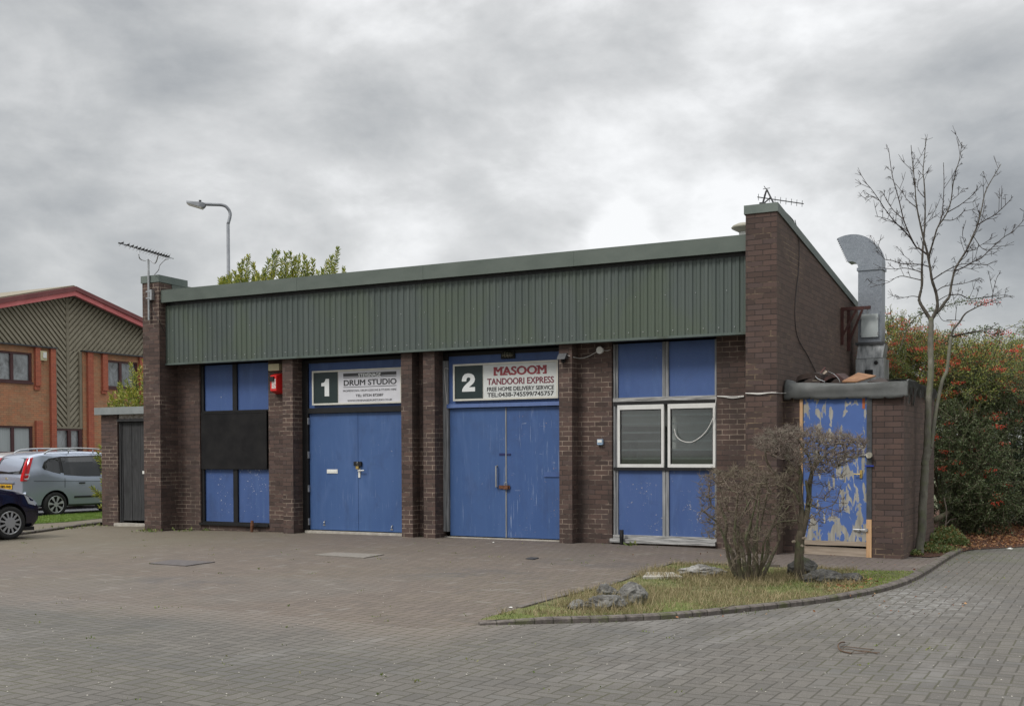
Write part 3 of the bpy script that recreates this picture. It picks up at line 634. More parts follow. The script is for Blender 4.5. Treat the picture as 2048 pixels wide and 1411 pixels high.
bm = bmesh.new(); tube(bm, [(p.x, PN - 0.005, p.z + 0.17), (p.x, PN - 0.05, p.z + 0.17), (p.x, PN - 0.05, p.z - 0.17), (p.x, PN - 0.005, p.z - 0.17)], 0.014, 8); wpart('handle', bm, M_steel, e1)
p = onY(1010, 973, PN)
bm = B((p.x - 0.10, p.x + 0.10, PN - 0.022, PN - 0.013, p.z - 0.03, p.z + 0.025)); wpart('hasp', bm, M_rust, e1)
bm = bmesh.new(); tube(bm, smoothcurve([(p.x + 0.01, PN - 0.03, p.z), (p.x + 0.015, PN - 0.035, p.z + 0.07), (p.x + 0.05, PN - 0.035, p.z + 0.07), (p.x + 0.055, PN - 0.03, p.z)], 4), 0.006, 6); box(bm, p.x - 0.005, p.x + 0.075, PN - 0.05, PN - 0.023, p.z - 0.035, p.z + 0.025, 1); wpart('padlock', bm, [M_steel, M_rust], e2)
q = onY(1012, 908, PN); wpart('latch_plate', B((q.x - 0.12, q.x - 0.015, PN - 0.010, PN - 0.0045, q.z - 0.018, q.z + 0.018), (q.x + 0.012, q.x + 0.09, PN - 0.012, PN - 0.001, q.z - 0.012, q.z + 0.012)), mat('dark_blue_paint', col=(0.012, 0.018, 0.09), rough=0.4), e1)
q = onY(1105, 952, PN); wpart('strap', B((q.x - 0.15, xb - 0.004, PN - 0.016, PN - 0.001, q.z - 0.008, q.z + 0.004), (q.x - 0.15, xb - 0.004, PN - 0.003, PN - 0.001, q.z + 0.004, q.z + 0.07)), M_blue, e2)
wpart('door_step', B((xf2 - 0.08, xb, FR + 0.0, PN + 0.05, -0.1, 0.018)), M_conc)
# ---- bay 4: the window bay with grey timbers
xa, xb = x_w2, x_e0
zz = lambda py: fz(1330, py, PN)
t1, t2, t3, sil = zz(793), zz(940), zz(1071), zz(1080)
xg = fx(1237, PN); xg2 = fx(1432, PN); xm0, xm1 = fx(1326, PN), fx(1338.5, PN)
bm = bmesh.new(); m0 = (xa + 0.01 + xg) / 2
box(bm, xa + 0.012, m0, FR, FR + 0.09, sil + 0.01, ZT); box(bm, m0 + 0.004, xg, FR + 0.018, FR + 0.09, t3, ZT)
box(bm, xm0, (xm0 + xm1) / 2 - 0.003, FR + 0.01, FR + 0.09, t1, ZT); box(bm, (xm0 + xm1) / 2 + 0.003, xm1, FR + 0.012, FR + 0.09, t1, ZT)
box(bm, xm0, (xm0 + xm1) / 2 - 0.003, FR + 0.01, FR + 0.09, t3, t2); box(bm, (xm0 + xm1) / 2 + 0.003, xm1, FR + 0.012, FR + 0.09, t3, t2)
box(bm, xg2 - 0.008, xb - 0.006, FR + 0.003, FR + 0.09, t3, ZT)
wpart('window_post', bm, M_greywood)
wpart('window_rail', B((xa + 0.012, xb - 0.005, FR - 0.015, FR + 0.1, t1 - 0.06, t1)), M_greywood_h)
wpart('window_rail', B((xa + 0.02, xb - 0.05, FR - 0.012, FR + 0.1, t2, t2 + 0.045)), M_black)
wpart('window_rail', B((xa + 0.02, xb - 0.006, FR - 0.008, FR + 0.1, t1 - 0.12, t1 - 0.061)), M_black)
so = wpart('window_sill', B((xa - 0.012, xb - 0.003, W - 0.06, FR + 0.05, sil - 0.045, sil + 0.012), (xa + 0.01, xb - 0.003, FR - 0.02, FR + 0.05, sil + 0.0125, t3)), M_greywood_h); so['label'] = 'rotten grey sill with peeling white paint'
for (a, b, c, d, mm) in ((xg, xm0, t1, ZT, M_blue), (xm1, xg2 - 0.008, t1, ZT, M_blue), (xg, xm0, t3, t2, M_blue_low), (xm1, xg2 - 0.008, t3, t2, M_blue_low)):
    wpart('blue_panel', B((a, b, PN, PN + 0.02, c, d)), mm)
ztw, zbw = zz(808), zz(934)
def glass_fn(t, b):
    P = t.pos(); x, y, z = t.sep(P); n = t.noise(P, 3, 4)
    setc(t, b, t.ramp(n, (0.3, (0.020, 0.022, 0.022)), (0.7, (0.04, 0.042, 0.04)))); t.inp(b, 'Roughness', 0.12)
for a, b in ((fx(1235.5, FR), fx(1328, FR)), (fx(1336, FR), fx(1431.5, FR))):
    fw = 0.04
    wf = wpart('window', B((a, a + fw, FR - 0.014, FR + 0.04, zbw, ztw), (b - fw, b, FR - 0.014, FR + 0.04, zbw, ztw), (a + fw, b - fw, FR - 0.012, FR + 0.04, zbw, zbw + 0.05), (a + fw, b - fw, FR - 0.012, FR + 0.04, ztw - 0.07, ztw)), M_white)
    wpart('gasket', B((a + fw, a + fw + 0.014, FR + 0.0, FR + 0.02, zbw + 0.05, ztw - 0.07), (b - fw - 0.014, b - fw, FR, FR + 0.02, zbw + 0.05, ztw - 0.07), (a + fw, b - fw, FR - 0.002, FR + 0.018, ztw - 0.084, ztw - 0.0705)), M_black, wf)
    # clear pane, security bars and blind slats behind it
    gm = bpy.data.materials.get('clear_pane')
    if gm is None:
        gm = bpy.data.materials.new('clear_pane'); gm.use_nodes = True; tt = NT(gm.node_tree); tt.n.clear()
        o_ = tt.node('ShaderNodeOutputMaterial'); g_ = tt.node('ShaderNodeBsdfGlossy'); g_.inputs['Roughness'].default_value = 0.04; tr = tt.node('ShaderNodeBsdfTransparent'); tr.inputs[0].default_value = (0.80, 0.84, 0.83, 1)
        fr = tt.node('ShaderNodeFresnel'); fr.inputs[0].default_value = 1.5; ms = tt.node('ShaderNodeMixShader'); tt.l.new(tt.m('ADD', fr.outputs[0], 0.07), ms.inputs[0]); tt.l.new(tr.outputs[0], ms.inputs[1]); tt.l.new(g_.outputs[0], ms.inputs[2]); tt.l.new(ms.outputs[0], o_.inputs[0])
    wpart('pane', B((a + fw, b - fw, FR + 0.008, FR + 0.012, zbw + 0.05, ztw - 0.085)), gm, wf)
    bm = bmesh.new(); nb = 6; hh = ztw - zbw - 0.16
    for k in range(nb):
        zc = zbw + 0.06 + hh * (k + 0.55) / nb; box(bm, a + fw - 0.02, b - fw + 0.02, FR + 0.055, FR + 0.068, zc - 0.013, zc + 0.016)
    wpart('security_bars', bm, noisy('grey_bars', (0.40, 0.43, 0.42), (0.5, 0.53, 0.52), 10, 0.5), wf)
    wpart('blind', B((a + fw - 0.03, b - fw + 0.03, FR + 0.16, FR + 0.17, zbw + (0.28 if a > -6 else 0.62), ztw)), noisy('grey_blind', (0.38, 0.39, 0.37), (0.5, 0.51, 0.49), 6, 0.8, stretch=(1, 1, 30)), wf)
wpart('interior_back', B((xa, xb, W + 1.0, W + 1.05, t2, t1), (xa, xa + 0.02, PN + 0.02, W + 1.0, t2, t1), (xb - 0.02, xb, PN + 0.02, W + 1.0, t2, t1), (xa, xb, PN + 0.03, W + 1.0, t2 - 0.02, t2), (xa, xb, PN + 0.03, W + 1.0, t1, t1 + 0.02)), noisy('dim_room', (0.26, 0.28, 0.26), (0.40, 0.42, 0.40), 3, 0.9))
# dark lining above the frames, under the soffit
wpart('lintel', B((xl, P1R + 0.02, W, W + 0.2, ZT, ZS)), M_darkgrey)
# ------------------------------------------------------------------ signs
M_signgreen = noisy('sign_green', (0.010, 0.021, 0.022), (0.015, 0.029, 0.029), 5, 0.45, bump=0.0)
M_signwhite = noisy('sign_white', (0.50, 0.505, 0.54), (0.56, 0.565, 0.60), 4, 0.45, bump=0.0)
M_signwhite2 = noisy('sign_white_aged', (0.46, 0.48, 0.47), (0.55, 0.57, 0.555), 3, 0.45, bump=0.0)
M_signframe = noisy('sign_frame', (0.45, 0.44, 0.39), (0.58, 0.57, 0.51), 5, 0.45, bump=0.0)
M_tblack = mat('letter_black', col=(0.012, 0.012, 0.014), rough=0.5); M_tgrey = mat('letter_grey', col=(0.035, 0.035, 0.038), rough=0.5)
M_tmid = mat('letter_mid_grey', col=(0.10, 0.10, 0.105), rough=0.5); M_tred = mat('letter_red', col=(0.22, 0.028, 0.038), rough=0.5); M_tpurp = mat('letter_maroon', col=(0.15, 0.032, 0.048), rough=0.5); M_tnum = mat('letter_white', col=(0.62, 0.64, 0.64), rough=0.5)
YS = PN - 0.05
def sign(label, x0, x1, z0, z1, split, white):
    t = empty('shop_sign', label, 'sign', ((x0 + x1) / 2, YS, z0), group='numbered signs over the unit doors')
    fw = 0.03
    obj('sign_board', B((split, x1 - fw, YS, YS + 0.02, z0 + fw, z1 - fw)), white, t)
    obj('number_panel', B((x0 + fw, split - 0.008, YS, YS + 0.02, z0 + fw, z1 - fw)), M_signgreen, t)
    obj('frame', B((x0, x1, YS - 0.015, YS + 0.035, z0, z0 + fw), (x0, x1, YS - 0.015, YS + 0.035, z1 - fw, z1), (x0, x0 + fw, YS - 0.015, YS + 0.035, z0 + fw, z1 - fw), (x1 - fw, x1, YS - 0.015, YS + 0.035, z0 + fw, z1 - fw), (split - 0.0075, split - 0.0005, YS - 0.004, YS + 0.02, z0 + fw, z1 - fw)), M_signframe, t)
    return t
yt = YS - 0.0005
# sign 1  (pixel -> wall plane coordinates via the crop: x px = 610 + u/9.752, y px = 720 + v/9.752)
def s1(u, v): p = onY(610 + u / 9.752, 720 + v / 9.752, YS); return p
a = s1(148, 880); b = s1(148, 215); x1s = x_p2a + 0.05; spl = s1(652, 500).x
S1 = sign('white sign reading DRUM STUDIO with a white 1 on dark green, over blue doors', a.x, s1(1892, 500).x, a.z, b.z, spl, M_signwhite)
g = s1(322, 700)
def poly_glyph(parent, pts, m):
    from mathutils.geometry import tessellate_polygon
    bm = bmesh.new(); va = [bm.verts.new((x, yt, z)) for x, z in pts]
    for tr_ in tessellate_polygon([[Vector((x, z, 0)) for x, z in pts]]): bm.faces.new([va[i] for i in tr_])
    r = bmesh.ops.extrude_face_region(bm, geom=bm.faces[:]); bmesh.ops.translate(bm, vec=(0, -0.002, 0), verts=[v for v in r['geom'] if isinstance(v, bmesh.types.BMVert)])
    return obj('number', bm, m, parent)
p0 = s1(322, 705); p1 = s1(470, 362); wx = p1.x - p0.x; hz = p1.z - p0.z
poly_glyph(S1, [(p0.x + wx * u, p0.z + hz * v) for u, v in ((0.42, 0), (1, 0), (1, 1), (0.56, 1), (0.50, 0.90), (0.36, 0.80), (0.0, 0.76), (0.0, 0.585), (0.42, 0.585))], M_tnum)
def line1(s, u0, u1, vtop, vbot, m, **k):
    pa = s1(u0, vbot); pb = s1(u1, vtop); uc = (u0 + u1) / 2
    return text(S1, s, pa.x, pb.x, s1(u0, vbot).z, s1(u0, vtop).z, yt, m, **k)
# left-end pixel rows of each line
zl = lambda v: s1(760, v).z
xL, xR = s1(748, 400).x, s1(1783, 400).x
obj('lettering', B((xL, xR, yt - 0.002, yt, zl(322), zl(258)), (s1(1036, 300).x, s1(1489, 300).x, yt - 0.002, yt, zl(343), zl(322.5)), (xL, s1(1035, 300).x, yt - 0.002, yt, zl(349), zl(337)), (s1(1490, 300).x, xR, yt - 0.002, yt, zl(349), zl(337)), (xL, xR, yt - 0.002, yt, zl(534), zl(524))), M_tgrey, S1)
text(S1, 'STEVENAGE', s1(1045, 300).x, s1(1478, 300).x, zl(338), zl(272), yt - 0.0025, M_tnum, bold=0.05)
text(S1, 'DRUM STUDIO', s1(760, 400).x, s1(1783, 400).x, zl(498), zl(392), yt, M_tblack, bold=0.035)
text(S1, 'PROFESSIONAL DRUM LESSONS & STUDIO HIRE', s1(745, 600).x, s1(1783, 600).x, zl(617), zl(581), yt, M_tmid, bold=0.02)
zl = lambda v: s1(990, v).z
text(S1, 'TEL: 07534 872087', s1(990, 600).x, s1(1528, 600).x, zl(712), zl(664), yt, M_tgrey, bold=0.035)
zl = lambda v: s1(830, v).z
text(S1, 'WWW.STEVENAGEDRUMSTUDIO.CO.UK', s1(830, 600).x, s1(1698, 600).x, zl(808), zl(772), yt, M_tmid, bold=0.03)
# sign 2  (crop scale 8.533 from 890,700)
def s2(u, v): return onY(890 + u / 8.533, 700 + v / 8.533, YS)
a = s2(145, 868); b = s2(145, 245)
S2 = sign('white sign with red MASOOM lettering and a white 2 on dark green, over blue doors', a.x, s2(1935, 500).x, a.z, b.z, s2(655, 500).x, M_signwhite2)
pa, pb = s2(290, 708), s2(512, 388)
def two(parent):       # heavy rounded 2
    c = []
    w, h = pb.x - pa.x, pb.z - pa.z
    outer = [(0.0, 0.56), (0.0, 0.66), (0.06, 0.82), (0.2, 0.95), (0.45, 1.0), (0.72, 0.97), (0.92, 0.86), (1.0, 0.68), (0.96, 0.54), (0.84, 0.42), (0.62, 0.28), (0.55, 0.235), (1.0, 0.235), (1.0, 0.0), (0.0, 0.0), (0.03, 0.13), (0.14, 0.27), (0.40, 0.46), (0.60, 0.58), (0.66, 0.68), (0.62, 0.75), (0.50, 0.78), (0.39, 0.745), (0.34, 0.66), (0.34, 0.56)]
    return poly_glyph(parent, [(pa.x + w * u, pa.z + h * v) for u, v in outer], M_tnum)
two(S2)
zl = lambda u, v: s2(u, v).z
text(S2, 'MASOOM', s2(838, 0).x, s2(1725, 0).x, zl(838, 430), zl(838, 292), yt, M_tred, bold=0.07)
bm = bmesh.new()      # serifs of the two Ms and the A
xa_, xz_ = s2(838, 0).x, s2(1725, 0).x; wz = xz_ - xa_; zb_, zt_ = zl(838, 432), zl(838, 290)
for u0, u1, top in ((-0.012, 0.065, 1), (0.115, 0.190, 1), (0.190, 0.262, 0), (0.305, 0.375, 0), (0.815, 0.890, 1), (0.938, 1.014, 1)):
    box(bm, xa_ + wz * u0, xa_ + wz * u1, yt - 0.0022, yt, zb_, zb_ + 0.022)
    if top: box(bm, xa_ + wz * u0, xa_ + wz * u1, yt - 0.0022, yt, zt_ - 0.022, zt_)
obj('lettering', bm, M_tred, S2)
text(S2, 'TANDOORI EXPRESS', s2(722, 0).x, s2(1855, 0).x, zl(722, 592), zl(722, 487), yt, M_tpurp, bold=0.045)
text(S2, 'FREE HOME DELIVERY SERVICE', s2(718, 0).x, s2(1855, 0).x, zl(718, 700), zl(718, 633), yt, M_tgrey, bold=0.04)
text(S2, 'TEL:0438-745599/745757', s2(722, 0).x, s2(1852, 0).x, zl(722, 800), zl(722, 728), yt, M_tgrey, bold=0.04)

# ------------------------------------------------------------------ alarm boxes, lamps, cables on the facade
# red alarm box on the brick beside unit 1
t = empty('alarm_box', 'red alarm box with a black sounder on the brick left of the first door', 'alarm box', (-13.3, W, 2.4))
def rp(u, v, Y): return onY(500 + u / 10.45, 700 + v / 10.45, Y)
yf = W - 0.17; a = rp(425, 850, yf); b = rp(548, 525, yf); c = rp(690, 480, yf)
bm = bmesh.new(); x0, x1 = a.x, b.x; zb_, zt_ = a.z, b.z
ft = [(x0, yf, zb_), (x1, yf, zb_), (x1, yf, zt_), (x0, yf, zt_)]; bk = [(x0 - 0.02, W, zb_ - 0.05), (x1 + 0.055, W, zb_ - 0.05), (x1 + 0.055, W, zt_ + 0.05), (x0 - 0.02, W, zt_ + 0.05)]
va = [bm.verts.new(p) for p in ft]; vb = [bm.verts.new(p) for p in bk]; bm.faces.new(va); bm.faces.new(list(reversed(vb)))
for i in range(4): bm.faces.new((va[i], vb[i], vb[(i + 1) % 4], va[(i + 1) % 4]))
bmesh.ops.bevel(bm, geom=bm.edges[:], offset=0.006, segments=2)
obj('alarm_case', bm, M_red, t)
obj('sounder', B((x0 - 0.005, x0 + 0.095, yf - 0.03, yf - 0.0005, zt_ - 0.10, zt_ - 0.02)), M_black, t)
obj('label_plate', B((x0 + 0.035, x1 - 0.012, yf - 0.004, yf - 0.0005, zb_ + 0.04, zb_ + 0.215)), noisy('alarm_print', (0.25, 0.12, 0.12), (0.75, 0.72, 0.70), 45, 0.5, bump=0), t)
bm = bmesh.new()
for k in range(4):
    zz_ = zt_ - 0.02 - k * 0.026; prism(bm, [(x1 + 0.010, yf + 0.045), (x1 + 0.042, yf + 0.13), (x1 + 0.040, yf + 0.131), (x1 + 0.008, yf + 0.046)], 'z', zz_ - 0.004, zz_ + 0.004)
obj('grille', bm, M_black, t)
# cream flood light box above it
yb = W - 0.09; a = rp(383, 430, yb); b = rp(605, 280, yb)
bm = B((a.x, b.x, yb, W - 0.001, a.z, b.z)); bmesh.ops.bevel(bm, geom=bm.edges[:], offset=0.006, segments=2)
tag(obj('bell_box', bm, M_cream), 'cream rectangular box under the fascia just above the red alarm box', 'bell box')
# bulkhead lamp over sign 2
p = onY(1016, 709, PN - 0.02)
t = empty('bulkhead_lamp', 'oval caged bulkhead lamp under the fascia above the MASOOM sign', 'lamp', (p.x, PN, p.z))
bm = bmesh.new(); bmesh.ops.create_uvsphere(bm, u_segments=18, v_segments=10, radius=1.0); bmesh.ops.scale(bm, vec=(0.105, 0.07, 0.052), verts=bm.verts); bmesh.ops.translate(bm, vec=(p.x, PN - 0.03, p.z), verts=bm.verts)
obj('lamp_glass', bm, noisy('grimy_glass', (0.10, 0.10, 0.07), (0.17, 0.17, 0.13), 20, 0.35, bump=0), t, smooth=True)
bm = bmesh.new()
for k in (-0.05, 0.0, 0.05): tube(bm, [(p.x + k, PN - 0.03 - 0.075 * math.cos(R(q)) * (1 - abs(k) * 3), p.z + 0.058 * math.sin(R(q))) for q in range(-90, 91, 20)], 0.004, 5)
tube(bm, [(p.x - 0.115 * math.cos(R(q)), PN - 0.03 - 0.078 * math.sin(R(q)), p.z) for q in range(0, 181, 15)], 0.004, 5)
box(bm, p.x - 0.125, p.x + 0.125, PN - 0.03, PN - 0.006, p.z - 0.065, p.z + 0.065); obj('lamp_cage', bm, M_black, t)
# black floodlight on the pier right of sign 2
p = onY(1127, 712, -0.06)
t = empty('floodlight', 'small black floodlight on the brick pier right of the MASOOM sign', 'floodlight', (p.x, 0, p.z))
bm = bmesh.new(); prism(bm, [(-0.13, p.z - 0.05), (-0.01, p.z - 0.035), (-0.005, p.z + 0.05), (-0.05, p.z + 0.045)], 'x', p.x - 0.085, p.x + 0.05)
bmesh.ops.bevel(bm, geom=bm.edges[:], offset=0.006, segments=1); obj('lamp_housing', bm, M_darkgrey, t)
bm = bmesh.new(); bmesh.ops.create_uvsphere(bm, u_segments=12, v_segments=8, radius=0.032); bmesh.ops.translate(bm, vec=(p.x - 0.01, -0.04, p.z - 0.075), verts=bm.verts); obj('sensor', bm, M_black, t, smooth=True)
# white round sounder
p = onY(1200, 700, W - 0.03); bm = bmesh.new(); cyl(bm, (p.x, W - 0.001, p.z), (0, -1, 0), 0.055, 0.05, 24); bmesh.ops.bevel(bm, geom=bm.edges[:], offset=0.006, segments=1)
tag(obj('wall_sounder', bm, M_whitepl, smooth=False), 'round white disc fitting high on the plain brick wall', 'sounder')
pts = [onY(1132, 707, -0.012), onY(1137, 711, -0.014), onY(1148, 714, 0.06), onY(1160, 716, W - 0.02), onY(1175, 713, W - 0.012), onY(1194, 703, W - 0.012)]
tag(obj('cable', tube(bmesh.new(), smoothcurve(pts, 6), 0.005, 5), M_cable_w), 'thin pale cable sagging from the floodlight to the white disc', 'cable')
tag(obj('cable', tube(bmesh.new(), smoothcurve([onY(1206, 700, W - 0.01), onY(1214, 701, W - 0.012), onY(1221, 699, W - 0.01)], 4), 0.004, 5), M_cable_w), 'short white cable from the white disc to the window bay', 'cable')
# small pale blue box at mid height
p = onY(1199.5, 883, W - 0.05); bm = B((p.x - 0.045, p.x + 0.045, W - 0.05, W - 0.001, p.z - 0.045, p.z + 0.04)); bmesh.ops.bevel(bm, geom=bm.edges[:], offset=0.008, segments=2)
t = obj('switch_box', bm, noisy('pale_blue_plastic', (0.20, 0.30, 0.42), (0.28, 0.38, 0.50), 10, 0.4)); tag(t, 'small pale blue box halfway up the plain brick wall', 'switch box')
obj('cover_flap', B((p.x - 0.035, p.x + 0.035, W - 0.058, W - 0.0505, p.z - 0.01, p.z + 0.03)), M_whitepl, t)
# cables from the window bay to the store, and the loop in front of the pane
for k, (dy, lab) in enumerate(((0, 'white cable stapled across the brick from the window to the felt roof'), (0.024, 'second white cable sagging just under the other on the brick'))):
    pts = [onY(1434, 792, W - 0.01), onY(1450, 792 + dy * 60, W - 0.012), onY(1466, 793 + dy * 110, W - 0.012), onY(1488, 791 + dy * 60, W - 0.012)]
    q = [onY(1491, 786, -0.237), onY(1505, 786 + dy * 40, -0.238), onY(1519, 786 + dy * 80, -0.238), onY(1540, 785, -0.238), onY(1551, 785, -0.238), onX(1556, 785.5, RPR + 0.012), onX(1562, 786, RPR + 0.012), onY(1580, 785, 0.11), onY(1600, 784, 0.11)]
    bm = bmesh.new(); tube(bm, smoothcurve(pts, 5), 0.006, 5); tube(bm, smoothcurve(q, 5), 0.006, 5); tag(obj('cable', bm, M_cable_w), lab, 'cable')
pts = [onY(1432.5, 794, FR - 0.035), onY(1430, 815, FR - 0.04), onY(1425, 838, FR - 0.045), onY(1412, 862, FR - 0.045), onY(1396, 877, FR - 0.045), onY(1380, 884, FR - 0.045), onY(1362, 880, FR - 0.045), onY(1352, 870, FR - 0.045), onY(1349, 857, FR - 0.045)]
tag(obj('cable', tube(bmesh.new(), smoothcurve(pts, 6), 0.0055, 6), M_cable_w), 'loose white cable hanging in a loop across the right window pane', 'cable')
pts = [onY(897, 737, FR - 0.02), onY(889, 738, FR - 0.014), onY(890, 765, FR - 0.012), onY(894, 808, FR - 0.012)]
tag(obj('cable', tube(bmesh.new(), smoothcurve(pts, 4), 0.004, 5), M_cable_w), 'thin cable down the grey post left of the second door', 'cable')
pts = [onX(1590, 440, RPR + 0.012), onX(1598, 480, RPR + 0.012), onX(1597, 540, RPR + 0.012), onX(1590, 610, RPR + 0.012), onX(1594, 670, RPR + 0.012), onX(1615, 710, RPR + 0.012), onX(1634, 748, RPR + 0.012)]
tag(obj('cable', tube(bmesh.new(), smoothcurve(pts, 5), 0.006, 5), M_cable_b), 'dark cable trailing down the side wall to the store roof', 'cable')
# stubs of old posts at the foot of the building
p = onG(529, 1061); bm = bmesh.new(); tube(bm, [(p.x, 0.1, -0.05), (p.x + 0.01, 0.1, 0.10), (p.x + 0.01, 0.1, 0.19)], [0.022, 0.034, 0.026], 8)
tag(obj('rusty_stub', bm, M_rust), 'rusty stub of pipe at the right end of the black sill', 'pipe stub')
p = onG(1235, 1090); bm = bmesh.new(); tube(bm, [(p.x, 0.13, -0.05), (p.x, 0.13, 0.12), (p.x - 0.01, 0.15, 0.22)], [0.022, 0.034, 0.034], 8)
tag(obj('rubber_stub', bm, M_black), 'black stub of pipe at the left end of the rotten grey sill', 'pipe stub')

# ------------------------------------------------------------------ roof-top things
# left aerial on a mast strapped to the end pier
def aerial(name, label, tip, tail, n, el_len, m_boom, m_el, parent_loc, mast, cross=True, clamp=None):
    t = empty(name, label, 'aerial', parent_loc)
    tip, tail = Vector(tip), Vector(tail); d = (tail - tip).normalized(); up = Vector((0, 0, 1)); side = d.cross(up).normalized(); u2 = side.cross(d).normalized()
    obj('boom', tube(bmesh.new(), [tip, tail], 0.009, 6), m_boom, t)
    bm = bmesh.new(); bmc = bmesh.new()
    for k in range(n):
        f = (k / (n - 1)) ** 0.8 * 0.88; c = tip.lerp(tail, f); l = el_len * (0.75 + 0.25 * f)
        for s in ((1, 1), (1, -1)) if cross else ((1, 0),):
            v = (side * s[0] + u2 * s[1] * 0.7).normalized() * l; tube(bm, [c - v, c + v], 0.0035, 4)
        if cross: cyl(bmc, c - d * 0.012, side + u2 * 0.2, 0.014, 0.05, 6); cyl(bmc, c - d * 0.012, -side + u2 * 0.2, 0.014, 0.05, 6)
    obj('elements', bm, m_el, t)
    if cross: obj('element_clips', bmc, M_black, t)
    return t, side, u2
tip, tail = atD(243, 487, 19.3), atD(347, 517, 20.6)
t, sd_, u2_ = aerial('tv_aerial', 'long slanting television aerial on a mast strapped to the left end pier', tip, tail, 15, 0.09, M_steel, M_steel, tuple(onY(298, 640, -0.26)), None)
ml = onY(298, 640, -0.27); mh = onY(296, 518, -0.27)
obj('mast', tube(bmesh.new(), [(ml.x, -0.27, ml.z), (ml.x, -0.27, mh.z)], 0.021, 10), M_steel, t)
zl_ = onY(298, 583, -0.27).z; zl2 = onY(298, 596, -0.27).z
obj('wall_bracket', B((ml.x - 0.05, ml.x + 0.06, -0.295, -0.227, zl_ - 0.012, zl_ + 0.012), (ml.x - 0.05, ml.x + 0.06, -0.295, -0.227, zl2 - 0.012, zl2 + 0.012), (ml.x + 0.05, ml.x + 0.10, -0.30, -0.227, zl2 - 0.04, zl_ + 0.03)), M_steel, t)
top = Vector((ml.x, -0.27, mh.z)); c1 = tip.lerp(tail, 0.32); c2 = tip.lerp(tail, 0.70)
obj('cradle', tube(bmesh.new(), smoothcurve([c1, c1 + Vector((0.01, 0, -0.16)), c1.lerp(top, 0.6) + Vector((0, 0, -0.10)), top, c2.lerp(top, 0.35) + Vector((0, 0, -0.13)), c2], 5), 0.010, 6), M_steel, t)
obj('lead', tube(bmesh.new(), smoothcurve([tail + Vector((-0.12, 0, 0)), atD(330, 520, 20), atD(320, 530, 19.6), atD(317, 540, 19.2), onY(309, 549, -0.1)], 5), 0.006, 5), M_cable_b, t)
obj('lead', tube(bmesh.new(), smoothcurve([onY(300, 598, -0.235), onY(306, 620, -0.235), onY(317, 640, -0.235), onX(322, 648, P1R + 0.01), onX(328, 662, P1R + 0.01)], 4), 0.005, 5), M_cable_b, t)
# right aerial lying on the gable coping
t = empty('tv_aerial', 'small collapsed aerial leaning on the top of the tall right pier', 'aerial', tuple(onY(1527, 410, -0.1)))
def pr(x, y, Y=-0.05): return onY(x, y, Y)
bm = bmesh.new(); tube(bm, [pr(1525, 409), pr(1532, 383), pr(1535, 379)], 0.014, 6); tube(bm, [pr(1534, 380), pr(1548, 408)], 0.012, 6); tube(bm, [pr(1526, 408, 0.05), pr(1540, 396, 0.05)], 0.010, 6)
box(bm, pr(1520, 0).x, pr(1530, 0).x, -0.08, 0.0, pr(1525, 411).z - 0.02, pr(1525, 405).z); obj('stand', bm, M_darkgrey, t)
a, b = atD(1515, 394, 17.2), atD(1607, 407.5, 17.6); obj('boom', tube(bmesh.new(), [a, b], 0.008, 6), M_darkgrey, t)
bm = bmesh.new(); d = (b - a).normalized(); sd2 = d.cross(Vector((0, 0, 1))).normalized(); v = (Vector((0, 0, 1)) * 0.8 + sd2 * 0.6 - d * 0.45).normalized() * 0.055
for k in range(9): c = a.lerp(b, 0.02 + k / 8 * 0.95); tube(bm, [c - v, c + v], 0.004, 4)
tube(bm, [pr(1528, 372), pr(1537, 385)], 0.005, 4); tube(bm, [pr(1526, 378), pr(1540, 376)], 0.005, 4); obj('elements', bm, M_darkgrey, t)
obj('lead', tube(bmesh.new(), smoothcurve([pr(1551, 405), onX(1570, 423, RPR - 0.05), onX(1588, 443, RPR - 0.02), onX(1592, 462, RPR + 0.012), onX(1597, 476, RPR + 0.012)], 5), 0.006, 5), M_cable_b, t)
# mushroom roof vent peeping out left of the right pier
c = onY(1489, 455, 1.6)
t = empty('roof_vent', 'pale mushroom shaped roof vent half hidden behind the tall right pier', 'roof vent', (c.x, 1.6, 4.1))
bm = bmesh.new(); rr = [(0.0, 0.075), (0.10, 0.065), (0.18, 0.03), (0.205, 0.0), (0.195, -0.015), (0.13, -0.05), (0.09, -0.07)]; seg = 28; prev = None
for r_, z_ in rr:
    ring = [bm.verts.new((c.x + max(r_, 0.001) * math.cos(2 * math.pi * k / seg), 1.6 + max(r_, 0.001) * math.sin(2 * math.pi * k / seg), c.z + z_)) for k in range(seg)]
    if prev:
        for k in range(seg): bm.faces.new((prev[k], prev[(k + 1) % seg], ring[(k + 1) % seg], ring[k]))
    prev = ring
obj('vent_cap', bm, noisy('beige_vent', (0.20, 0.19, 0.15), (0.27, 0.26, 0.21), 6, 0.6), t, smooth=True)
obj('vent_pipe', cyl(bmesh.new(), (c.x, 1.6, 4.1), (0, 0, 1), 0.085, c.z - 4.1 - 0.06, 16), M_whitepl, t, smooth=True)

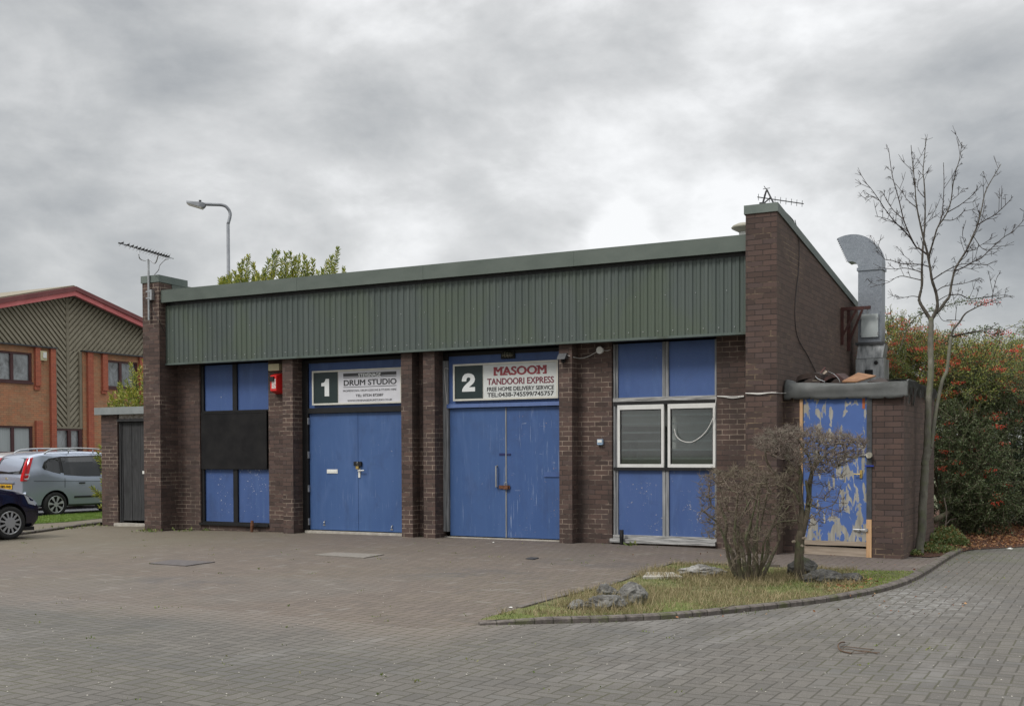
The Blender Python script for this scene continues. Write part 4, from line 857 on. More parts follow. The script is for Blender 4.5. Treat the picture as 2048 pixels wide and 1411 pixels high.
# ------------------------------------------------------------------ street lamp behind the building
D = 31.0
base = atD(460, 908, D); base.z = -0.15
t = empty('street_lamp', 'tall grey street lamp with a curved arm behind the workshop roof', 'street lamp', tuple(base))
pt = lambda x, y, d=D: atD(x, y, d)
h1 = pt(461, 450).z
path = smoothcurve([(base.x, base.y, h1), pt(460.5, 428), pt(454, 415), pt(444, 410), pt(424, 409), pt(408, 408.5)], 6)
obj('pole', tube(bmesh.new(), [(base.x, base.y, -0.2), (base.x, base.y, 1.6), (base.x, base.y, 1.7), (base.x, base.y, h1)], [0.085, 0.085, 0.052, 0.045], 12), M_greymetal, t, smooth=True)
obj('arm', tube(bmesh.new(), path, 0.043, 10), M_greymetal, t, smooth=True)
a, b = pt(411, 409), pt(375, 404.5); d = (b - a).normalized(); sd3 = Vector((-d.y, d.x, 0)).normalized() * -1; L = (b - a).length
def lv(u, v, w): return a + d * (L * u) + sd3 * v + Vector((0, 0, w))
bm = bmesh.new(); s_ = [(0, 0.05, 0.03, -0.05), (0.12, 0.10, 0.04, -0.10), (0.3, 0.14, 0.035, -0.09), (1.0, 0.13, 0.02, -0.03)]; prev = None
for u, w, zt_, zb_ in s_:
    ring = [bm.verts.new(lv(u, -w, zb_)), bm.verts.new(lv(u, w, zb_)), bm.verts.new(lv(u, w * 0.8, zt_)), bm.verts.new(lv(u, -w * 0.8, zt_))]
    if prev:
        for k in range(4): bm.faces.new((prev[k], prev[(k + 1) % 4], ring[(k + 1) % 4], ring[k]))
    else: bm.faces.new(ring)
    prev = ring
bm.faces.new(prev); obj('lamp_head', bm, M_greymetal, t)
bm = bmesh.new(); va = [bm.verts.new(lv(u, w, z - 0.035)) for u, w, z in ((0.2, -0.115, -0.10), (0.2, 0.115, -0.10), (0.97, 0.11, -0.035), (0.97, -0.11, -0.035))]; vb = [bm.verts.new(lv(u, w, z)) for u, w, z in ((0.16, -0.13, -0.094), (0.16, 0.13, -0.094), (0.99, 0.125, -0.03), (0.99, -0.125, -0.03))]
bm.faces.new(va)
for k in range(4): bm.faces.new((va[k], va[(k + 1) % 4], vb[(k + 1) % 4], vb[k]))
obj('lens', bm, noisy('lamp_lens', (0.42, 0.41, 0.38), (0.55, 0.54, 0.50), 6, 0.3), t)
obj('photocell', cyl(bmesh.new(), lv(0.3, 0, 0.03), (0, 0, 1), 0.035, 0.07, 10), M_darkgrey, t)
# ------------------------------------------------------------------ brick store on the left
YL = 1.05
xa = onY(204, 1000, YL).x; xp = onY(236, 1000, YL).x; xend = P1L
LS = empty('brick_store', 'small flat roofed brick store with black plank door left of the workshop', 'store', (xa + 0.6, YL, -0.05))
zt_ = onY(240, 826, YL).z
obj('wall', B((xa, xp, YL, YL + 0.22, G0, zt_), (xa, xa + 0.22, YL + 0.22, 3.0, G0, zt_), (xa + 0.22, xend, 2.8, 3.0, G0, zt_)), M_brick, LS)
zr0, zr1 = onY(240, 828, YL - 0.08).z, onY(240, 813.5, YL - 0.08).z
obj('roof', B((xa - 0.09, xend + 0.1, YL - 0.10, 3.1, zr0, zr1)), M_felt_pale, LS)
zl0, zl1, zl2 = onY(260, 842, YL).z, onY(260, 837, YL).z, onY(260, 828, YL).z
obj('lintel', B((xp + 0.03, xend, YL + 0.02, YL + 0.2, zl1 + 0.0, zl2 + 0.02)), M_lichen, LS)
obj('door_frame', B((xp, xend, YL - 0.01, YL + 0.12, zl0, zl1), (xp, xp + 0.05, YL + 0.04, YL + 0.12, 0.0, zl0), (xp + 0.05, xp + 0.08, YL + 0.06, YL + 0.12, 0.0, zl0)), M_plank, LS)
bm = bmesh.new(); n = 8; x0 = xp + 0.085; wv = (xend - x0) / n; zd0 = 0.035
for k in range(n):
    jit = 0.012 * math.sin(k * 2.7); box(bm, x0 + k * wv + 0.0035, x0 + (k + 1) * wv - 0.0035, YL + 0.07 + 0.004 * (k % 2), YL + 0.095, zd0 + abs(jit), zl0 - 0.012)
dr = obj('door', bm, M_plank, LS)
q = onY(287, 944, YL + 0.06); obj('notice', B((q.x - 0.03, q.x + 0.028, YL + 0.058, YL + 0.064, q.z - 0.03, q.z + 0.03)), M_whitepl, dr)
obj('door_step', B((xp - 0.02, xend, YL - 0.10, YL + 0.1, -0.2, -0.015)), M_conc, LS)

# ------------------------------------------------------------------ brick store on the right, torn felt roof, peeling door
YR = 0.13
XR = -2.585
RS = empty('brick_store', 'brick store with torn grey felt roof and peeling blue door right of the workshop', 'store', (-3.3, YR, -0.05))
xd0 = onY(1606, 950, YR).x; xd1 = onY(1733, 950, YR).x; xp1 = onY(1744, 950, YR).x; YE = 2.95
zR = 2.30
bm = bmesh.new(); box(bm, RPR + 0.003, onY(1599.5, 950, YR).x, YR, YR + 0.22, G0, zR); box(bm, xp1, XR, YR, YR + 0.22, G0, zR); box(bm, XR - 0.22, XR, YR + 0.22, YE, G0, zR); box(bm, RPR + 0.003, XR - 0.22, YE - 0.2, YE, G0, zR)
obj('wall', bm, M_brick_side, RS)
zdt = onY(1670, 789, YR).z; zdb = onY(1670, 1081, YR).z
obj('door_frame', B((onY(1599.5, 950, YR).x + 0.001, xd0 - 0.004, YR - 0.012, YR + 0.09, -0.02, zdt + 0.05), (xd0 - 0.004, xp1, YR - 0.010, YR + 0.09, zdt + 0.012, zdt + 0.05)), M_wood, RS)
zsp = onY(1738, 1038, YR).z
o = obj('door_post', B((xd1 + 0.002, xp1 - 0.002, YR - 0.014, YR + 0.09, zsp + 0.002, zdt + 0.012)), M_darkgrey, RS)
o = obj('door_post', B((xd1 + 0.002, xp1 - 0.002, YR - 0.016, YR + 0.09, -0.10, zsp)), M_wood, RS); o['label'] = 'new pale timber spliced to the foot of the post'
bm = B((xd0, xd1 - 0.003, YR + 0.012, YR + 0.055, zdb, zdt)); dr = obj('door', bm, M_peel, RS)
o = obj('door_edging', B((xd0 + 0.02, xd1 - 0.003, YR + 0.004, YR + 0.06, zdb - 0.062, zdb - 0.002)), M_oldwood, dr)
obj('door_patch', B((xd1 - 0.06, xd1 - 0.025, YR + 0.009, YR + 0.0115, zdt - 0.20, zdt - 0.002)), noisy('orange_wood', (0.30, 0.08, 0.025), (0.42, 0.13, 0.05), 6, 0.8), dr)
bm = bmesh.new(); prism(bm, [(xd0 + 0.01, -0.06), (xd1, -0.13), (xd1, 0.065), (xd0 + 0.01, 0.085)], 'y', YR + 0.03, YR + 0.09); obj('threshold', bm, M_oldwood, RS)
def onp(x, y, dY=0.0): return onY(x, y, YR - dY)
p = onp(1738, 910, 0.05); bm = bmesh.new(); cyl(bm, (p.x, YR - 0.014, p.z), (0, -1, 0), 0.042, 0.055, 18); bmesh.ops.bevel(bm, geom=[e for e in bm.edges if all(v.co.y < YR - 0.05 for v in e.verts)], offset=0.010, segments=2)
o = obj('round_knob', bm, noisy('beige_knob', (0.32, 0.30, 0.24), (0.42, 0.40, 0.33), 10, 0.4), RS)
a = onp(1718, 909); obj('hasp', B((a.x, p.x - 0.04, YR - 0.012, YR + 0.009, a.z - 0.012, a.z + 0.014)), M_steel, dr)
a, b = onp(1730, 930), onp(1748, 931); obj('bolt', B((a.x, b.x, YR - 0.03, YR - 0.0165, b.z - 0.01, b.z + 0.010)), mat('blue_bolt', col=(0.01, 0.03, 0.22), rough=0.4), RS)
a = onp(1721, 948); bm = B((a.x - 0.012, a.x + 0.022, YR - 0.004, YR + 0.010, a.z - 0.05, a.z + 0.06)); tube(bm, [(a.x, YR, a.z + 0.0), (a.x, YR - 0.03, a.z), (a.x - 0.085, YR - 0.032, a.z + 0.004)], 0.008, 6); obj('handle', bm, M_brass, dr)
a, b = onp(1706, 1058), onp(1736, 1058); bm = bmesh.new(); tube(bm, [(a.x, YR - 0.008, a.z), (b.x, YR - 0.028, a.z)], 0.008, 8); box(bm, a.x + 0.06, a.x + 0.09, YR - 0.018, YR + 0.0115, a.z - 0.022, a.z + 0.022); box(bm, b.x - 0.03, b.x, YR - 0.038, YR - 0.017, a.z - 0.02, a.z + 0.02); obj('bolt', bm, M_steel, dr)
# felt roof: a crumpled skirt over a board roof
zf1 = onY(1650, 765, YR - 0.06).z; zf0 = onY(1650, 788, YR - 0.06).z
obj('roof_deck', B((RPR + 0.004, XR + 0.04, YR - 0.02, YE + 0.05, zR, zf1 - 0.035)), M_darkgrey, RS)
def felt():
    bm = bmesh.new(); xa_ = onY(1568, 770, YR - 0.06).x; xb_ = onY(1862, 770, YR - 0.06).x; xb_ = XR + 0.07; nx = 60; rows = []
    secs = [(0.9, 0.03), (0.35, 0.03), (0.03, 0.015), (-0.035, 0.0), (-0.065, -0.03), (-0.06, -0.10), (-0.05, -0.17), (-0.055, -0.215)]
    for i in range(nx + 1):
        x = xa_ + (xb_ - xa_) * i / nx; row = []
        for j, (dy, dz_) in enumerate(secs):
            w = 0.016 * math.sin(x * 3.1 + j * 0.9) + 0.007 * math.sin(x * 8.3 + j * 1.3) + 0.002 * math.sin(x * 31 + 2 * j)
            sag = -0.02 * math.sin((x - xa_) / (xb_ - xa_) * math.pi) + (0.05 * max(0, 1 - (x - xa_) / 0.12) if j in (1, 2) else 0)
            row.append(bm.verts.new((x, YR + dy + (w if j > 2 else 0), zf1 + dz_ + w * 0.6 + sag + (0.02 if j == 7 and i % 9 == 4 else 0))))
        rows.append(row)
    for a, b in zip(rows, rows[1:]):
        for k in range(len(secs) - 1): bm.faces.new((a[k], a[k + 1], b[k + 1], b[k]))
    # side skirt, torn into strips that hang along the right wall
    for k in range(26):
        y0 = YR - 0.05 + k * 0.105; h = 0.13 + 0.07 * ((k * 7919) % 5) / 5 + (0.12 if k in (2, 5, 6) else 0); y1 = y0 + (0.085 if k % 3 else 0.10); sw = 0.05 + 0.04 * math.sin(k * 1.9)
        ps = [(XR - 0.25, y0, zf1 + 0.02), (XR + 0.03, y0, zf1 + 0.015), (XR + 0.065, y0, zf1 - 0.05), (XR + sw, y0 + 0.01, zf1 - h)]
        qs = [(XR - 0.25, y1, zf1 + 0.02), (XR + 0.04, y1, zf1 + 0.01), (XR + 0.075, y1, zf1 - 0.06), (XR + sw + 0.01, y1 - 0.02, zf1 - h - 0.02)]
        va = [bm.verts.new(p) for p in ps]; vb = [bm.verts.new(p) for p in qs]
        for i in range(3): bm.faces.new((va[i], vb[i], vb[i + 1], va[i + 1]))
    bmesh.ops.solidify(bm, geom=bm.faces[:], thickness=0.006)
    return bm
obj('felt_covering', felt(), M_felt, RS, smooth=True)
# rubbish lying on the store roof
def board(name, label, pts, th, m, cat='board'):
    P_ = [Vector(p) for p in pts]; n = (P_[1] - P_[0]).cross(P_[2] - P_[0]).normalized() * th; bm = bmesh.new()
    va = [bm.verts.new(p) for p in P_]; vb = [bm.verts.new(p + n) for p in P_]; bm.faces.new(va); bm.faces.new(list(reversed(vb))); k = len(P_)
    for i in range(k): bm.faces.new((va[i], vb[i], vb[(i + 1) % k], va[(i + 1) % k]))
    return tag(obj(name, bm, m), label, cat, 'rubbish on the store roof')
M_brownboard = noisy('wet_chipboard', (0.16, 0.075, 0.035), (0.30, 0.16, 0.08), 7, 0.8, bump=0.3); M_darkboard = noisy('rotten_felt', (0.012, 0.009, 0.008), (0.05, 0.032, 0.026), 9, 0.85, bump=0.4)
Q = lambda x, y, Y: onY(x, y, Y)
board('chipboard_sheet', 'orange brown sheet of chipboard lying tilted on the store roof by the duct', [Q(1684, 764, 0.2), Q(1714, 764.5, 0.25), Q(1752, 753, 0.9), Q(1716, 747, 1.0)], 0.018, M_brownboard)
board('chipboard_sheet', 'thin brown board flat on the right end of the store roof', [Q(1735, 764.5, 0.22), Q(1785, 766, 0.22), Q(1806, 765, 0.7), Q(1760, 757, 1.1)], 0.015, M_darkboard)
def curl(label, pix, Y, w, m, th=0.012):
    pts = smoothcurve([Q(x, y, Y) for x, y in pix], 6); bm = bmesh.new(); rows = []
    for i, p in enumerate(pts): rows.append([bm.verts.new(p), bm.verts.new(p + Vector((0.02, w, 0.03))), bm.verts.new(p + Vector((0.02, w, 0.03 - th))), bm.verts.new(p + Vector((0, 0, -th)))])
    for a, b in zip(rows, rows[1:]):
        for k in range(4): bm.faces.new((a[k], a[(k + 1) % 4], b[(k + 1) % 4], b[k]))
    bm.faces.new(rows[0]); bm.faces.new(list(reversed(rows[-1])))
    return tag(obj('felt_scrap', bm, m), label, 'felt scrap', 'rubbish on the store roof')
curl('black curled scrap of roofing felt at the left end of the store roof', [(1592, 761), (1596, 752), (1610, 747), (1630, 745), (1642, 749)], 0.25, 0.35, M_darkboard, 0.07)
curl('brown curled felt scrap between the black one and the brown board', [(1640, 763), (1655, 752), (1672, 747), (1684, 755), (1694, 762)], 0.35, 0.4, noisy('brown_felt', (0.025, 0.013, 0.011), (0.07, 0.032, 0.028), 9, 0.8), 0.05)
board('wood_strip', 'dark red strip of wood sticking up from the rubbish on the store roof', [Q(1630, 757, 0.3), Q(1634, 759, 0.3), Q(1651, 737, 0.5), Q(1649, 734.5, 0.5)], 0.02, M_redox)
board('wood_strip', 'white edged strip leaning low beside the dark red one', [Q(1625, 762, 0.28), Q(1634, 762, 0.28), Q(1655, 744, 0.5), Q(1650, 741, 0.5)], 0.015, M_oldwood)
tag(obj('loose_cable', tube(bmesh.new(), smoothcurve([Q(1629, 745, 0.3), Q(1634, 756, 0.22), Q(1650, 763, 0.2)], 5), 0.005, 5), M_steel), 'thin pale wire curling over the left rubbish on the roof', 'wire', 'rubbish on the store roof')
tag(obj('loose_cable', tube(bmesh.new(), smoothcurve([Q(1656, 742, 0.3), Q(1668, 748, 0.22), Q(1677, 757, 0.2), Q(1680, 764, 0.2)], 5), 0.004, 5), M_steel), 'thin grey wire arching over the brown felt scrap', 'wire', 'rubbish on the store roof')

# ------------------------------------------------------------------ extract duct and its bracket
YD = 4.55
DX0 = onY(1716, 650, YD).x; DX1 = onY(1763, 650, YD).x; YD1 = YD + (DX1 - DX0) * 0.85
DU = empty('extract_duct', 'square galvanised kitchen duct with a curved hood beside the workshop side wall', 'duct', ((DX0 + DX1) / 2, YD, 2.0))
zd = lambda y: onY(1740, y, YD).z
obj('duct_shaft', B((DX0, DX1, YD, YD1, zd(686), zd(535))), M_galv, DU)
obj('joint_flange', B((DX0 - 0.02, DX1 + 0.02, YD - 0.02, YD1 + 0.02, zd(540), zd(535) + 0.01)), M_galv, DU)
obj('joint_flange', B((DX0 - 0.04, DX1 + 0.035, YD - 0.03, YD1 + 0.03, zd(689), zd(684))), M_darkgrey, DU)
# hood: quarter-plus turn towards -X
def hood():
    bm = bmesh.new(); w = DX1 - DX0; ri = 0.125; cx_ = DX0 - ri; z0 = zd(535) + 0.01; rows = []
    for k in range(29):
        a_ = R(k * 114 / 28); ex = 1 + 0.14 * math.sin(min(a_, math.pi / 2)); rr_ = [ri, ri + w]
        row = []
        for r_ in rr_:
            for y in (YD, YD1): row.append(bm.verts.new((cx_ + r_ * (ex if r_ != ri else 1) * math.cos(a_), y, z0 + r_ * (ex if r_ != ri else 1) * math.sin(a_))))
        rows.append([row[0], row[1], row[3], row[2]])
    for a, b in zip(rows, rows[1:]):
        for k in range(4): bm.faces.new((a[k], a[(k + 1) % 4], b[(k + 1) % 4], b[k]))
    return bm
obj('hood', hood(), M_galv, DU)
bm = bmesh.new(); w = DX1 - DX0; a_ = R(112); cx_ = DX0 - 0.13; z0 = zd(535) + 0.01
for k in range(12):
    r_ = 0.15 + (w + 0.03) * k / 11; box(bm, cx_ + r_ * math.cos(a_) - 0.02, cx_ + r_ * math.cos(a_) + 0.004, YD + 0.0, YD + 0.01, z0 + r_ * math.sin(a_) * 0.98 - 0.012, z0 + r_ * math.sin(a_) * 0.98 + 0.004)
obj('bird_mesh', bm, M_steel, DU)
pa, pb = onY(1723, 675, YD), onY(1757, 627, YD)
bm = B((pa.x, pb.x, YD - 0.035, YD - 0.001, pa.z, pb.z)); bmesh.ops.bevel(bm, geom=bm.edges[:], offset=0.006, segments=1); ap = obj('access_panel', bm, noisy('pale_panel', (0.36, 0.40, 0.40), (0.46, 0.50, 0.50), 3, 0.4, 0.3, bump=0), DU)
bm = bmesh.new()
for k in (0.15, 0.8): box(bm, pa.x - 0.008, pa.x + 0.01, YD - 0.043, YD - 0.0355, pa.z + (pb.z - pa.z) * k - 0.02, pa.z + (pb.z - pa.z) * k + 0.02); box(bm, pb.x - 0.01, pb.x + 0.008, YD - 0.043, YD - 0.0355, pa.z + (pb.z - pa.z) * k - 0.02, pa.z + (pb.z - pa.z) * k + 0.02)
obj('catch', bm, M_steel, ap)
# transition piece and fan box below
bm = bmesh.new(); zt1, zb1 = zd(689), zd(716)
va = [bm.verts.new(p) for p in ((DX0 - 0.02, YD - 0.02, zb1), (DX1 + 0.02, YD - 0.02, zb1), (DX1 + 0.02, YD1, zb1), (DX0 - 0.02, YD1, zb1))]; vb = [bm.verts.new(p) for p in ((DX0, YD, zt1), (DX1 + 0.06, YD, zt1), (DX1 + 0.06, YD1, zt1), (DX0, YD1, zt1))]
bm.faces.new(va); bm.faces.new(vb)
for k in range(4): bm.faces.new((va[k], va[(k + 1) % 4], vb[(k + 1) % 4], vb[k]))
M_dirtygalv = noisy('streaked_steel', (0.10, 0.11, 0.115), (0.52, 0.54, 0.55), 5, 0.45, 0.5, bump=0.3, stretch=(2, 2, 0.6))
obj('transition', bm, M_dirtygalv, DU)
obj('fan_box', B((DX0 - 0.03, DX1 + 0.05, YD - 0.04, YD1 + 0.1, zd(800), zd(717))), M_dirtygalv, DU)
p = onY(1752, 725, YD - 0.04); bm = bmesh.new(); cyl(bm, (p.x, YD - 0.041, p.z), (0, -1, 0), 0.035, 0.01, 14); box(bm, p.x - 0.18, p.x - 0.05, YD - 0.09, YD - 0.041, p.z - 0.20, p.z - 0.12); obj('fan_port', bm, M_black, DU)
# red oxide steel bracket bolted to the side wall
t = empty('wall_bracket', 'dark red steel bracket frame holding the duct off the side wall', 'bracket', (RPR, 4.4, 3.2))
bm = bmesh.new()
for yb_ in (onX(1681, 650, RPR).y, onX(1694, 650, RPR).y):
    zt2 = onY(1710, 613, yb_).z; zb2 = onX(1682, 690, RPR).z - (0.0 if yb_ < 4 else 0.06)
    xa_ = RPR + 0.002; xe = onY(1743, 613, YD - 0.1).x
    box(bm, xa_, xe, yb_, yb_ + 0.05, zt2 - 0.055, zt2); box(bm, xa_, xa_ + 0.05, yb_ + 0.002, yb_ + 0.048, zb2, zt2 - 0.056)
    tube(bm, [(xa_ + 0.03, yb_ + 0.025, zb2 + 0.16), (xe - 0.14, yb_ + 0.025, zt2 - 0.06)], 0.026, 4)
obj('frame', bm, M_redox, t)
p = onY(1735, 614, YD - 0.1); obj('bolt', tube(bmesh.new(), [(p.x, YD - 0.12, p.z - 0.12), (p.x, YD - 0.12, p.z + 0.02)], 0.008, 6), M_steel, t)
# ------------------------------------------------------------------ office building across the road
XO = -34.2
OF = empty('office_building', 'two storey orange brick office with olive chevron boarding under a red edged gable', 'building', (XO, 14, -0.15))
def oc(x, y, dX=0.0): p = onX(x, y, XO + dX); return p.y, p.z
def oy(x): return oc(x, 800)[0]
M_olive = noisy('olive_boarding', (0.18, 0.158, 0.115), (0.24, 0.213, 0.155), 3, 0.7, bump=0.1); M_olive_lt = noisy('olive_batten', (0.23, 0.205, 0.15), (0.31, 0.28, 0.21), 3, 0.7, bump=0.1)
M_redfascia = noisy('pink_red_fascia', (0.52, 0.13, 0.13), (0.64, 0.19, 0.19), 3, 0.5, bump=0.05); M_redcap = noisy('dull_red_capping', (0.15, 0.045, 0.045), (0.21, 0.065, 0.065), 3, 0.5, bump=0.05)
M_brownframe = noisy('brown_frame', (0.055, 0.02, 0.02), (0.085, 0.034, 0.034), 6, 0.5, bump=0)
def oglass(t, b):
    P = t.pos(); x, y, z = t.sep(P); n = t.noise(t.scalev(P, 1, 1.4, 1.0), 1.6, 7, 0.7, 0.6)
    setc(t, b, t.ramp(n, (0.35, (0.05, 0.055, 0.055)), (0.6, (0.24, 0.26, 0.27)))); t.inp(b, 'Roughness', 0.05)
M_oglass = mat('office_glass', oglass, spec=1.0)
M_blindw = noisy('pale_blinds', (0.30, 0.33, 0.33), (0.40, 0.43, 0.43), 2, 0.7, bump=0, stretch=(1, 25, 0.3))
ya_, za_ = oc(137, 574); yL, zL = oc(0, 596); yR_, zR_ = oc(285, 643)
sL = (za_ - zL) / (ya_ - yL); sR = (zR_ - za_) / (yR_ - ya_)
Y0 = -6.0; Y1 = ya_ + (ya_ - Y0)
def top(y): return za_ - abs(y - ya_) * sL
HB, HP = 0.16, 0.17
def band(name, a, b, o0, o1, dx0, dx1, m):
    bm = bmesh.new()
    prism(bm, [(a, top(a) - o0), (b, top(b) - o0), (b, top(b) - o1), (a, top(a) - o1)], 'x', XO + dx0, XO + dx1); return obj(name, bm, m, OF)
for a, b in ((Y0, ya_), (ya_, Y1)):
    band('capping', a, b, 0.0, HB, 0.28, 0.42, M_redcap); band('barge_board', a, b, HB + 0.002, HB + HP, 0.24, 0.36, M_redfascia)
    bm = bmesh.new(); prism(bm, [(a, top(a) + 0.05), (b, top(b) + 0.05), (b, top(b) - 0.10), (a, top(a) - 0.10)], 'x', XO - 14, XO + 0.27); obj('roof', bm, M_olive, OF)
# plane of boarding behind, brick walls proud of it
zcL = lambda y: zcop
ycop, zcop = oc(60, 693, 0.1); ycr, zcr = oc(164, 702, 0.1)
zcop = (zcop + zcr) / 2
yl, yr = oy(110), oy(166)
bm = bmesh.new(); prism(bm, [(Y0, -0.4), (Y1, -0.4), (Y1, top(Y1) - 0.12), (ya_, top(ya_) - 0.12), (Y0, top(Y0) - 0.12)], 'x', XO - 0.4, XO - 0.15); obj('boarding', bm, M_olive, OF)
def ribs(y0, y1, zlo, zhi, sgn, fasc=True):
    bm = bmesh.new(); pitch = 0.225; wd_ = 0.13; yc = ya_; reach = abs((y0 if sgn < 0 else y1) - yc)
    n = int((reach + (zhi - zlo) + 3) / pitch) + 6; c0 = zlo - reach - 0.8
    for k in range(n + 20):
        c = c0 + k * pitch                # height at the centre line
        L = reach + 1.5
        yA, yB = yc, yc + sgn * L; zA, zB = c, c + L
        q = [(yA, zA), (yB, zB), (yB, zB + wd_), (yA, zA + wd_)]
        prism(bm, q, 'x', XO - 0.15, XO - 0.09)
    def cut(co, no):
        g = bmesh.ops.bisect_plane(bm, geom=bm.verts[:] + bm.edges[:] + bm.faces[:], plane_co=co, plane_no=no, clear_outer=True)
        es = [e for e in g['geom_cut'] if isinstance(e, bmesh.types.BMEdge)]
        if es: bmesh.ops.contextual_create(bm, geom=es) if False else bmesh.ops.holes_fill(bm, edges=bm.edges[:], sides=8)
    cut((0, y0, 0), (0, -1, 0)); cut((0, y1, 0), (0, 1, 0)); cut((0, 0, zlo), (0, 0, -1)); 
    if fasc: cut((0, ya_, za_ - HB - HP + 0.05), (0, sL * (1 if sgn > 0 else -1), 1))
    else: cut((0, 0, zhi), (0, 0, 1))
    return bm
g = 0.06
obj('chevron_boards', ribs(Y0, ya_ - g, zcop, za_, -1), M_olive_lt, OF); obj('chevron_boards', ribs(ya_ + g, Y1, zcop, za_, 1), M_olive_lt, OF)
zs = oc(140, 853)[1]
obj('chevron_boards', ribs(yl + 0.12, ya_ - g, zs, zcop, -1, False), M_olive_lt, OF); obj('chevron_boards', ribs(ya_ + g, yr - 0.12, zs, zcop, 1, False), M_olive_lt, OF)
obj('corner_trim', B((XO - 0.15, XO - 0.07, ya_ - g, ya_ + g, zs, za_ - HB - HP + 0.05), (XO - 0.15, XO - 0.03, yl, yl + 0.12, zs, zcop), (XO - 0.15, XO - 0.03, yr - 0.12, yr, zs, zcop), (XO - 0.15, XO - 0.02, yl, yr, zs - 0.07, zs)), M_olive, OF)
# brick walls
zg = -0.45
wl0, wl1 = oc(30, 703)[1], oc(30, 764)[1]; ll0, ll1 = oc(30, 851)[1], oc(30, 908)[1]
def wallseg(y0, y1, holes):
    """brick wall between y0 and y1 with window holes (ya, yb, za, zb)"""
    bm = bmesh.new(); ys = sorted({y0, y1, *[h[0] for h in holes], *[h[1] for h in holes]})
    for a, b in zip(ys, ys[1:]):
        hs = sorted([h for h in holes if h[0] <= a + 1e-6 and h[1] >= b - 1e-6], key=lambda h: h[2]); z = zg
        for h in hs: box(bm, XO - 0.14, XO, a, b, z, h[2]); z = h[3]
        box(bm, XO - 0.14, XO, a, b, z, zcop)
    return bm
yw0, yw1 = oy(-75), oy(65); yx0, yx1 = oy(213.5), oy(276)
hL = [(yw0, yw1, wl1, wl0 + 0.0), (yw0, yw1, ll1, ll0)]; hR = [(yx0, yx1, wl1, wl0), (yx0, yx1, ll1, ll0)]
hL2 = [(yw0 - 7.5, yw0 - 2.2, wl1, wl0), (yw0 - 7.5, yw0 - 2.2, ll1, ll0)]; hR2 = [(yx1 + 2.2, yx1 + 7.0, wl1, wl0), (yx1 + 2.2, yx1 + 7.0, ll1, ll0)]
obj('wall', wallseg(Y0, yl, hL), M_orange, OF); obj('wall', wallseg(yr, Y1, hR), M_orange, OF)
bm = bmesh.new(); prism(bm, [(Y0, zcop), (yl + 0.02, zcop), (yl + 0.02, zcop + 0.05), (Y0, zcop + 0.05)], 'x', XO - 0.12, XO + 0.16); prism(bm, [(yr - 0.02, zcop), (Y1, zcop), (Y1, zcop + 0.05), (yr - 0.02, zcop + 0.05)], 'x', XO - 0.12, XO + 0.16); obj('parapet_coping', bm, M_darkgrey, OF)
def opier(x0, x1, z0, z1, name='pier'):
    bm = B((XO + 0.002, XO + 0.11, oy(x0), oy(x1), z0, z1))
    return obj(name, bm, M_red_brick, OF)
opier(68.5, 79, oc(70, 771)[1], zcop - 0.002); opier(68.5, 81, zg, oc(70, 841)[1]); opier(99, 109, zg, zcop - 0.002)
obj('corbel', B((XO + 0.002, XO + 0.07, oy(67.5), oy(78), oc(70, 779)[1], oc(70, 771)[1] - 0.002)), M_red_brick, OF)
obj('corbel', B((XO + 0.002, XO + 0.07, oy(202), oy(212), oc(207, 787)[1], oc(207, 781)[1] - 0.002)), M_red_brick, OF)
opier(173, 184, zg, zcop - 0.002); opier(203, 213, oc(207, 781)[1], zcop - 0.002); opier(277, 287, zg, zcop - 0.002)
for i, (a, b, z0, z1) in enumerate(hL + hR):
    w_ = obj('window', B((XO - 0.13, XO - 0.03, a, b, z0, z0 + 0.09), (XO - 0.13, XO - 0.03, a, b, z1 - 0.07, z1), (XO - 0.13, XO - 0.03, b - 0.09, b, z0 + 0.09, z1 - 0.07), (XO - 0.13, XO - 0.03, a, a + 0.09, z0 + 0.09, z1 - 0.07), *[(XO - 0.12, XO - 0.035, y - 0.06, y + 0.06, z0 + 0.09, z1 - 0.07) for y in ([oy(26), oy(-25)] if i < 2 else [oy(243)])]), M_brownframe, OF)
    obj('pane', B((XO - 0.10, XO - 0.09, a + 0.09, b - 0.09, z0 + 0.09, z1 - 0.07)), M_oglass if i != 1 else M_blindw, w_)
    obj('sill', B((XO - 0.03, XO + 0.05, a, b, z0 - 0.04, z0 + 0.03)), M_brownframe, w_)
ym = oy(140)
w_ = obj('window', B((XO - 0.14, XO - 0.04, yl + 0.02, yr - 0.02, zs - 0.14, zs - 0.072), (XO - 0.14, XO - 0.04, yl + 0.02, yl + 0.08, zg, zs - 0.14), (XO - 0.14, XO - 0.04, yr - 0.16, yr - 0.02, zg, zs - 0.14), (XO - 0.14, XO - 0.04, ym - 0.07, ym + 0.07, zg, zs - 0.14)), M_brownframe, OF)
obj('pane', B((XO - 0.12, XO - 0.11, yl + 0.08, yr - 0.16, zg, zs - 0.14)), M_oglass, w_)
bm = bmesh.new(); prism(bm, [(XO - 13.9, -0.4), (XO - 0.4, -0.4), (XO - 0.4, top(Y1) - 0.2), (XO - 13.9, top(Y1) - 0.2)], 'y', Y1 - 0.3, Y1); obj('side_wall', bm, M_orange, OF)
a = onX(80, 701, XO + 0.1); b = onX(93, 721, XO + 0.1)
bm = B((XO + 0.002, XO + 0.13, a.y, b.y, b.z, a.z)); bmesh.ops.bevel(bm, geom=bm.edges[:], offset=0.02, segments=1); t = obj('burglar_alarm', bm, M_cream); tag(t, 'cream burglar alarm box high on the orange brick office wall', 'alarm box')
obj('front_plate', B((XO + 0.131, XO + 0.15, a.y + 0.1, b.y - 0.03, b.z + 0.09, a.z - 0.05)), M_whitepl, t)

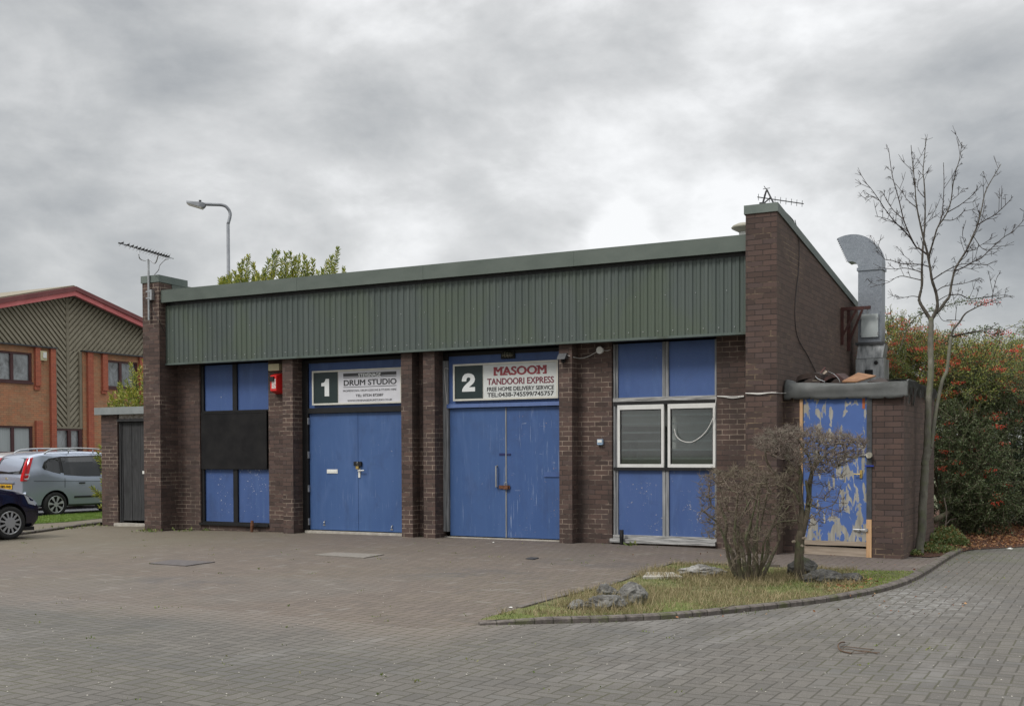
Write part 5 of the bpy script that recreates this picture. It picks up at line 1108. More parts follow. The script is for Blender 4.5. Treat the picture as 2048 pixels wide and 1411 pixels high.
# ------------------------------------------------------------------ cars
def paint(name, col, rough=0.28, metal=0.45):
    m = bpy.data.materials.new(name); m.use_nodes = True; b = m.node_tree.nodes['Principled BSDF']; b.inputs['Base Color'].default_value = (*col, 1); b.inputs['Roughness'].default_value = rough; b.inputs['Metallic'].default_value = metal
    b.inputs['Coat Weight'].default_value = 0.6; b.inputs['Coat Roughness'].default_value = 0.06; return m
M_tyre = noisy('tyre', (0.010, 0.010, 0.010), (0.022, 0.022, 0.022), 20, 0.85, bump=0.2); M_rim = noisy('wheel_trim', (0.36, 0.37, 0.38), (0.46, 0.47, 0.48), 6, 0.35, 0.6, bump=0)
M_carglass = mat('car_glass', col=(0.012, 0.014, 0.016), rough=0.03, spec=0.9); M_light_r = mat('red_lens', col=(0.42, 0.008, 0.012), rough=0.12); M_light_w = mat('clear_lens', col=(0.55, 0.58, 0.62), rough=0.12, metal=0.3); M_trim = mat('black_trim', col=(0.012, 0.012, 0.013), rough=0.6)
M_plate_y = mat('yellow_plate', col=(0.72, 0.42, 0.02), rough=0.4)
def interp(pts, x):
    if x <= pts[0][0]: return pts[0][1]
    for (a, za), (b, zb) in zip(pts, pts[1:]):
        if x <= b: return za + (zb - za) * (x - a) / (b - a)
    return pts[-1][1]
def smooth_pts(pts, n=6): return [(v.x, v.z) for v in smoothcurve([(a, 0, z) for a, z in pts], n)]
def apply_boolean(o, cutter):
    n0 = len(o.data.polygons)
    for solver in ('EXACT', 'FAST'):
        md = o.modifiers.new('b', 'BOOLEAN'); md.object = cutter; md.operation = 'DIFFERENCE'; md.solver = solver; bpy.context.view_layer.update()
        me = bpy.data.meshes.new_from_object(o.evaluated_get(bpy.context.evaluated_depsgraph_get())); o.modifiers.clear()
        if len(me.polygons) > n0 * 0.7:
            o.data = me; break
    bpy.data.objects.remove(cutter)
class Car:
    def __init__(s, name, label, L, hw, T, belt, wx, wr, pm, loc, rotz, tumble=0.30, bot=0.24, kind='mpv'):
        s.L, s.hw, s.T, s.belt, s.tumble, s.bot = L, hw, smooth_pts(T), belt, tumble, bot
        s.root = empty(name, label, 'car', (0, 0, 0)); xs = sorted(set([0, 0.01, 0.03] + [p[0] for p in s.T if 0 < p[0] < L] + [L * k / 34 for k in range(35)] + [L - 0.02]))
        bm = bmesh.new(); prev = None; first = None
        for x in xs:
            ring = s.section(x); vs = [bm.verts.new((x, y, z)) for y, z in ring]; vs += [bm.verts.new((x, -y, z)) for y, z in reversed(ring[1:-1])]
            if prev:
                n = len(vs)
                for k in range(n): bm.faces.new((prev[k], prev[(k + 1) % n], vs[(k + 1) % n], vs[k]))
            else: first = vs
            prev = vs
        bm.faces.new(list(reversed(first))); bm.faces.new(prev); bmesh.ops.remove_doubles(bm, verts=bm.verts, dist=0.0005)
        body = s.body = obj('body', bm, [pm, M_trim], s.root, smooth=True)
        c = bmesh.new()
        for x in wx:
            for sg in (-1, 1): cyl(c, (x, sg * (hw + 0.1), wr), (0, -sg, 0), wr + 0.055, 0.42, 28)
        co = obj('cut', c, M_trim); apply_boolean(body, co)
        for p in body.data.polygons: p.use_smooth = True
        try: body.data.set_sharp_from_angle(angle=R(38))
        except Exception: pass
        for x in wx:
            for sg in (-1, 1): s.wheel(x, sg, wr, kind)
        s.root.location = loc; s.root.rotation_euler = (0, 0, rotz)
    def w(s, x):
        q = abs((x - s.L / 2) / (s.L / 2)); return s.hw * (0.80 + 0.20 * (1 - q ** 5.0))
    def side(s, x, z):
        w = s.w(x); b = interp(s.belt, x)
        if z > b: return w * 0.985 - (z - b) * s.tumble - max(0, z - b - 0.35) ** 2 * 0.8
        f = (z - s.bot) / max(b - s.bot, 0.1); return w * (0.93 + 0.075 * math.sin(min(max(f, 0), 1) * math.pi * 0.62))
    def section(s, x):
        zt = interp(s.T, x); zb = s.bot + (0.06 if x < 0.05 or x > s.L - 0.05 else 0); b = interp(s.belt, x); pts = [(0.0, zb), (s.side(x, zb) * 0.9, zb)]
        e = zt - 0.045
        zz = [zb + 0.06, zb + 0.16, zb + 0.30, (zb + b) / 2 + 0.08, b - 0.08, b, b + 0.14, b + 0.28, b + 0.42, e]
        zz = [min(z, e) for z in zz]
        last = zb
        for z in zz:
            z = max(z, last + 0.0008); last = z; pts.append((s.side(x, z), z))
        y = s.side(x, e); pts += [(y - 0.035, zt - 0.012), (y * 0.72, zt + 0.004), (0.0, zt + 0.018)]
        return pts
    def side_patch(s, name, poly, m, sg=-1, off=0.012, th=0.0, parent=None):
        pts = []
        for (a, za), (b, zb) in zip(poly, poly[1:] + poly[:1]):
            n = max(1, int(math.hypot(b - a, zb - za) / 0.10))
            for k in range(n): pts.append((a + (b - a) * k / n, za + (zb - za) * k / n))
        bm = bmesh.new(); f = bm.faces.new([bm.verts.new((x, sg * (s.side(x, z) + off), z)) for x, z in pts]); bmesh.ops.triangulate(bm, faces=[f])
        if max(p[1] for p in poly) - min(p[1] for p in poly) > 0.2:
            bmesh.ops.subdivide_edges(bm, edges=bm.edges[:], cuts=3, use_grid_fill=True); bmesh.ops.triangulate(bm, faces=bm.faces[:])
            for v in bm.verts: v.co.y = sg * (s.side(v.co.x, v.co.z) + off)
        r = bmesh.ops.extrude_face_region(bm, geom=bm.faces[:]); bmesh.ops.translate(bm, vec=(0, -sg * (off + 0.012), 0), verts=[v for v in r['geom'] if isinstance(v, bmesh.types.BMVert)])
        return obj(name, bm, m, parent or s.root, world=False)
    def xr(s, z):       # x of the rear face at height z
        for (a, za), (b, zb) in zip(s.T, s.T[1:]):
            if za <= z <= zb: return a + (b - a) * (z - za) / max(zb - za, 1e-6)
        return 0.0
    def rear_patch(s, name, poly, m, off=0.012, parent=None, curve=0.04):
        bm = bmesh.new(); pts = []
        for (a, za), (b, zb) in zip(poly, poly[1:] + poly[:1]):
            n = max(1, int(math.hypot(b - a, zb - za) / 0.10))
            for k in range(n): pts.append((a + (b - a) * k / n, za + (zb - za) * k / n))
        f = bm.faces.new([bm.verts.new((s.xr(z) - off, y, z)) for y, z in pts]); bmesh.ops.triangulate(bm, faces=[f])
        r = bmesh.ops.extrude_face_region(bm, geom=bm.faces[:]); bmesh.ops.translate(bm, vec=(off + 0.02, 0, 0), verts=[v for v in r['geom'] if isinstance(v, bmesh.types.BMVert)])
        return obj(name, bm, m, parent or s.root, world=False)
    def wheel(s, x, sg, r, kind):
        yo = sg * (s.hw - 0.03); bm = bmesh.new(); prof = [(r * 0.70, 0.0), (r * 0.80, 0.012), (r * 0.95, 0.006), (r, -0.02), (r, -0.16), (r * 0.93, -0.185), (r * 0.6, -0.185)]; seg = 32; prev = None
        for rr_, dy in prof:
            ring = [bm.verts.new((x + rr_ * math.cos(2 * math.pi * k / seg), yo + sg * dy, r + rr_ * math.sin(2 * math.pi * k / seg))) for k in range(seg)]
            if prev:
                for k in range(seg): bm.faces.new((prev[k], prev[(k + 1) % seg], ring[(k + 1) % seg], ring[k]))
            prev = ring
        bm.faces.new(prev); wh = obj('wheel', bm, M_tyre, s.root, smooth=True, world=False)
        bm = bmesh.new(); n = 7 if kind == 'mpv' else 12; ri = r * 0.70
        cyl(bm, (x, yo - sg * 0.005, r), (0, sg, 0), r * (0.20 if kind == 'mpv' else 0.33), 0.016, 20); tube(bm, [(x + ri * 0.96 * math.cos(2 * math.pi * k / 28), yo - sg * 0.004, r + ri * 0.96 * math.sin(2 * math.pi * k / 28)) for k in range(29)], 0.012, 6, cap=False)
        for k in range(n):
            a = 2 * math.pi * k / n + 0.3; wd_ = (0.15, 0.30) if kind == 'mpv' else (0.17, 0.15); rin = r * (0.14 if kind == 'mpv' else 0.28)
            q = []
            for rr_, da in ((rin, -wd_[0] * 1.1), (rin, wd_[0] * 1.1), (ri * 0.97, wd_[1] * 0.62), (ri * 0.97, -wd_[1] * 0.62)): q.append((x + rr_ * math.cos(a + da), r + rr_ * math.sin(a + da)))
            prism(bm, q, 'y', yo - sg * 0.004, yo + sg * 0.006)
        obj('rim', bm, M_rim, wh, world=False)
        bm = bmesh.new(); cyl(bm, (x, yo - sg * 0.06, r), (0, sg, 0), ri, 0.02, 28); obj('brake', bm, M_black, wh, world=False)
def rotz_place(rotz, lx, ly, p):
    c, s_ = math.cos(rotz), math.sin(rotz); return (p.x - (c * lx - s_ * ly), p.y - (s_ * lx + c * ly), p.z)
def mpv(label, pm, rot, place, rails=True):
    c = Car('parked_car', label, 4.35, 0.885, [(0, 0.98), (0.035, 1.06), (0.12, 1.28), (0.24, 1.47), (0.42, 1.55), (0.8, 1.60), (1.6, 1.62), (2.3, 1.59), (2.75, 1.45), (3.35, 1.10), (3.9, 0.98), (4.22, 0.82), (4.35, 0.62)],
            [(0, 1.02), (0.5, 1.10), (1.2, 0.97), (2.5, 0.95), (3.3, 0.93), (4.35, 0.8)], (0.80, 3.28), 0.305, pm, place, rot, tumble=0.26)
    for sg in (-1, 1):
        sw = c.side_patch('side_window', [(0.50, 1.24), (0.56, 1.34), (0.70, 1.42), (0.92, 1.46), (0.93, 1.06), (0.72, 1.11), (0.56, 1.17)], M_carglass, sg)
        c.side_patch('side_window', [(1.00, 1.465), (1.98, 1.49), (2.06, 0.985), (1.60, 0.99), (1.02, 1.035)], M_carglass, sg)
        c.side_patch('side_window', [(2.10, 1.485), (2.30, 1.475), (2.62, 1.38), (3.12, 1.02), (2.18, 0.985)], M_carglass, sg)
        c.side_patch('window_surround', [(0.47, 1.23), (0.54, 1.36), (0.69, 1.45), (1.0, 1.495), (2.0, 1.52), (2.35, 1.505), (2.66, 1.40), (3.19, 1.005), (2.1, 0.96), (1.55, 0.965), (0.95, 1.02), (0.70, 1.08), (0.53, 1.15)], M_trim, sg, off=0.006)
        c.side_patch('tail_light', [(0.015, 0.90), (0.09, 0.90), (0.19, 1.20), (0.30, 1.48), (0.24, 1.46), (0.09, 1.15), (0.02, 1.02)], M_light_r, sg, off=0.008)
        c.side_patch('rubbing_strip', [(1.30, 0.50), (2.95, 0.50), (2.95, 0.455), (1.30, 0.455)], M_trim, sg, off=0.012)
        for x0 in (1.42, 2.35): c.side_patch('door_handle', [(x0, 0.845), (x0 + 0.17, 0.845), (x0 + 0.16, 0.81), (x0 + 0.01, 0.81)], M_trim, sg, off=0.022)
        for x0, x1 in ((1.03, 1.03), (2.14, 2.14), (3.05, 3.05)): c.side_patch('door_gap', [(x0, 0.40 if x0 > 1.2 else 0.72), (x0, 0.96), (x0 + 0.010, 0.96), (x0 + 0.010, 0.40 if x0 > 1.2 else 0.72)], M_trim, sg, off=0.002)
        c.side_patch('side_crease', [(0.25, 0.900), (2.0, 0.862), (3.6, 0.83), (3.6, 0.824), (2.0, 0.854), (0.25, 0.892)], M_trim, sg, off=0.0015)
        if not rails: continue
        rr_ = 0.70
        bm = bmesh.new(); pts = smoothcurve([(0.60, sg * (rr_ - 0.01), 1.575), (0.78, sg * rr_, 1.66), (1.30, sg * rr_, 1.70), (1.95, sg * rr_, 1.69), (2.35, sg * rr_, 1.635), (2.50, sg * (rr_ - 0.01), 1.56)], 6); tube(bm, pts, 0.019, 8)
        for xx in (1.25, 1.95): cyl(bm, (xx, sg * rr_, 1.58), (0, 0, 1), 0.014, 0.10, 6)
        obj('roof_rail', bm, M_rim, c.root, smooth=True, world=False)
    c.rear_patch('rear_window', [(-0.60, 1.07), (0.60, 1.07), (0.54, 1.46), (-0.54, 1.46)], M_carglass, parent=c.root)
    for sg in (-1, 1): c.rear_patch('tail_light', [(sg * 0.64, 0.90), (sg * 0.76, 0.90), (sg * 0.72, 1.20), (sg * 0.62, 1.46), (sg * 0.57, 1.46), (sg * 0.64, 1.12)], M_light_r, off=0.02)
    for sg in (-1, 1): c.side_patch('reversing_lens', [(0.03, 0.93), (0.12, 0.93), (0.17, 1.06), (0.06, 1.08)], M_light_w, sg, off=0.014)
    bm = bmesh.new(); box(bm, -0.024, -0.012, -0.27, 0.27, 0.70, 0.81); pl = obj('number_plate', bm, M_plate_y, c.root, world=False)
    bm = bmesh.new(); box(bm, -0.035, 0.01, -0.36, 0.36, 0.845, 0.875); obj('tailgate_strip', bm, pm, c.root, world=False)
    bm = bmesh.new(); tube(bm, [(0.02, -0.1, 1.10), (0.07, -0.45, 1.13)], 0.008, 5); obj('wiper', bm, M_trim, c.root, world=False)
    bm = bmesh.new(); prism(bm, [(-0.035, -0.02), (0.0, 0.02), (0.035, 0.02), (0.0, -0.02)], 'x', -0.02, -0.008); bmesh.ops.translate(bm, vec=(0, 0, 0.96), verts=bm.verts); obj('badge', bm, M_brass, c.root, world=False)
    # bumper bulge
    bm = bmesh.new(); rows = []
    for k in range(17):
        y = -0.78 + 1.56 * k / 16; b_ = -0.07 + 0.10 * abs(y / 0.80) ** 4; rows.append([bm.verts.new((x, y, z)) for x, z in ((0.05, 0.26), (b_ + 0.02, 0.27), (b_, 0.36), (b_, 0.55), (b_ + 0.03, 0.62), (0.05, 0.64))])
    for a, b in zip(rows, rows[1:]):
        for k in range(5): bm.faces.new((a[k], a[k + 1], b[k + 1], b[k]))
    bm.faces.new(rows[0]); bm.faces.new(list(reversed(rows[-1]))); obj('bumper', bm, pm, c.root, smooth=False, world=False)
    return c, pl
RZ = R(82)
pw = onG(110, 1032.5)
c1, pl = mpv('silver blue people carrier with roof rails parked beyond the lawn', paint('silver_blue_paint', (0.33, 0.375, 0.46)), RZ, rotz_place(RZ, 0.80, -0.80, pw))
def plate_text(car, pl, s, y0, y1, z0, z1):
    cu = text(pl, s, 0, 1, 0, 1, 0, M_tblack, bold=0.02); me = cu.data; co = np.zeros(len(me.vertices) * 3); me.vertices.foreach_get('co', co); co = co.reshape(-1, 3)
    mi = np.array(pl.matrix_world.inverted()); 
    # the text helper worked in world space under an unmoved parent: rebuild it on the plate
    w = np.array(pl.matrix_world); p = (w[:3, :3] @ co.T).T + w[:3, 3]
    X = np.where(np.abs(p[:, 1]) > 0.001, -0.027, -0.025); Y = y0 + p[:, 0] * (y1 - y0); Z = z0 + p[:, 2] * (z1 - z0)
    me.vertices.foreach_set('co', np.stack([X, Y, Z], 1).ravel()); me.update()
bpy.context.view_layer.update()
plate_text(c1, pl, 'K855 FHD', 0.23, -0.23, 0.722, 0.788)
d_ = Vector((math.cos(RZ), math.sin(RZ), 0)); n_ = Vector((-d_.y, d_.x, 0))
o1 = c1.root.location
c2, pl2 = mpv('silver white people carrier mostly outside the picture, left of the silver blue one', paint('silver_white_paint', (0.55, 0.56, 0.58)), RZ, tuple(Vector(o1) + n_ * 2.65 + d_ * 0.9), rails=False)
# dark blue hatchback nosing in at the left edge
RH = R(82)
pw = onG(22, 1078.5)
M_navy = paint('navy_paint', (0.007, 0.007, 0.026), 0.22, 0.1)
h = Car('parked_car', 'dark navy hatchback with silver wheel trims at the left edge of the forecourt', 3.62, 0.80, [(0, 0.80), (0.03, 0.95), (0.2, 1.25), (0.45, 1.38), (1.2, 1.42), (1.9, 1.38), (2.3, 1.18), (2.75, 0.93), (3.15, 0.84), (3.45, 0.73), (3.58, 0.61), (3.62, 0.52)],
        [(0, 0.84), (1.5, 0.87), (2.7, 0.83), (3.3, 0.76), (3.62, 0.60)], (0.62, 3.02), 0.285, M_navy, rotz_place(RH, 3.02, -0.79, pw), RH, tumble=0.34, bot=0.20, kind='hatch')
for sg in (-1, 1):
    h.side_patch('side_window', [(0.40, 1.12), (0.55, 1.28), (1.20, 1.32), (1.22, 0.92), (0.55, 0.93)], M_carglass, sg); h.side_patch('side_window', [(1.30, 1.32), (1.85, 1.29), (2.10, 1.17), (2.50, 0.91), (1.32, 0.91)], M_carglass, sg)
    h.side_patch('headlight', [(3.30, 0.745), (3.46, 0.70), (3.575, 0.60), (3.54, 0.56), (3.38, 0.60)], M_light_w, sg, off=0.010)
    h.side_patch('indicator', [(2.62, 0.70), (2.70, 0.70), (2.70, 0.67), (2.62, 0.67)], M_light_w, sg, off=0.012)
    h.side_patch('bumper_line', [(3.36, 0.47), (3.61, 0.47), (3.61, 0.458), (3.36, 0.458)], M_trim, sg, off=0.004)
    h.side_patch('door_gap', [(2.60, 0.30), (2.60, 0.82), (2.608, 0.82), (2.608, 0.30)], M_trim, sg, off=0.002)
bm = B((3.30, 3.55, -0.62, 0.62, 0.13, 0.195)); obj('air_dam', bm, M_trim, h.root, world=False)
bm = B((3.605, 3.635, -0.26, 0.26, 0.34, 0.44)); obj('number_plate', bm, M_whitepl, h.root, world=False)
# ------------------------------------------------------------------ plant helpers
def leafmat(name, *cols, rough=0.45, trans=0.25):
    def fn(t, b):
        r = t.island(); n = t.noise(t.pos(), 1.3, 3)
        f = t.m('ADD', t.m('MULTIPLY', r, 0.75), t.m('MULTIPLY', n, 0.35), clamp=True)
        stops = [(i / max(1, len(cols) - 1), c) for i, c in enumerate(cols)]
        c = t.ramp(f, *stops); setc(t, b, c)
        tr = t.node('ShaderNodeBsdfTranslucent'); t.l.new(c, tr.inputs[0]); ms = t.node('ShaderNodeMixShader'); ms.inputs[0].default_value = trans
        out = t.n['Material Output']; t.l.new(b.outputs[0], ms.inputs[1]); t.l.new(tr.outputs[0], ms.inputs[2]); t.l.new(ms.outputs[0], out.inputs[0])
    return mat(name, fn, rough=rough, spec=0.4)
def barkmat(name, c1, c2, sc=14, lich=None):
    def fn(t, b):
        P = t.pos(); n = t.noise(t.scalev(P, 1, 1, 0.35), sc, 6, 0.65, 0.4); c = t.ramp(n, (0.3, c1), (0.72, c2))
        if lich: c = t.mix(t.m('MULTIPLY', t.step(t.noise(P, 7, 5, 0.7), 0.46, 0.62), 0.7), c, lich)
        setc(t, b, c); setn(t, b, t.bump(n, 0.5, 0.008))
    return mat(name, fn, rough=0.9, spec=0.2)
def unit(v): return v / np.maximum(np.linalg.norm(v, axis=1, keepdims=True), 1e-9)
def leaf_mesh(name, C, D, L, Wd, m, parent=None, fold=0.25, droop=0.0):
    """C centres, D leaf directions (stem to tip), L lengths, Wd widths: folded six-point leaves"""
    n = len(C); D = unit(D); r = unit(rng.normal(size=(n, 3))); S = unit(np.cross(D, r)); N = np.cross(S, D); L = L[:, None]; Wd = Wd[:, None]
    v = np.stack([C, C + D * L * 0.35 + S * Wd * 0.5 + N * Wd * fold, C + D * L * 0.75 + S * Wd * 0.38 + N * Wd * fold * 0.7, C + D * L - N * L * droop, C + D * L * 0.75 - S * Wd * 0.38 + N * Wd * fold * 0.7, C + D * L * 0.35 - S * Wd * 0.5 + N * Wd * fold], 1).reshape(-1, 3)
    b = np.arange(n)[:, None] * 6; f = np.concatenate([b + np.array([[0, 1, 2, 3]]), b + np.array([[0, 3, 4, 5]])])
    return mesh_np(name, v, f, m, parent)
def tubes_np(name, segs, m, parent=None, sides=3):
    """segs: list of (p0, p1, r0, r1)"""
    P0 = np.array([s[0] for s in segs]); P1 = np.array([s[1] for s in segs]); R0 = np.array([s[2] for s in segs]); R1 = np.array([s[3] for s in segs])
    d = unit(P1 - P0); ref = np.where(np.abs(d[:, 2:3]) > 0.9, [[1.0, 0.1, 0]], [[0.1, 0.05, 1.0]]); a = unit(np.cross(d, ref)); b = np.cross(d, a); n = len(segs); V = []
    for P_, R_ in ((P0, R0), (P1, R1)):
        for k in range(sides): an = 2 * math.pi * k / sides; V.append(P_ + (a * math.cos(an) + b * math.sin(an)) * R_[:, None])
    V = np.stack(V, 1).reshape(-1, 3); base = np.arange(n)[:, None] * (2 * sides); f = np.concatenate([base + np.array([[k, (k + 1) % sides, sides + (k + 1) % sides, sides + k]]) for k in range(sides)])
    return mesh_np(name, V, f, m, parent, smooth=False)
def tree_to(nodes, tips, rtip=0.003, jitter=0.12, seg=0.12, bias=0.35):
    """attach every tip to the nearest existing node with a bent path; returns segments with pipe-model radii"""
    P = [np.array(p, float) for p in nodes]; par = [-1] * len(P); order = np.argsort([min(np.linalg.norm(np.array(t) - p) for p in P) for t in tips])
    arr = np.zeros((len(P) + len(tips) * 14, 3)); arr[:len(P)] = P; n = len(P); root_n = n; load = {}
    for ti in order:
        t = np.array(tips[ti], float); d = arr[:n] - t; dist = np.linalg.norm(d, axis=1) + bias * np.maximum(0, arr[:n, 2] - t[2]); j = int(np.argmin(dist)); L = np.linalg.norm(t - arr[j])
        k = max(1, min(12, int(L / seg))); prev = j
        for q in range(1, k + 1):
            f = q / k; pnt = arr[j] + (t - arr[j]) * f + (rng.normal(size=3) * jitter * L * math.sin(f * math.pi) * 0.6 if q < k else 0); pnt = pnt + np.array([0, 0, 0.10 * L * math.sin(f * math.pi)])
            arr[n] = pnt; par.append(prev); prev = n; n += 1
    cnt = np.zeros(n); ch = np.zeros(n, int)
    for i in range(root_n, n): ch[par[i]] += 1
    for i in range(n - 1, root_n - 1, -1):
        if cnt[i] == 0: cnt[i] = 1
        cnt[par[i]] += cnt[i]
    segs = []
    for i in range(root_n, n):
        r = rtip * cnt[i] ** 0.42; rp = min(rtip * max(cnt[par[i]], 1) ** 0.42, r * 1.5); segs.append((arr[par[i]], arr[i], rp, r))
    return segs

# ------------------------------------------------------------------ bare tree right of the store
D0 = 17.0
BT = empty('bare_tree', 'slender bare tree with forked grey trunk standing beside the right hand brick store', 'tree', tuple(onG(1838, 1107)))
M_bark = barkmat('smooth_grey_bark', (0.085, 0.08, 0.065), (0.21, 0.20, 0.165), 10, (0.13, 0.14, 0.085)); M_limb = barkmat('limb_bark', (0.045, 0.038, 0.032), (0.125, 0.115, 0.095), 14); M_twig = barkmat('dark_twig_bark', (0.020, 0.015, 0.013), (0.055, 0.042, 0.036), 20)
basep = onG(1838, 1108); D0 = (basep - Vector((0, YC, EYE))).dot(FW)
def tp(x, y, dd=0.0): return np.array(atD(x, y, D0 + dd))
def limb(pix, r0, r1, dd0=0.0, dd1=0.0, n=5):
    k = len(pix); pts = [Vector(tp(x, y, dd0 + (dd1 - dd0) * i / (k - 1))) for i, (x, y) in enumerate(pix)]; pts = smoothcurve(pts, n); m_ = len(pts)
    return pts, [r0 + (r1 - r0) * (i / (m_ - 1)) ** 0.8 for i in range(m_)]
bm = bmesh.new()
p, r = limb([(1836, 1116), (1838.5, 1104), (1839, 1092), (1844, 1055), (1845, 1016), (1847.5, 978), (1850, 940), (1850, 925), (1853, 905), (1854.5, 887), (1855, 860), (1856, 835), (1857, 800), (1860, 770), (1862, 738), (1861, 700), (1861, 677), (1862, 655), (1862, 636)], 0.066, 0.036)
r = [a * (1 + 0.05 * math.sin(i * 1.7)) for i, a in enumerate(r)]; r[0] = 0.085; r[1] = 0.075; tube(bm, p, r, 10); obj('trunk', bm, M_bark, BT, smooth=True)
bm = bmesh.new(); p, r = limb([(1853, 922), (1858, 905), (1862, 890), (1866, 860), (1872, 820), (1878, 790), (1885, 760), (1894, 740), (1898, 704), (1902, 673)], 0.036, 0.022, 0.02, 0.12); tube(bm, p, r, 8); obj('trunk', bm, M_bark, BT, smooth=True)
LIMBS = [  # pixel polylines (photograph 2048 wide), start radius, end radius, depth drift
 ([(1862, 640), (1850, 622), (1840, 605), (1838.6, 595), (1843.7, 571), (1843.7, 542), (1844.6, 517), (1846, 490), (1848, 471), (1850, 440), (1850, 396), (1848, 362), (1846, 342), (1850, 301), (1851, 277)], .027, .004, 0, .3),
 ([(1862, 640), (1870, 627), (1875, 610), (1872, 585), (1864, 560), (1860, 534), (1854, 503), (1848, 480), (1841, 450), (1834, 416), (1831, 390), (1830, 369), (1826, 336), (1822, 291)], .029, .004, 0, -.3),
 ([(1872, 626), (1880, 618), (1890, 604), (1899, 592), (1902, 573), (1909, 542), (1918, 524), (1933, 500), (1946, 471), (1955, 450), (1963.6, 416), (1970, 386), (1979, 367), (1989, 350), (2002, 328)], .025, .004, 0, .5),
 ([(1860, 534), (1858, 515), (1862, 498), (1868, 478), (1875, 455), (1885, 440), (1894, 425), (1902, 401), (1906, 369), (1911, 345), (1919, 318), (1924, 284)], .016, .004, -.1, -.5),
 ([(1856, 510), (1840, 498), (1831, 492), (1817, 464), (1807, 438), (1797, 396), (1788, 365), (1783, 342), (1777, 296)], .014, .004, -.1, .35),
 ([(1831, 492), (1817, 471), (1803, 456), (1790, 444), (1770, 418), (1759, 401), (1741, 376), (1725, 360)], .010, .0035, 0, -.5),
 ([(1875, 455), (1884, 432), (1886, 408), (1888, 369), (1887, 325)], .008, .0035, -.2, .1),
 ([(1955, 450), (1974, 438), (1989, 430), (2011, 410), (2026, 393)], .008, .0035, .3, .1),
 ([(1909, 542), (1928, 534), (1945, 524), (1962, 516), (1981, 498), (2008, 474), (2027, 462), (2050, 437)], .011, .0035, .1, .6),
 ([(1843.7, 545), (1830, 540), (1809, 536), (1790, 538), (1773, 537)], .008, .003, 0, .5),
 ([(1860, 534), (1843, 529), (1820, 528), (1802, 527), (1785, 521), (1768, 517), (1760, 497), (1751, 483)], .008, .003, 0, -.5),
 ([(1842, 560), (1825, 556), (1805, 552), (1792, 555), (1775, 565), (1740, 574)], .007, .003, 0, .4),
 ([(1838, 594), (1826, 592), (1812, 594), (1793, 598)], .006, .003, 0, .2),
 ([(1900, 590), (1919, 589), (1938, 597), (1955, 596), (1975, 593), (2016, 589)], .009, .003, 0, .4),
 ([(1873, 582), (1885, 574), (1901, 570), (1918, 568), (1935, 564.6), (1960, 555)], .008, .003, 0, -.5),
 ([(1878, 600), (1888, 594), (1900, 588)], .006, .004, 0, 0),
 ([(1864, 560), (1885, 546), (1905, 535), (1925, 528), (1950, 528), (1975, 530)], .009, .003, -.1, -.6),
 ([(1902, 673), (1907, 658), (1919, 644), (1928, 630), (1938, 622), (1965, 609), (1986, 602), (2000, 596), (2022, 591)], .018, .004, .12, .4),
 ([(1902, 673), (1920, 669), (1938, 665), (1955, 662), (1972, 661), (1996, 646)], .013, .004, .12, -.2), ([(1965, 662), (1990, 668), (2015, 657), (2041, 645)], .007, .003, 0, .4),
 ([(1893, 640), (1910, 640), (1930, 641)], .006, .003, .1, 0), ([(1983, 604), (1986, 585), (1992, 560), (1996, 550)], .006, .003, .3, .4), ([(1911, 640), (1912, 625), (1914, 608)], .005, .003, .1, .1),
 ([(1875, 625), (1885, 640), (1900, 643)], .006, .003, 0, .1), ([(1850, 396), (1840, 385), (1835, 372), (1841, 345)], .006, .003, .1, .3), ([(1846, 452), (1860, 440), (1880, 425)], .006, .003, .1, -.2),
 ([(1894, 425), (1920, 410), (1945, 390), (1962, 371)], .008, .003, -.2, -.6), ([(1902, 401), (1916, 390), (1927, 376)], .005, .003, -.3, 0), ([(1834, 416), (1815, 400), (1805, 385), (1790, 366)], .006, .003, -.2, .2),
 ([(1807, 438), (1790, 424), (1776, 405), (1765, 385)], .007, .003, 0, .4), ([(1759, 401), (1742, 393), (1730, 400)], .005, .003, -.3, 0), ([(1817, 464), (1795, 449), (1775, 438), (1750, 432)], .007, .003, 0, -.5),
 ([(1930, 505), (1950, 498), (1965, 488), (1995, 470)], .006, .003, .2, -.3), ([(1946, 471), (1965, 497), (1985, 500)], .005, .003, .3, .2), ([(1926, 512), (1945, 478), (1963, 440), (1970, 400)], .008, .003, .1, .7),
 ([(1917, 525), (1935, 505), (1925, 470), (1932, 440)], .006, .003, .1, -.2), ([(1885, 440), (1905, 440), (1918, 432), (1930, 420)], .006, .003, -.2, .2)]
tw = []
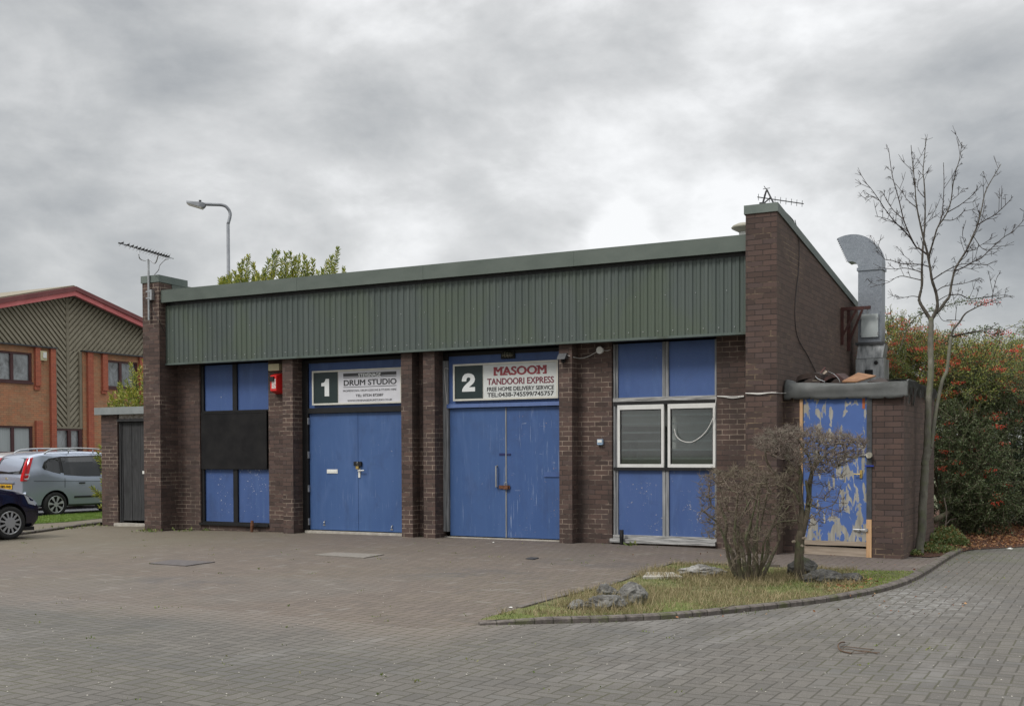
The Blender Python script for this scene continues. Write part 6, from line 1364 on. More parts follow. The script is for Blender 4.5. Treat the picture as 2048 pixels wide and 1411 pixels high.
for i, (pix, r0, r1, a, b) in enumerate(LIMBS):
    p, r = limb(pix, r0, r1, a, b)
    if r0 >= .009:
        bm = bmesh.new(); tube(bm, p, [x * (1 + .08 * math.sin(k * 2.1)) for k, x in enumerate(r)], 6); obj('limb', bm, M_limb if r0 > .015 else M_twig, BT, smooth=True)
    else:
        for k in range(len(p) - 1): tw.append((np.array(p[k]), np.array(p[k + 1]), r[k], r[k + 1]))
    # alternate side twigs with spurs
    L = sum((p[k + 1] - p[k]).length for k in range(len(p) - 1)); acc = 0; nxt = 0.16 if r0 < .02 else 0.7
    for k in range(len(p) - 1):
        acc += (p[k + 1] - p[k]).length
        if acc > nxt and p[k].z > 3.4:
            nxt = acc + random.uniform(0.03, 0.085); d = (p[k + 1] - p[k]).normalized(); s_ = Vector(rng.normal(size=3)); s_ = (s_ - d * s_.dot(d)).normalized(); v = (d * 0.75 + s_ * 0.8 + Vector((0, 0, 0.25))).normalized(); ln = random.choice([0.04, 0.06, 0.10, 0.16, 0.28]) * random.uniform(.7, 1.3)
            q0 = p[k]; m_ = q0 + v * ln * 0.55; q1 = m_ + (v + Vector((0, 0, 0.35))).normalized() * ln * 0.45
            tw.append((np.array(q0), np.array(m_), .0034, .003)); tw.append((np.array(m_), np.array(q1), .003, .0022))
            if ln > 0.09:
                for _ in range(3): s2_ = Vector(rng.normal(size=3)).normalized(); tw.append((np.array(m_), np.array(m_ + (v + s2_ * 0.9).normalized() * ln * 0.35), .0025, .002))
            if random.random() < 0.18:
                for _ in range(5): tw.append((np.array(q1), np.array(q1 + Vector((random.uniform(-.05, .05), random.uniform(-.05, .05), random.uniform(-.07, .01)))), .0018, .0015))
tubes_np('twigs', [(a, b, c * 1.1, d * 1.0) for a, b, c, d in tw], M_twig, BT, 4)

# ------------------------------------------------------------------ clipped bare shrubs on the island
M_stem = barkmat('shrub_bark', (0.045, 0.038, 0.028), (0.15, 0.125, 0.09), 16, (0.10, 0.115, 0.06)); M_fine = barkmat('lichened_twigs', (0.058, 0.044, 0.034), (0.23, 0.185, 0.145), 12, (0.14, 0.13, 0.085)); M_fine_r = barkmat('reddish_twigs', (0.06, 0.045, 0.038), (0.25, 0.20, 0.17), 12, (0.19, 0.18, 0.14))
def stems(parent, lines, name='stem'):
    nodes = []
    for pts, r0, r1 in lines:
        sp = smoothcurve(pts, 5); m_ = len(sp); bm = bmesh.new(); tube(bm, sp, [r0 + (r1 - r0) * i / (m_ - 1) for i in range(m_)], 8); obj(name, bm, M_stem, parent, smooth=True); nodes += [np.array(q) for q in sp[int(m_ * .45):]]
    return nodes
def shrub_fill(parent, nodes, tips, m, rt, name='branches'):
    segs = tree_to(nodes, tips, rt, 0.26, 0.07); tubes_np(name, segs, m, parent, 3)
    # spiky clipped ends
    sp = []
    for t in tips:
        for _ in range(3):
            v = rng.normal(size=3); v[2] = abs(v[2]) * 0.8; v /= np.linalg.norm(v); l = random.uniform(.03, .09); sp.append((np.array(t), np.array(t) + v * l, rt * .8, rt * .5))
    tubes_np('twigs', sp, m, parent, 3)
b1 = onG(1498, 1160, 0.03); DB = (b1 - Vector((0, YC, EYE))).dot(FW)
SB = empty('bare_shrub', 'wide many stemmed bare clipped shrub on the grass island', 'shrub', tuple(b1))
def bp(x, y, dd=0.0): return Vector(atD(x, y, DB + dd))
lines = []
for (x0, x1, x2, x3, yt_, dd, r0) in ((1480, 1462, 1452, 1436, 1000, .1, .034), (1487, 1474, 1468, 1475, 985, -.15, .03), (1494, 1488, 1484, 1500, 990, .2, .028), (1500, 1497, 1500, 1518, 985, -.2, .028), (1508, 1514, 1518, 1524, 970, .15, .03), (1514, 1532, 1548, 1562, 1000, 0, .03), (1518, 1542, 1562, 1582, 1010, .2, .024), (1482, 1454, 1438, 1418, 1030, -.1, .022), (1502, 1506, 1496, 1490, 975, .3, .022), (1512, 1528, 1546, 1590, 1040, -.25, .018), (1508, 1518, 1528, 1540, 985, -.3, .02)):
    j_ = lambda s=5: random.uniform(-s, s)
    lines.append(([bp(x0, 1164, dd * .3), bp((x0 + x1) / 2 + j_(4), 1138, dd * .5), bp(x1 + j_(), 1108, dd * .8), bp((x1 + x2) / 2 + j_(9), 1078, dd), bp(x2 + j_(9), 1046, dd), bp(x3 + j_(8), yt_, dd * 1.4)], r0 * 1.05, r0 * .34))
nd = stems(SB, lines)
tips = []
while len(tips) < 1250:
    u, v, w_ = random.uniform(-1, 1), random.uniform(0, 1), random.uniform(-1, 1)
    x = 1499 + u * 104; ytop = 936 + 16 * abs(u) ** 4 + 7 * math.sin(x * .17) + 7 * math.sin(x * .07); ybot = 1085 - 20 * abs(u) if u < 0.4 else 1085 - 65 * (u - .4); ybot = max(ybot, ytop + 25)
    y = ytop + (ybot - ytop) * v ** 1.5
    if random.random() < .14 and abs(u) < .75: y = random.uniform(1060, 1135); x = 1499 + u * 62
    if u < -.55: y += 8
    if abs(u) ** 2.5 + abs(w_) ** 2.5 > 1.0: continue
    tips.append(tuple(bp(x, y, w_ * 0.62)))
shrub_fill(SB, nd, tips, M_fine, .0027)
st = onG(1600, 1160, 0.03); DS = (st - Vector((0, YC, EYE))).dot(FW)
SS = empty('bare_shrub', 'bare shrub with single dark trunk and umbrella of twigs before the peeling door', 'shrub', tuple(st))
def sp_(x, y, dd=0.0): return Vector(atD(x, y, DS + dd))
bm = bmesh.new(); tube(bm, smoothcurve([sp_(1600, 1166), sp_(1599, 1150), sp_(1598, 1120), sp_(1599, 1095), sp_(1600, 1075), sp_(1603, 1062)], 4), [.074, .07, .062, .058, .055, .055, .055, .055, .052, .052, .05, .05, .05, .05, .05, .05, .05, .05, .048, .046, .046], 12); obj('trunk', bm, M_stem, SS, smooth=True)
bm = bmesh.new()
for (x, y, vx, vz) in ((1609, 1076, .11, .01), (1594, 1082, -.03, .0), (1607, 1090, .05, .0)): q = sp_(x - 5, y, -.03); tube(bm, [q, q + Vector((vx * .45, -.03, vz))], [.017, .014], 7)
obj('pruned_stub', bm, M_oldwood, SS)
lines = [([sp_(1602, 1068), sp_(1603, 1040), sp_(1603, 1008), sp_(1600, 980), sp_(1602, 950), sp_(1596, 920)], .036, .014), ([sp_(1604, 1068), sp_(1612, 1035), sp_(1617, 1005), sp_(1619, 972), sp_(1624, 945), sp_(1634, 915)], .036, .020), ([sp_(1616, 1010, -.05), sp_(1621, 1000, -.05), sp_(1616, 985, -.05), sp_(1612, 960, -.05)], .022, .015),
         ([sp_(1603, 1010), sp_(1590, 985), sp_(1565, 965, .2), sp_(1535, 925, .2), sp_(1530, 895, .2)], .018, .010), ([sp_(1627, 940), sp_(1645, 915, .2), sp_(1670, 895, .2)], .016, .008), ([sp_(1624, 945), sp_(1618, 915, -.3), sp_(1600, 885, -.3)], .016, .008), ([sp_(1601, 950), sp_(1580, 925), sp_(1555, 895)], .012, .007)]
nd = stems(SS, lines)
tips = []
while len(tips) < 1350:
    u, v, w_ = random.uniform(-1, 1), random.uniform(0, 1), random.uniform(-1, 1); x = 1622 + u * 113
    ytop = 857 + 22 * abs(u) ** 4 + 4 * math.sin(x * .13) + 4 * math.sin(x * .31) + (8 if u > .1 else 0); ybot = 955 - 42 * abs(u + .1) ** 1.5 if u > 0 else 945 - 50 * abs(u)
    y = ytop + (ybot - ytop) * v ** 1.5
    if abs(u) ** 2.5 + abs(w_) ** 2.5 > 1: continue
    tips.append(tuple(sp_(x, y, w_ * 0.55)))
for _ in range(130): x = random.uniform(1612, 1690); tips.append(tuple(sp_(x, random.uniform(940, 1065) - (x - 1612) * .5, random.uniform(-.35, .35))))
shrub_fill(SS, nd, tips, M_fine_r, .0027)

# ------------------------------------------------------------------ firethorn and dark shrubs on the right
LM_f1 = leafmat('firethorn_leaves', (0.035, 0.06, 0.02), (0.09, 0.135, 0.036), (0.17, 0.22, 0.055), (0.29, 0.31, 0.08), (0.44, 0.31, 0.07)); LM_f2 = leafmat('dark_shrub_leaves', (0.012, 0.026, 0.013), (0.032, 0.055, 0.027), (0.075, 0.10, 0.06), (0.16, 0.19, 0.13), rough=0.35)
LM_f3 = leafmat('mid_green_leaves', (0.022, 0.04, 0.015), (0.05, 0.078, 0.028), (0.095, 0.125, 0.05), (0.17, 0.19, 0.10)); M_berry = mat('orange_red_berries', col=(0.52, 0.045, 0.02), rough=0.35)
def bush(name, label, blobs, n_sprays, leaf_m, base, lsize, group=None, berries=0, berry_zmin=1.8, per=34, cat='shrub', spray=0.35, open_=0.0, n_stem=7):
    t = empty(name, label, cat, tuple(base), group=group); C = []; Dv = []; BC = []; segs = []
    wts = np.array([b[1][0] * b[1][1] * b[1][2] for b in blobs]) ** 0.6; wts /= wts.sum(); ends = []
    for _ in range(n_sprays):
        c, rad = blobs[rng.choice(len(blobs), p=wts)]; v = rng.normal(size=3); v /= np.linalg.norm(v); rr_ = (0.55 + 0.45 * rng.random() ** 0.6) * (1 + 0.10 * rng.normal()); p = np.array(c) + v * np.array(rad) * rr_
        if p[2] < base[2] + 0.05: continue
        d = v * np.array(rad); d = d / np.linalg.norm(d) + rng.normal(size=3) * 0.55 + np.array([0, 0, 0.25]); d /= np.linalg.norm(d); L = spray * rng.uniform(0.6, 1.35); s0 = p - d * L * 0.5; ends.append(s0)
        k = int(per * rng.uniform(.5, 1.4)); f = rng.random(k); pos = s0 + d * L * f[:, None] + rng.normal(size=(k, 3)) * 0.025; ld = d * 0.6 + rng.normal(size=(k, 3)) * 0.8; C.append(pos); Dv.append(ld)
        segs.append((s0, s0 + d * L, .006, .003))
        if berries and p[2] > berry_zmin and rng.random() < berries:
            q = s0 + d * L * rng.uniform(.5, 1.0); nb = int(rng.integers(14, 50)); BC.append(q + rng.normal(size=(nb, 3)) * np.array([.05, .05, .022]))
    C = np.concatenate(C); Dv = np.concatenate(Dv); n = len(C); L = lsize * rng.uniform(.6, 1.3, n); leaf_mesh('foliage', C, Dv, L, L * 0.42, leaf_m, t)
    nodes = []; sl = []
    for k in range(n_stem):
        c, rad = blobs[k % len(blobs)]; a = np.array([base[0] + rng.normal() * .15, base[1] + rng.normal() * .15, base[2] - .05]); b = np.array(c) + rng.normal(size=3) * np.array(rad) * .3; mid = (a + b) / 2 + rng.normal(size=3) * .15; sp = smoothcurve([a, mid, b], 6)
        for i in range(len(sp) - 1): sl.append((np.array(sp[i]), np.array(sp[i + 1]), .032 - .02 * i / len(sp), .032 - .02 * (i + 1) / len(sp)))
        nodes += [np.array(q) for q in sp[4:]]
    ss = [ends[i] for i in rng.choice(len(ends), min(260, len(ends)), replace=False)]; sl += tree_to(nodes, ss, .0045, .15, .2)
    tubes_np('branches', sl + segs, M_stem, t, 4)
    if BC:
        BC = np.concatenate(BC); r = .0085; o8 = np.array([[1, 0, 0], [0, 1, 0], [-1, 0, 0], [0, -1, 0], [0, 0, 1], [0, 0, -1]]) * r; V = (BC[:, None, :] + o8[None]).reshape(-1, 3); b = np.arange(len(BC))[:, None] * 6
        f = np.concatenate([b + np.array([[k, (k + 1) % 4, 4]]) for k in range(4)] + [b + np.array([[(k + 1) % 4, k, 5]]) for k in range(4)]); mesh_np('berries', V, f, M_berry, t)
    return t
def bl(x, y, D, rx, rz, ry=None): c = np.array(atD(x, y, D)); return (c, (rx, ry or rx, rz))
# everything stands between 17 and 24 m away, its foot behind the store and the end of the drive
gnd = lambda x, D: Vector((*atD(x, 1000, D)[:2], -0.05))
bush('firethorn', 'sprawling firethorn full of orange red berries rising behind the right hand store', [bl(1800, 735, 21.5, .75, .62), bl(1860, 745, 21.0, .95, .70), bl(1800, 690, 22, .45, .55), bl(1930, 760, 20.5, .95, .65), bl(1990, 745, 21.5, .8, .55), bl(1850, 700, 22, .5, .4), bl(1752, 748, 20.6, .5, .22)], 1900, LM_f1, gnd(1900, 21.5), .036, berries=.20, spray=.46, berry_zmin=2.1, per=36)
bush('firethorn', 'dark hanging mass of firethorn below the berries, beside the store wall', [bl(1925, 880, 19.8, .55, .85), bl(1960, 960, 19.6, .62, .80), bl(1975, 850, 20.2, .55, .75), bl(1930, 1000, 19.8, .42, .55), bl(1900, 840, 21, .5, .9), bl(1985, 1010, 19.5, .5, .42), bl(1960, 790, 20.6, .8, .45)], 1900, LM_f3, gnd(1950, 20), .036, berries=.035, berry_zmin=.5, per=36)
bush('evergreen_shrub', 'dark glossy evergreen shrub at the right edge behind the leaf litter', [bl(2035, 860, 22, .8, 1.0), bl(2060, 960, 21.5, .9, .8), bl(2010, 980, 22.5, .55, .65), bl(2080, 780, 22.5, .9, .8), bl(2120, 900, 22, 1.0, 1.1), bl(2030, 760, 23, .6, .5)], 1500, LM_f2, gnd(2060, 22), .06, per=26)
bush('hedge_shrub', 'green shrub with scattered yellowing leaves at the far right beyond the firethorn', [bl(2010, 720, 24.5, .9, .55), bl(2070, 735, 24, .9, .6), bl(1960, 715, 25, .8, .45), bl(2120, 700, 24.5, 1.0, .8)], 700, LM_f1, gnd(2040, 24.5), .04, berries=.03, per=30)
bush('evergreen_shrub', 'very dark shrub filling the gap right of the brick store, low down', [bl(1905, 960, 23, .8, 1.0), bl(1890, 860, 23, .7, .9), bl(1950, 930, 24, 1.0, 1.2), bl(2020, 900, 25, 1.1, 1.2)], 900, LM_f2, gnd(1920, 23), .055, per=26)
bush('evergreen_shrub', 'evergreen shrub just outside the right edge, nearest the end of the drive', [(np.array((1.6, 6.6, 1.2)), (1.2, 1.2, 1.3)), (np.array((3.2, 6.4, 1.0)), (1.1, 1.2, 1.1))], 420, LM_f2, Vector((2.2, 6.5, -0.05)), .07, per=24)
bush('evergreen_shrub', 'tall evergreen shrub outside the right edge beyond the end of the drive', [(np.array((5.2, 7.2, 1.5)), (1.6, 1.3, 1.6)), (np.array((7.8, 7.4, 1.2)), (1.5, 1.3, 1.3))], 420, LM_f3, Vector((6.2, 7.2, -0.05)), .07, per=24)
# arching firethorn shoots against the sky
for i, (pix, lab) in enumerate((([(1800, 700), (1815, 655), (1840, 628), (1870, 620), (1905, 607), (1940, 601), (1968, 605)], 'long arching firethorn shoot with berries at its tip crossing behind the bare trunk'), ([(1880, 690), (1910, 672), (1945, 665), (1975, 657), (2000, 662), (1992, 672)], 'leafy firethorn shoot reaching right beyond the second stem of the bare tree'))):
    pts = smoothcurve([atD(x, y, 19.5) for x, y in pix], 6); t = empty('firethorn_shoot', lab, 'shoot', tuple(pts[0]), group='firethorn shoots against the sky')
    obj('stem', tube(bmesh.new(), pts, [.012 - .008 * k / (len(pts) - 1) for k in range(len(pts))], 6), M_stem, t); C = []; Dv = []
    for k in range(420): f = rng.random(); q = np.array(pts[int(f * (len(pts) - 1))]); C.append(q + rng.normal(size=3) * .045); Dv.append(rng.normal(size=3) + np.array([0, 0, .5]))
    C = np.array(C); L = .04 * rng.uniform(.6, 1.2, len(C)); leaf_mesh('leaves', C, np.array(Dv), L, L * .45, LM_f3, t)
    BC = np.array(pts[-1] if i == 0 else pts[-4]) + rng.normal(size=(90, 3)) * np.array([.12, .03, .03]); o8 = np.array([[1, 0, 0], [0, 1, 0], [-1, 0, 0], [0, -1, 0], [0, 0, 1], [0, 0, -1]]) * .010; V = (BC[:, None, :] + o8[None]).reshape(-1, 3); b = np.arange(len(BC))[:, None] * 6
    f = np.concatenate([b + np.array([[k, (k + 1) % 4, 4]]) for k in range(4)] + [b + np.array([[(k + 1) % 4, k, 5]]) for k in range(4)]); mesh_np('berries', V, f, M_berry, t)
# fallen limb and dead stems in the dark gap
bm = bmesh.new(); a, b = atD(1868, 1040, 19), atD(1925, 1018, 20.5); tube(bm, [a, a.lerp(b, .5) + Vector((0, 0, .03)), b], [.05, .045, .03], 8); tag(obj('dead_limb', bm, M_stem, smooth=True), 'thick dead limb leaning out of the dark gap beside the store', 'branch')
bm = bmesh.new(); tube(bm, smoothcurve([atD(1884, 1072, 19.3), atD(1891, 1048, 19.3), atD(1893, 1020, 19.3), atD(1888, 995, 19.3)], 4), .012, 6); tube(bm, smoothcurve([atD(1890, 1050, 19.3), atD(1900, 1040, 19.3), atD(1912, 1036, 19.2)], 4), .008, 6); tag(obj('dead_shoots', bm, M_fine_r), 'pair of thin dead stems standing by the back corner of the store', 'stem')

# ------------------------------------------------------------------ laurels behind and left of the workshop
LM_l = leafmat('laurel_leaves', (0.06, 0.10, 0.016), (0.14, 0.19, 0.028), (0.29, 0.31, 0.045), (0.46, 0.42, 0.08), rough=0.35)
def laurel(label, shoots, base, lsize=.11, name='laurel', body=None):
    t = empty(name, label, 'laurel', tuple(base)); C = []; Dv = []; segs = []; ends = []
    for (p0, p1, wd_) in shoots:
        p0, p1 = np.array(p0), np.array(p1); L = np.linalg.norm(p1 - p0); d = (p1 - p0) / L; segs.append((p0, p0 + d * L * .96, .012, .004)); ends.append(p0); k = int(L / .010)
        side = unit(np.cross(d[None], rng.normal(size=(1, 3))))[0]; s2 = np.cross(d, side)
        for j in range(k):
            f = j / k; an = j * 2.4; out = side * math.cos(an) + s2 * math.sin(an); C.append(p0 + d * L * f); up = .35 + 1.1 * f ** 3; Dv.append(out * wd_ + d * up + rng.normal(size=3) * .12)
    if body:
        for c, rad, k in body:
            v = unit(rng.normal(size=(k, 3))); q = np.array(c) + v * np.array(rad) * rng.uniform(.5, 1.05, (k, 1)); C += list(q); Dv += list(v * .7 + rng.normal(size=(k, 3)) * .6 + np.array([0, 0, .5])); ends.append(np.array(c))
    C = np.array(C); Dv = np.array(Dv); n = len(C); L = lsize * rng.uniform(.65, 1.15, n); leaf_mesh('foliage', C, Dv, L, L * .29, LM_l, t, fold=.2, droop=.12)
    nodes = [np.array(base) + np.array([0, 0, h_ * .3]) for h_ in range(6)]; segs += [(nodes[i], nodes[i + 1], .05, .04) for i in range(5)]; segs += tree_to(nodes, ends, .006, .1, .3); tubes_np('branches', segs, M_stem, t, 4)
    return t
sh = []; DL = 26.0
tops = [(449, 560), (462, 548), (470, 545), (478, 530), (487, 520), (497, 512), (506, 528), (515, 545), (528, 540), (538, 520), (548, 505), (556, 503), (563, 520), (572, 508), (580, 505), (590, 515), (598, 514), (609, 512), (616, 525), (626, 520), (636, 545), (645, 540), (655, 522), (664, 512), (676, 496), (668, 530), (688, 536), (443, 566), (525, 556), (545, 540), (605, 535), (625, 552), (585, 540), (560, 548), (498, 545), (474, 560), (650, 552), (680, 556), (512, 560), (575, 530)]
for x, y in tops:
    dd = rng.uniform(-.8, .8); p1 = atD(x, y, DL + dd); p0 = atD(x + rng.uniform(-14, 10), y + rng.uniform(45, 80), DL + dd); sh.append((p0, p1, .85))
for _ in range(70):
    x = rng.uniform(440, 690); y = rng.uniform(560, 580); dd = rng.uniform(-1, 1); sh.append((atD(x + rng.uniform(-12, 12), y + 60, DL + dd), atD(x, y - rng.uniform(0, 12), DL + dd), .9))
bz = atD(565, 900, DL)
laurel('tall yellow green laurel whose shoots rise above the middle of the workshop roof', sh, (bz[0], bz[1], -.15), body=[(atD(565, 610, DL + .5), (2.0, 1.2, .7), 1500)])
sh = []
for x, y, k in ((262, 728, 0), (272, 745, 0), (252, 760, 0), (240, 768, 0), (280, 735, 0), (245, 785, 0), (222, 790, 0), (232, 800, 0), (268, 775, 0), (285, 765, 0), (258, 790, 0), (275, 800, 0), (218, 808, 0), (288, 720, 0), (300, 745, 0), (296, 790, 0)):
    dd = rng.uniform(-.5, .5); sh.append((atD(x + rng.uniform(-8, 14), y + rng.uniform(35, 60), 28 + dd), atD(x, y, 28 + dd), .9))
bz = atD(262, 900, 28); laurel('laurel with bright pointed leaves showing above the left hand brick store', sh, (bz[0], bz[1], -.15), body=[(atD(262, 805, 28), (.5, .5, .38), 420)])
sh = []
for x0, y0, x1, y1 in ((215, 960, 196, 905), (215, 930, 192, 915), (212, 1000, 185, 975), (215, 1010, 195, 985), (214, 985, 190, 990), (215, 905, 200, 893), (212, 1012, 200, 1012), (222, 950, 206, 925), (220, 1000, 203, 960)):
    dd = rng.uniform(-.15, .15); sh.append((atD(x0, y0, 24.6 + dd), atD(x1, y1, 24.6 + dd), .8))
bz = atD(224, 1000, 24.8); laurel('small laurel poking out low beside the left wall of the brick store', sh, (bz[0], bz[1], -.1), lsize=.10)
# ------------------------------------------------------------------ rocks
def rock(label, px, py, wpx, hpx, seed, m, depth=0.9, squash=1.0, tilt=0.0, cuts=7, sink=0.15):
    c = onG(px, py, 0.02); Dp = (c - Vector((0, YC, EYE))).dot(FW); mpp = Dp / F; w_, h_ = wpx * mpp / 2, hpx * mpp
    rs = random.Random(seed); bm = bmesh.new(); bmesh.ops.create_icosphere(bm, subdivisions=5, radius=1.0)
    from mathutils import noise as mn
    planes = [(Vector((rs.uniform(-1, 1), rs.uniform(-1, 1), rs.uniform(-.3, 1))).normalized(), rs.uniform(.62, .9)) for _ in range(cuts)]
    for v in bm.verts:
        p = v.co.copy()
        for n, d in planes:
            e = p.dot(n) - d
            if e > 0: p -= n * e * .85
        q = p * 1.6 + Vector((seed, seed * 2, 0)); a = mn.fractal(q, .9, 2.1, 4); b_ = mn.ridged_multi_fractal(p * 2.6 + Vector((seed, 0, 0)), .9, 2.0, 4, 1.0, 2.0)
        p += p.normalized() * (a * .17 + (b_ - 1.2) * .07 + mn.noise(p * 9 + Vector((seed, 3, 1))) * .03); v.co = p
    zs_ = [v.co.z for v in bm.verts]; zmin, zmax = min(zs_), max(zs_); cr_, sr_ = math.cos(tilt), math.sin(tilt); side = Vector((CR.x, CR.y, 0)).normalized(); fwd = Vector((-side.y, side.x, 0))
    for v in bm.verts:
        x, y, z = v.co; z = (z - zmin) / (zmax - zmin); z = z * h_ * (1 + sink) - h_ * sink + x * w_ * math.tan(tilt) * .3
        v.co = c + side * (x * w_) + fwd * (y * w_ * depth) + Vector((0, 0, z))
    return tag(obj('rock', bm, m, smooth=True), label, 'rock', 'rocks on the grass island')
def rock_fn(dark):
    def fn(t, b):
        P = t.pos(); n = t.noise(P, 5, 9, 0.72, 0.8); n2 = t.noise(P, 22, 6, 0.7, 0.5); k = dark
        c = t.ramp(n, (0.3, (0.035 * k, 0.034 * k, 0.032 * k)), (0.47, (0.115 * k, 0.112 * k, 0.105 * k)), (0.72, (0.29 * k, 0.284 * k, 0.268 * k)))
        c = t.mix(t.m('MULTIPLY', t.step(n2, 0.55, 0.70), 0.5), c, (0.05, 0.048, 0.042)); c = t.mix(t.m('MULTIPLY', t.step(t.noise(P, 3, 4), 0.55, 0.7), 0.5 if dark > .8 else .75), c, (0.13 * k, 0.11 * k, 0.06 * k) if dark > .8 else (0.07, 0.08, 0.04))
        setc(t, b, c); setn(t, b, t.bump(t.m('ADD', n, t.m('MULTIPLY', n2, 0.5)), 0.9, 0.03))
    return fn
M_rock = mat('limestone', rock_fn(1.0), rough=0.9, spec=0.25); M_rock_d = mat('mossy_limestone', rock_fn(0.6), rough=0.95, spec=0.2)
rock('small low pale rock at the left end of the rock group nearest the kerb', 1158, 1220, 46, 23, 3, M_rock, .7)
rock('flat pitted rock between the small rock and the upright ones, nearest the kerb', 1211, 1221, 84, 34, 11, M_rock, .6, tilt=-.1)
rock('small upright dark rock behind the flat pitted one', 1214, 1196, 40, 31, 5, M_rock, .8)
rock('large upright rounded rock at the right end of the front rock group', 1264, 1210, 64, 48, 8, M_rock, .7)
rock('pale flat rock alone at the back left of the grass island', 1402, 1153, 96, 26, 14, mat('pale_limestone', rock_fn(1.6), rough=0.9, spec=0.25), .5, cuts=9)
rock('dark mossy rock behind the trunk of the single stemmed shrub', 1604, 1156, 62, 44, 21, M_rock_d, .7)
rock('mossy low rock right of the single stemmed shrub', 1648, 1166, 84, 30, 17, M_rock_d, .6)
rock('lowest and rightmost mossy rock, half buried in dead leaves', 1700, 1164, 62, 20, 29, M_rock_d, .6)
c = onG(1322, 1155, 0.03); s_ = Vector((CR.x, CR.y, 0)).normalized(); f_ = Vector((-s_.y, s_.x, 0)); bm = bmesh.new(); q = [c - s_ * .22 - f_ * .15, c + s_ * .22 - f_ * .12, c + s_ * .18 + f_ * .35, c - s_ * .12 + f_ * .35]; prism(bm, [(v.x, v.y) for v in q], 'z', c.z - .05, c.z + .03)
tag(obj('concrete_slab', bm, M_conc), 'pale concrete slab lying in the grass beside the flat pale rock', 'slab')

# ------------------------------------------------------------------ grass on the island, lawn, weeds
def in_poly(P, poly):
    x, y = P[:, 0], P[:, 1]; c = np.zeros(len(P), bool); j = len(poly) - 1
    for i in range(len(poly)):
        xi, yi = poly[i][:2]; xj, yj = poly[j][:2]; k = ((yi > y) != (yj > y)) & (x < (xj - xi) * (y - yi) / (yj - yi + 1e-12) + xi); c ^= k; j = i
    return c
def gzv(x): return np.interp(x, [a for a, _ in GZX], [b for _, b in GZX])
def blades(name, label, poly, n, hmin, hmax, w_, m, z0=0.03, lean=.5, mask=None, kind='stuff', cat='grass'):
    pp = np.array([p[:2] for p in poly]); lo, hi = pp.min(0), pp.max(0); P = rng.uniform(lo, hi, (n, 2)); P = P[in_poly(P, poly)]
    if mask is not None: P = P[mask(P)]
    k = len(P); B_ = np.concatenate([P, (gzv(P[:, 0]) + z0)[:, None]], 1); h_ = rng.uniform(hmin, hmax, k)[:, None]; a = rng.uniform(0, 2 * math.pi, k); s = np.stack([np.cos(a), np.sin(a), np.zeros(k)], 1) * w_; l = rng.normal(size=(k, 3)) * lean; l[:, 2] = 1; l = unit(l); l2 = unit(l + rng.normal(size=(k, 3)) * lean * .9 * np.array([1, 1, .1]) - np.array([0, 0, .15]))
    M1 = B_ + l * h_ * .55; T_ = M1 + l2 * h_ * .5; V = np.stack([B_ - s, B_ + s, M1 + s * .8, M1 - s * .8, T_ + s * .12, T_ - s * .12], 1).reshape(-1, 3); b = np.arange(k)[:, None] * 6
    return tag(mesh_np(name, V, np.concatenate([b + np.array([[0, 1, 2, 3]]), b + np.array([[3, 2, 4, 5]])]), m), label, cat, None, kind)
M_straw = leafmat('straw_grass', (0.085, 0.085, 0.03), (0.175, 0.15, 0.07), (0.29, 0.235, 0.13), (0.42, 0.345, 0.21), rough=.7); M_grass = leafmat('green_grass', (0.05, 0.085, 0.018), (0.095, 0.135, 0.03), (0.15, 0.185, 0.05), (0.26, 0.24, 0.10), rough=.6); M_moss = leafmat('moss', (0.09, 0.16, 0.01), (0.16, 0.26, 0.02), (0.25, 0.34, 0.04), rough=.8)
def nmask(th, sc=1.2, sd=0.0, inv=False):
    from mathutils import noise as mn
    def f(P):
        v = np.array([mn.fractal(Vector((x * sc + sd, y * sc, sd)), .8, 2.0, 3) for x, y in P]); r = v > th; return ~r if inv else r
    return f
yb_ = back[0].y
blades('dry_grass', 'dry straw coloured grass covering most of the island bed', ISLAND, 34000, .025, .095, .0026, M_straw, mask=lambda P: nmask(-.18)(P) & ~((P[:, 0] > -2.75) & (P[:, 1] > -3.3)))
blades('green_grass', 'short green grass and weeds between the straw on the island', ISLAND, 18000, .015, .05, .0028, M_grass, mask=nmask(.0, 1.5, 4.0))
blades('moss', 'bright green moss at the right tip of the island by the path', ISLAND, 16000, .008, .028, .004, M_moss, mask=lambda P: (P[:, 1] > -3.4) & (P[:, 0] > -2.9))
KM = [tuple(p)[:2] for p in KERB]
strip = [(x + .02, y - .01) for x, y in KM] + [(x + .14, y - .06) for x, y in reversed(KM)]
blades('kerbside_weeds', 'low moss and weeds along the foot of the curved kerb', strip, 5200, .01, .035, .003, M_grass, z0=.002, mask=nmask(-.05, 2.2, 9.0))
blades('lawn_grass', 'mown green lawn between the forecourt path and the road', LAWN, 30000, .02, .05, .006, leafmat('lawn_blades', (0.07, 0.14, 0.015), (0.13, 0.21, 0.03), (0.20, 0.27, 0.06), rough=.6), z0=.04)
def weed(label, px, py, r, h_, n=60, m=None, lsize=.05):
    c = np.array(onG(px, py)); C = c + np.abs(rng.normal(size=(n, 3))) * np.array([0, 0, h_]) * .6 + rng.normal(size=(n, 3)) * np.array([r, r, 0]); D_ = rng.normal(size=(n, 3)) + np.array([0, 0, .8]); L = lsize * rng.uniform(.5, 1.3, n)
    return tag(leaf_mesh('weed', C, D_, L, L * .55, m or M_grass), label, 'weed', 'weeds at the foot of the walls')
weed('green weed between the two close brick piers', 840, 1071, .06, .10, 140)
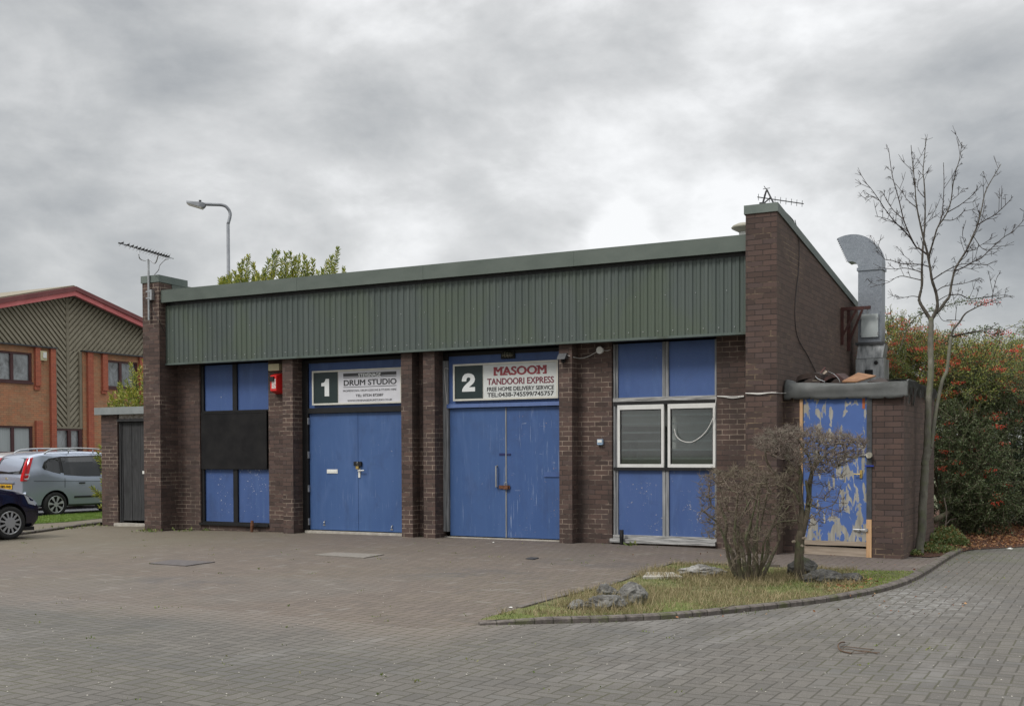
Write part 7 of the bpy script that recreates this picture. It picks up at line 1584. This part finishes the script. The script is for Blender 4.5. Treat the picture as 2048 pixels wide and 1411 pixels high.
weed('weed at the foot of the left end pier', 300, 1063, .14, .03, 60); weed('weed under the black sill', 420, 1060, .05, .04, 40); weed('weed at the foot of the brick beside the black sill', 372, 1061, .10, .02, 30); weed('weed at the kerb end beside the small brick store', 186, 1052, .15, .02, 60); weed('low leafy weed under the rotten sill', 1262, 1090, .05, .02, 30); weed('weed on the kerb below the lawn', 130, 1057, .2, .02, 60)
# low plant at the corner of the right store
lp = empty('ground_plant', 'low spreading leafy plant at the foot of the bare tree and store wall', 'plant', tuple(onG(1880, 1095))); C = []; Dv = []
for (x, y, rx, rz, k) in ((1868, 1090, .28, .16, 1100), (1893, 1084, .30, .20, 1300), (1912, 1092, .22, .15, 900), (1850, 1102, .20, .10, 420), (1880, 1104, .30, .08, 600), (1830, 1110, .14, .05, 220), (1842, 1085, .12, .12, 250)):
    c = np.array(onG(x, y)); v = unit(rng.normal(size=(k, 3))) * rng.random((k, 1)) ** .5; v[:, 2] = np.abs(v[:, 2]); C.append(c + v * np.array([rx, rx * 1.2, rz * 1.3])); Dv.append(rng.normal(size=(k, 3)) + np.array([0, 0, .7]))
C = np.concatenate(C); Dv = np.concatenate(Dv); L = .035 * rng.uniform(.6, 1.4, len(C)); leaf_mesh('leaves', C, Dv, L, L * .75, leafmat('bramble_leaves', (0.05, 0.08, 0.02), (0.11, 0.16, 0.045), (0.20, 0.25, 0.09), (0.30, 0.16, 0.06), rough=.5), lp)
# leaf litter
M_litter = leafmat('dead_leaves', (0.07, 0.03, 0.016), (0.16, 0.065, 0.035), (0.30, 0.14, 0.06), (0.50, 0.33, 0.16), rough=.8, trans=.1)
def litter(name, label, pts_fn, n, size=.035):
    P = pts_fn(n); k = len(P); C = np.concatenate([P, (gzv(P[:, 0]) + .018 + rng.random(k) * .03)[:, None]], 1); D_ = rng.normal(size=(k, 3)) * np.array([1, 1, .25]); L = size * rng.uniform(.5, 1.5, k)
    return tag(leaf_mesh(name, C, D_, L, L * .6, M_litter, fold=.15), label, 'leaves', None, 'stuff')
g1, g2 = onG(1925, 1098), onG(2048, 1090)
def pf(n): P = rng.uniform((-3.2, .8), (2.2, 9.0), (n, 2)); e = P[:, 1] - (g1.y + (P[:, 0] - g1.x) * (g2.y - g1.y) / (g2.x - g1.x)); return P[(e > -.15 + rng.normal(size=n) * .18) & (P[:, 0] > -2.75)]
litter('leaf_litter', 'brown and orange fallen leaves beyond the end of the block paved drive', pf, 17000)
litter('leaf_litter', 'dead leaves caught round the mossy rocks on the island', lambda n: np.array([tuple(onG(x, y))[:2] for x, y in zip(rng.normal(1690, 28, n), rng.normal(1170, 8, n))]), 700, .03)
litter('leaf_litter', 'few scattered dead leaves on the path and along the kerb', lambda n: np.array([tuple(onG(x, y))[:2] for x, y in zip(rng.uniform(1250, 1950, n), rng.uniform(1100, 1245, n))]), 130, .022)
# scraps: white litter, dead twig on the drive
def scrap(label, px, py, s, seed, y=None):
    rs = random.Random(seed); c = onG(px, py, .006); bm = bmesh.new(); bmesh.ops.create_icosphere(bm, subdivisions=2, radius=s)
    for v in bm.verts: v.co = Vector((v.co.x * (1 + rs.uniform(-.5, .6)), v.co.y * (.6 + rs.uniform(-.3, .3)), abs(v.co.z) * .5 * (1 + rs.uniform(-.6, .6)))) + c
    return tag(obj('paper_scrap', bm, M_whitepl), label, 'litter')
scrap('crumpled white paper at the foot of the plain brick wall', 1169, 1083, .045, 2); scrap('tiny white scrap on the paving before the second blue door', 987, 1084, .014, 3); scrap('white scrap at the edge of the drive near the leaf litter', 2020, 1097, .035, 4)
scrap('tiny white scrap on the grey paving right of the island', 1797, 1269, .010, 5); scrap('tiny white scrap on the reddish paving left of the island tip', 1022, 1214, .014, 6)
t = empty('dead_twig', 'dead curved twig with thin side shoots lying on the grey block paving', 'twig', tuple(onG(1700, 1300)))
G_ = lambda x, y, h=.012: onG(x, y, h); bm = bmesh.new()
tube(bm, smoothcurve([G_(1689, 1283, .02), G_(1682, 1283.5, .03), G_(1677, 1288, .03), G_(1677, 1294, .025), G_(1682, 1300), G_(1692, 1303), G_(1703, 1305)], 5), .006, 6)
for q in ([(1681, 1292), (1700, 1292.5), (1720, 1295), (1748, 1298)], [(1680, 1297), (1700, 1297), (1725, 1302), (1760, 1304)], [(1700, 1304), (1715, 1305), (1732, 1304.5)], [(1715, 1300), (1735, 1301), (1755, 1306)]): tube(bm, smoothcurve([G_(*p) for p in q], 4), .0028, 5)
obj('twig_wood', bm, barkmat('twig_brown', (0.055, 0.035, 0.025), (0.14, 0.095, 0.065), 20), t)
tw = onG(1450, 1216, .05); tag(obj('dead_twig', tube(bmesh.new(), [G_(1437, 1218, .04), G_(1452, 1214, .07), G_(1470, 1208, .10)], .005, 5), M_stem), 'thin dead stick in the grass near the middle of the kerb', 'twig')
# small grit and pale flecks over the paving
P = []
for _ in range(420):
    x, y = random.uniform(0, 2048), random.uniform(1095, 1405); P.append(np.array(onG(x, y, .006)))
P = np.array(P); P = P[~in_poly(P, ISLAND)]; k = len(P); s = rng.uniform(.003, .008, k)[:, None]; o4 = [np.array(v) for v in ((1, 0, 0), (0, 1, .2), (-1, .2, 0), (0, -1, .1), (0, 0, .8))]
V = np.stack([P + o * s for o in o4], 1).reshape(-1, 3); b = np.arange(k)[:, None] * 5
tag(mesh_np('grit', V, np.concatenate([b + np.array([[i, (i + 1) % 4, 4]]) for i in range(4)]), M_conc), 'pale specks of grit scattered over the paving', 'grit', None, 'stuff')

# tufts of longer grass against the rocks and stems, weeds in the paving joints
tp_ = []
for x, y, s_, k in ((1158, 1222, .14, 260), (1211, 1224, .26, 420), (1264, 1214, .24, 420), (1300, 1206, .12, 160), (1402, 1156, .34, 420), (1604, 1160, .20, 300), (1648, 1169, .28, 260), (1498, 1164, .26, 420), (1322, 1160, .2, 220)):
    c = onG(x, y); tp_.append(np.stack([rng.normal(c.x, s_, k), rng.normal(c.y - .04, s_ * .55, k)], 1))
P = np.concatenate(tp_); P = P[in_poly(P, ISLAND)]; k = len(P); B_ = np.concatenate([P, (gzv(P[:, 0]) + .03)[:, None]], 1); h_ = rng.uniform(.05, .15, k)[:, None]; a = rng.uniform(0, 6.28, k); s = np.stack([np.cos(a), np.sin(a), np.zeros(k)], 1) * .0028; l = rng.normal(size=(k, 3)) * .45; l[:, 2] = 1; l = unit(l); T_ = B_ + l * h_
V = np.stack([B_ - s, B_ + s, T_ + s * .2, T_ - s * .2], 1).reshape(-1, 3); b = np.arange(k)[:, None] * 4
tag(mesh_np('grass_tufts', V, b + np.array([[0, 1, 2, 3]]), M_straw), 'tufts of longer straw coloured grass against the rocks and shrub stems', 'grass', None, 'stuff')
C = []; 
for _ in range(150):
    x = random.uniform(0, 2048); y = random.uniform(1085, 1400) if random.random() < .5 else random.uniform(1070, 1130); c = np.array(onG(x, y, .004)); n_ = random.randint(3, 9); C.append(c + rng.normal(size=(n_, 3)) * np.array([.035, .02, .003]))
C = np.concatenate(C); C = C[~in_poly(C, ISLAND)]; n_ = len(C); L = .016 * rng.uniform(.5, 1.4, n_)
tag(leaf_mesh('joint_weeds', C, rng.normal(size=(n_, 3)) + np.array([0, 0, .6]), L, L * .6, M_grass), 'tiny weeds and moss growing in the joints of the paving', 'weeds', None, 'stuff')
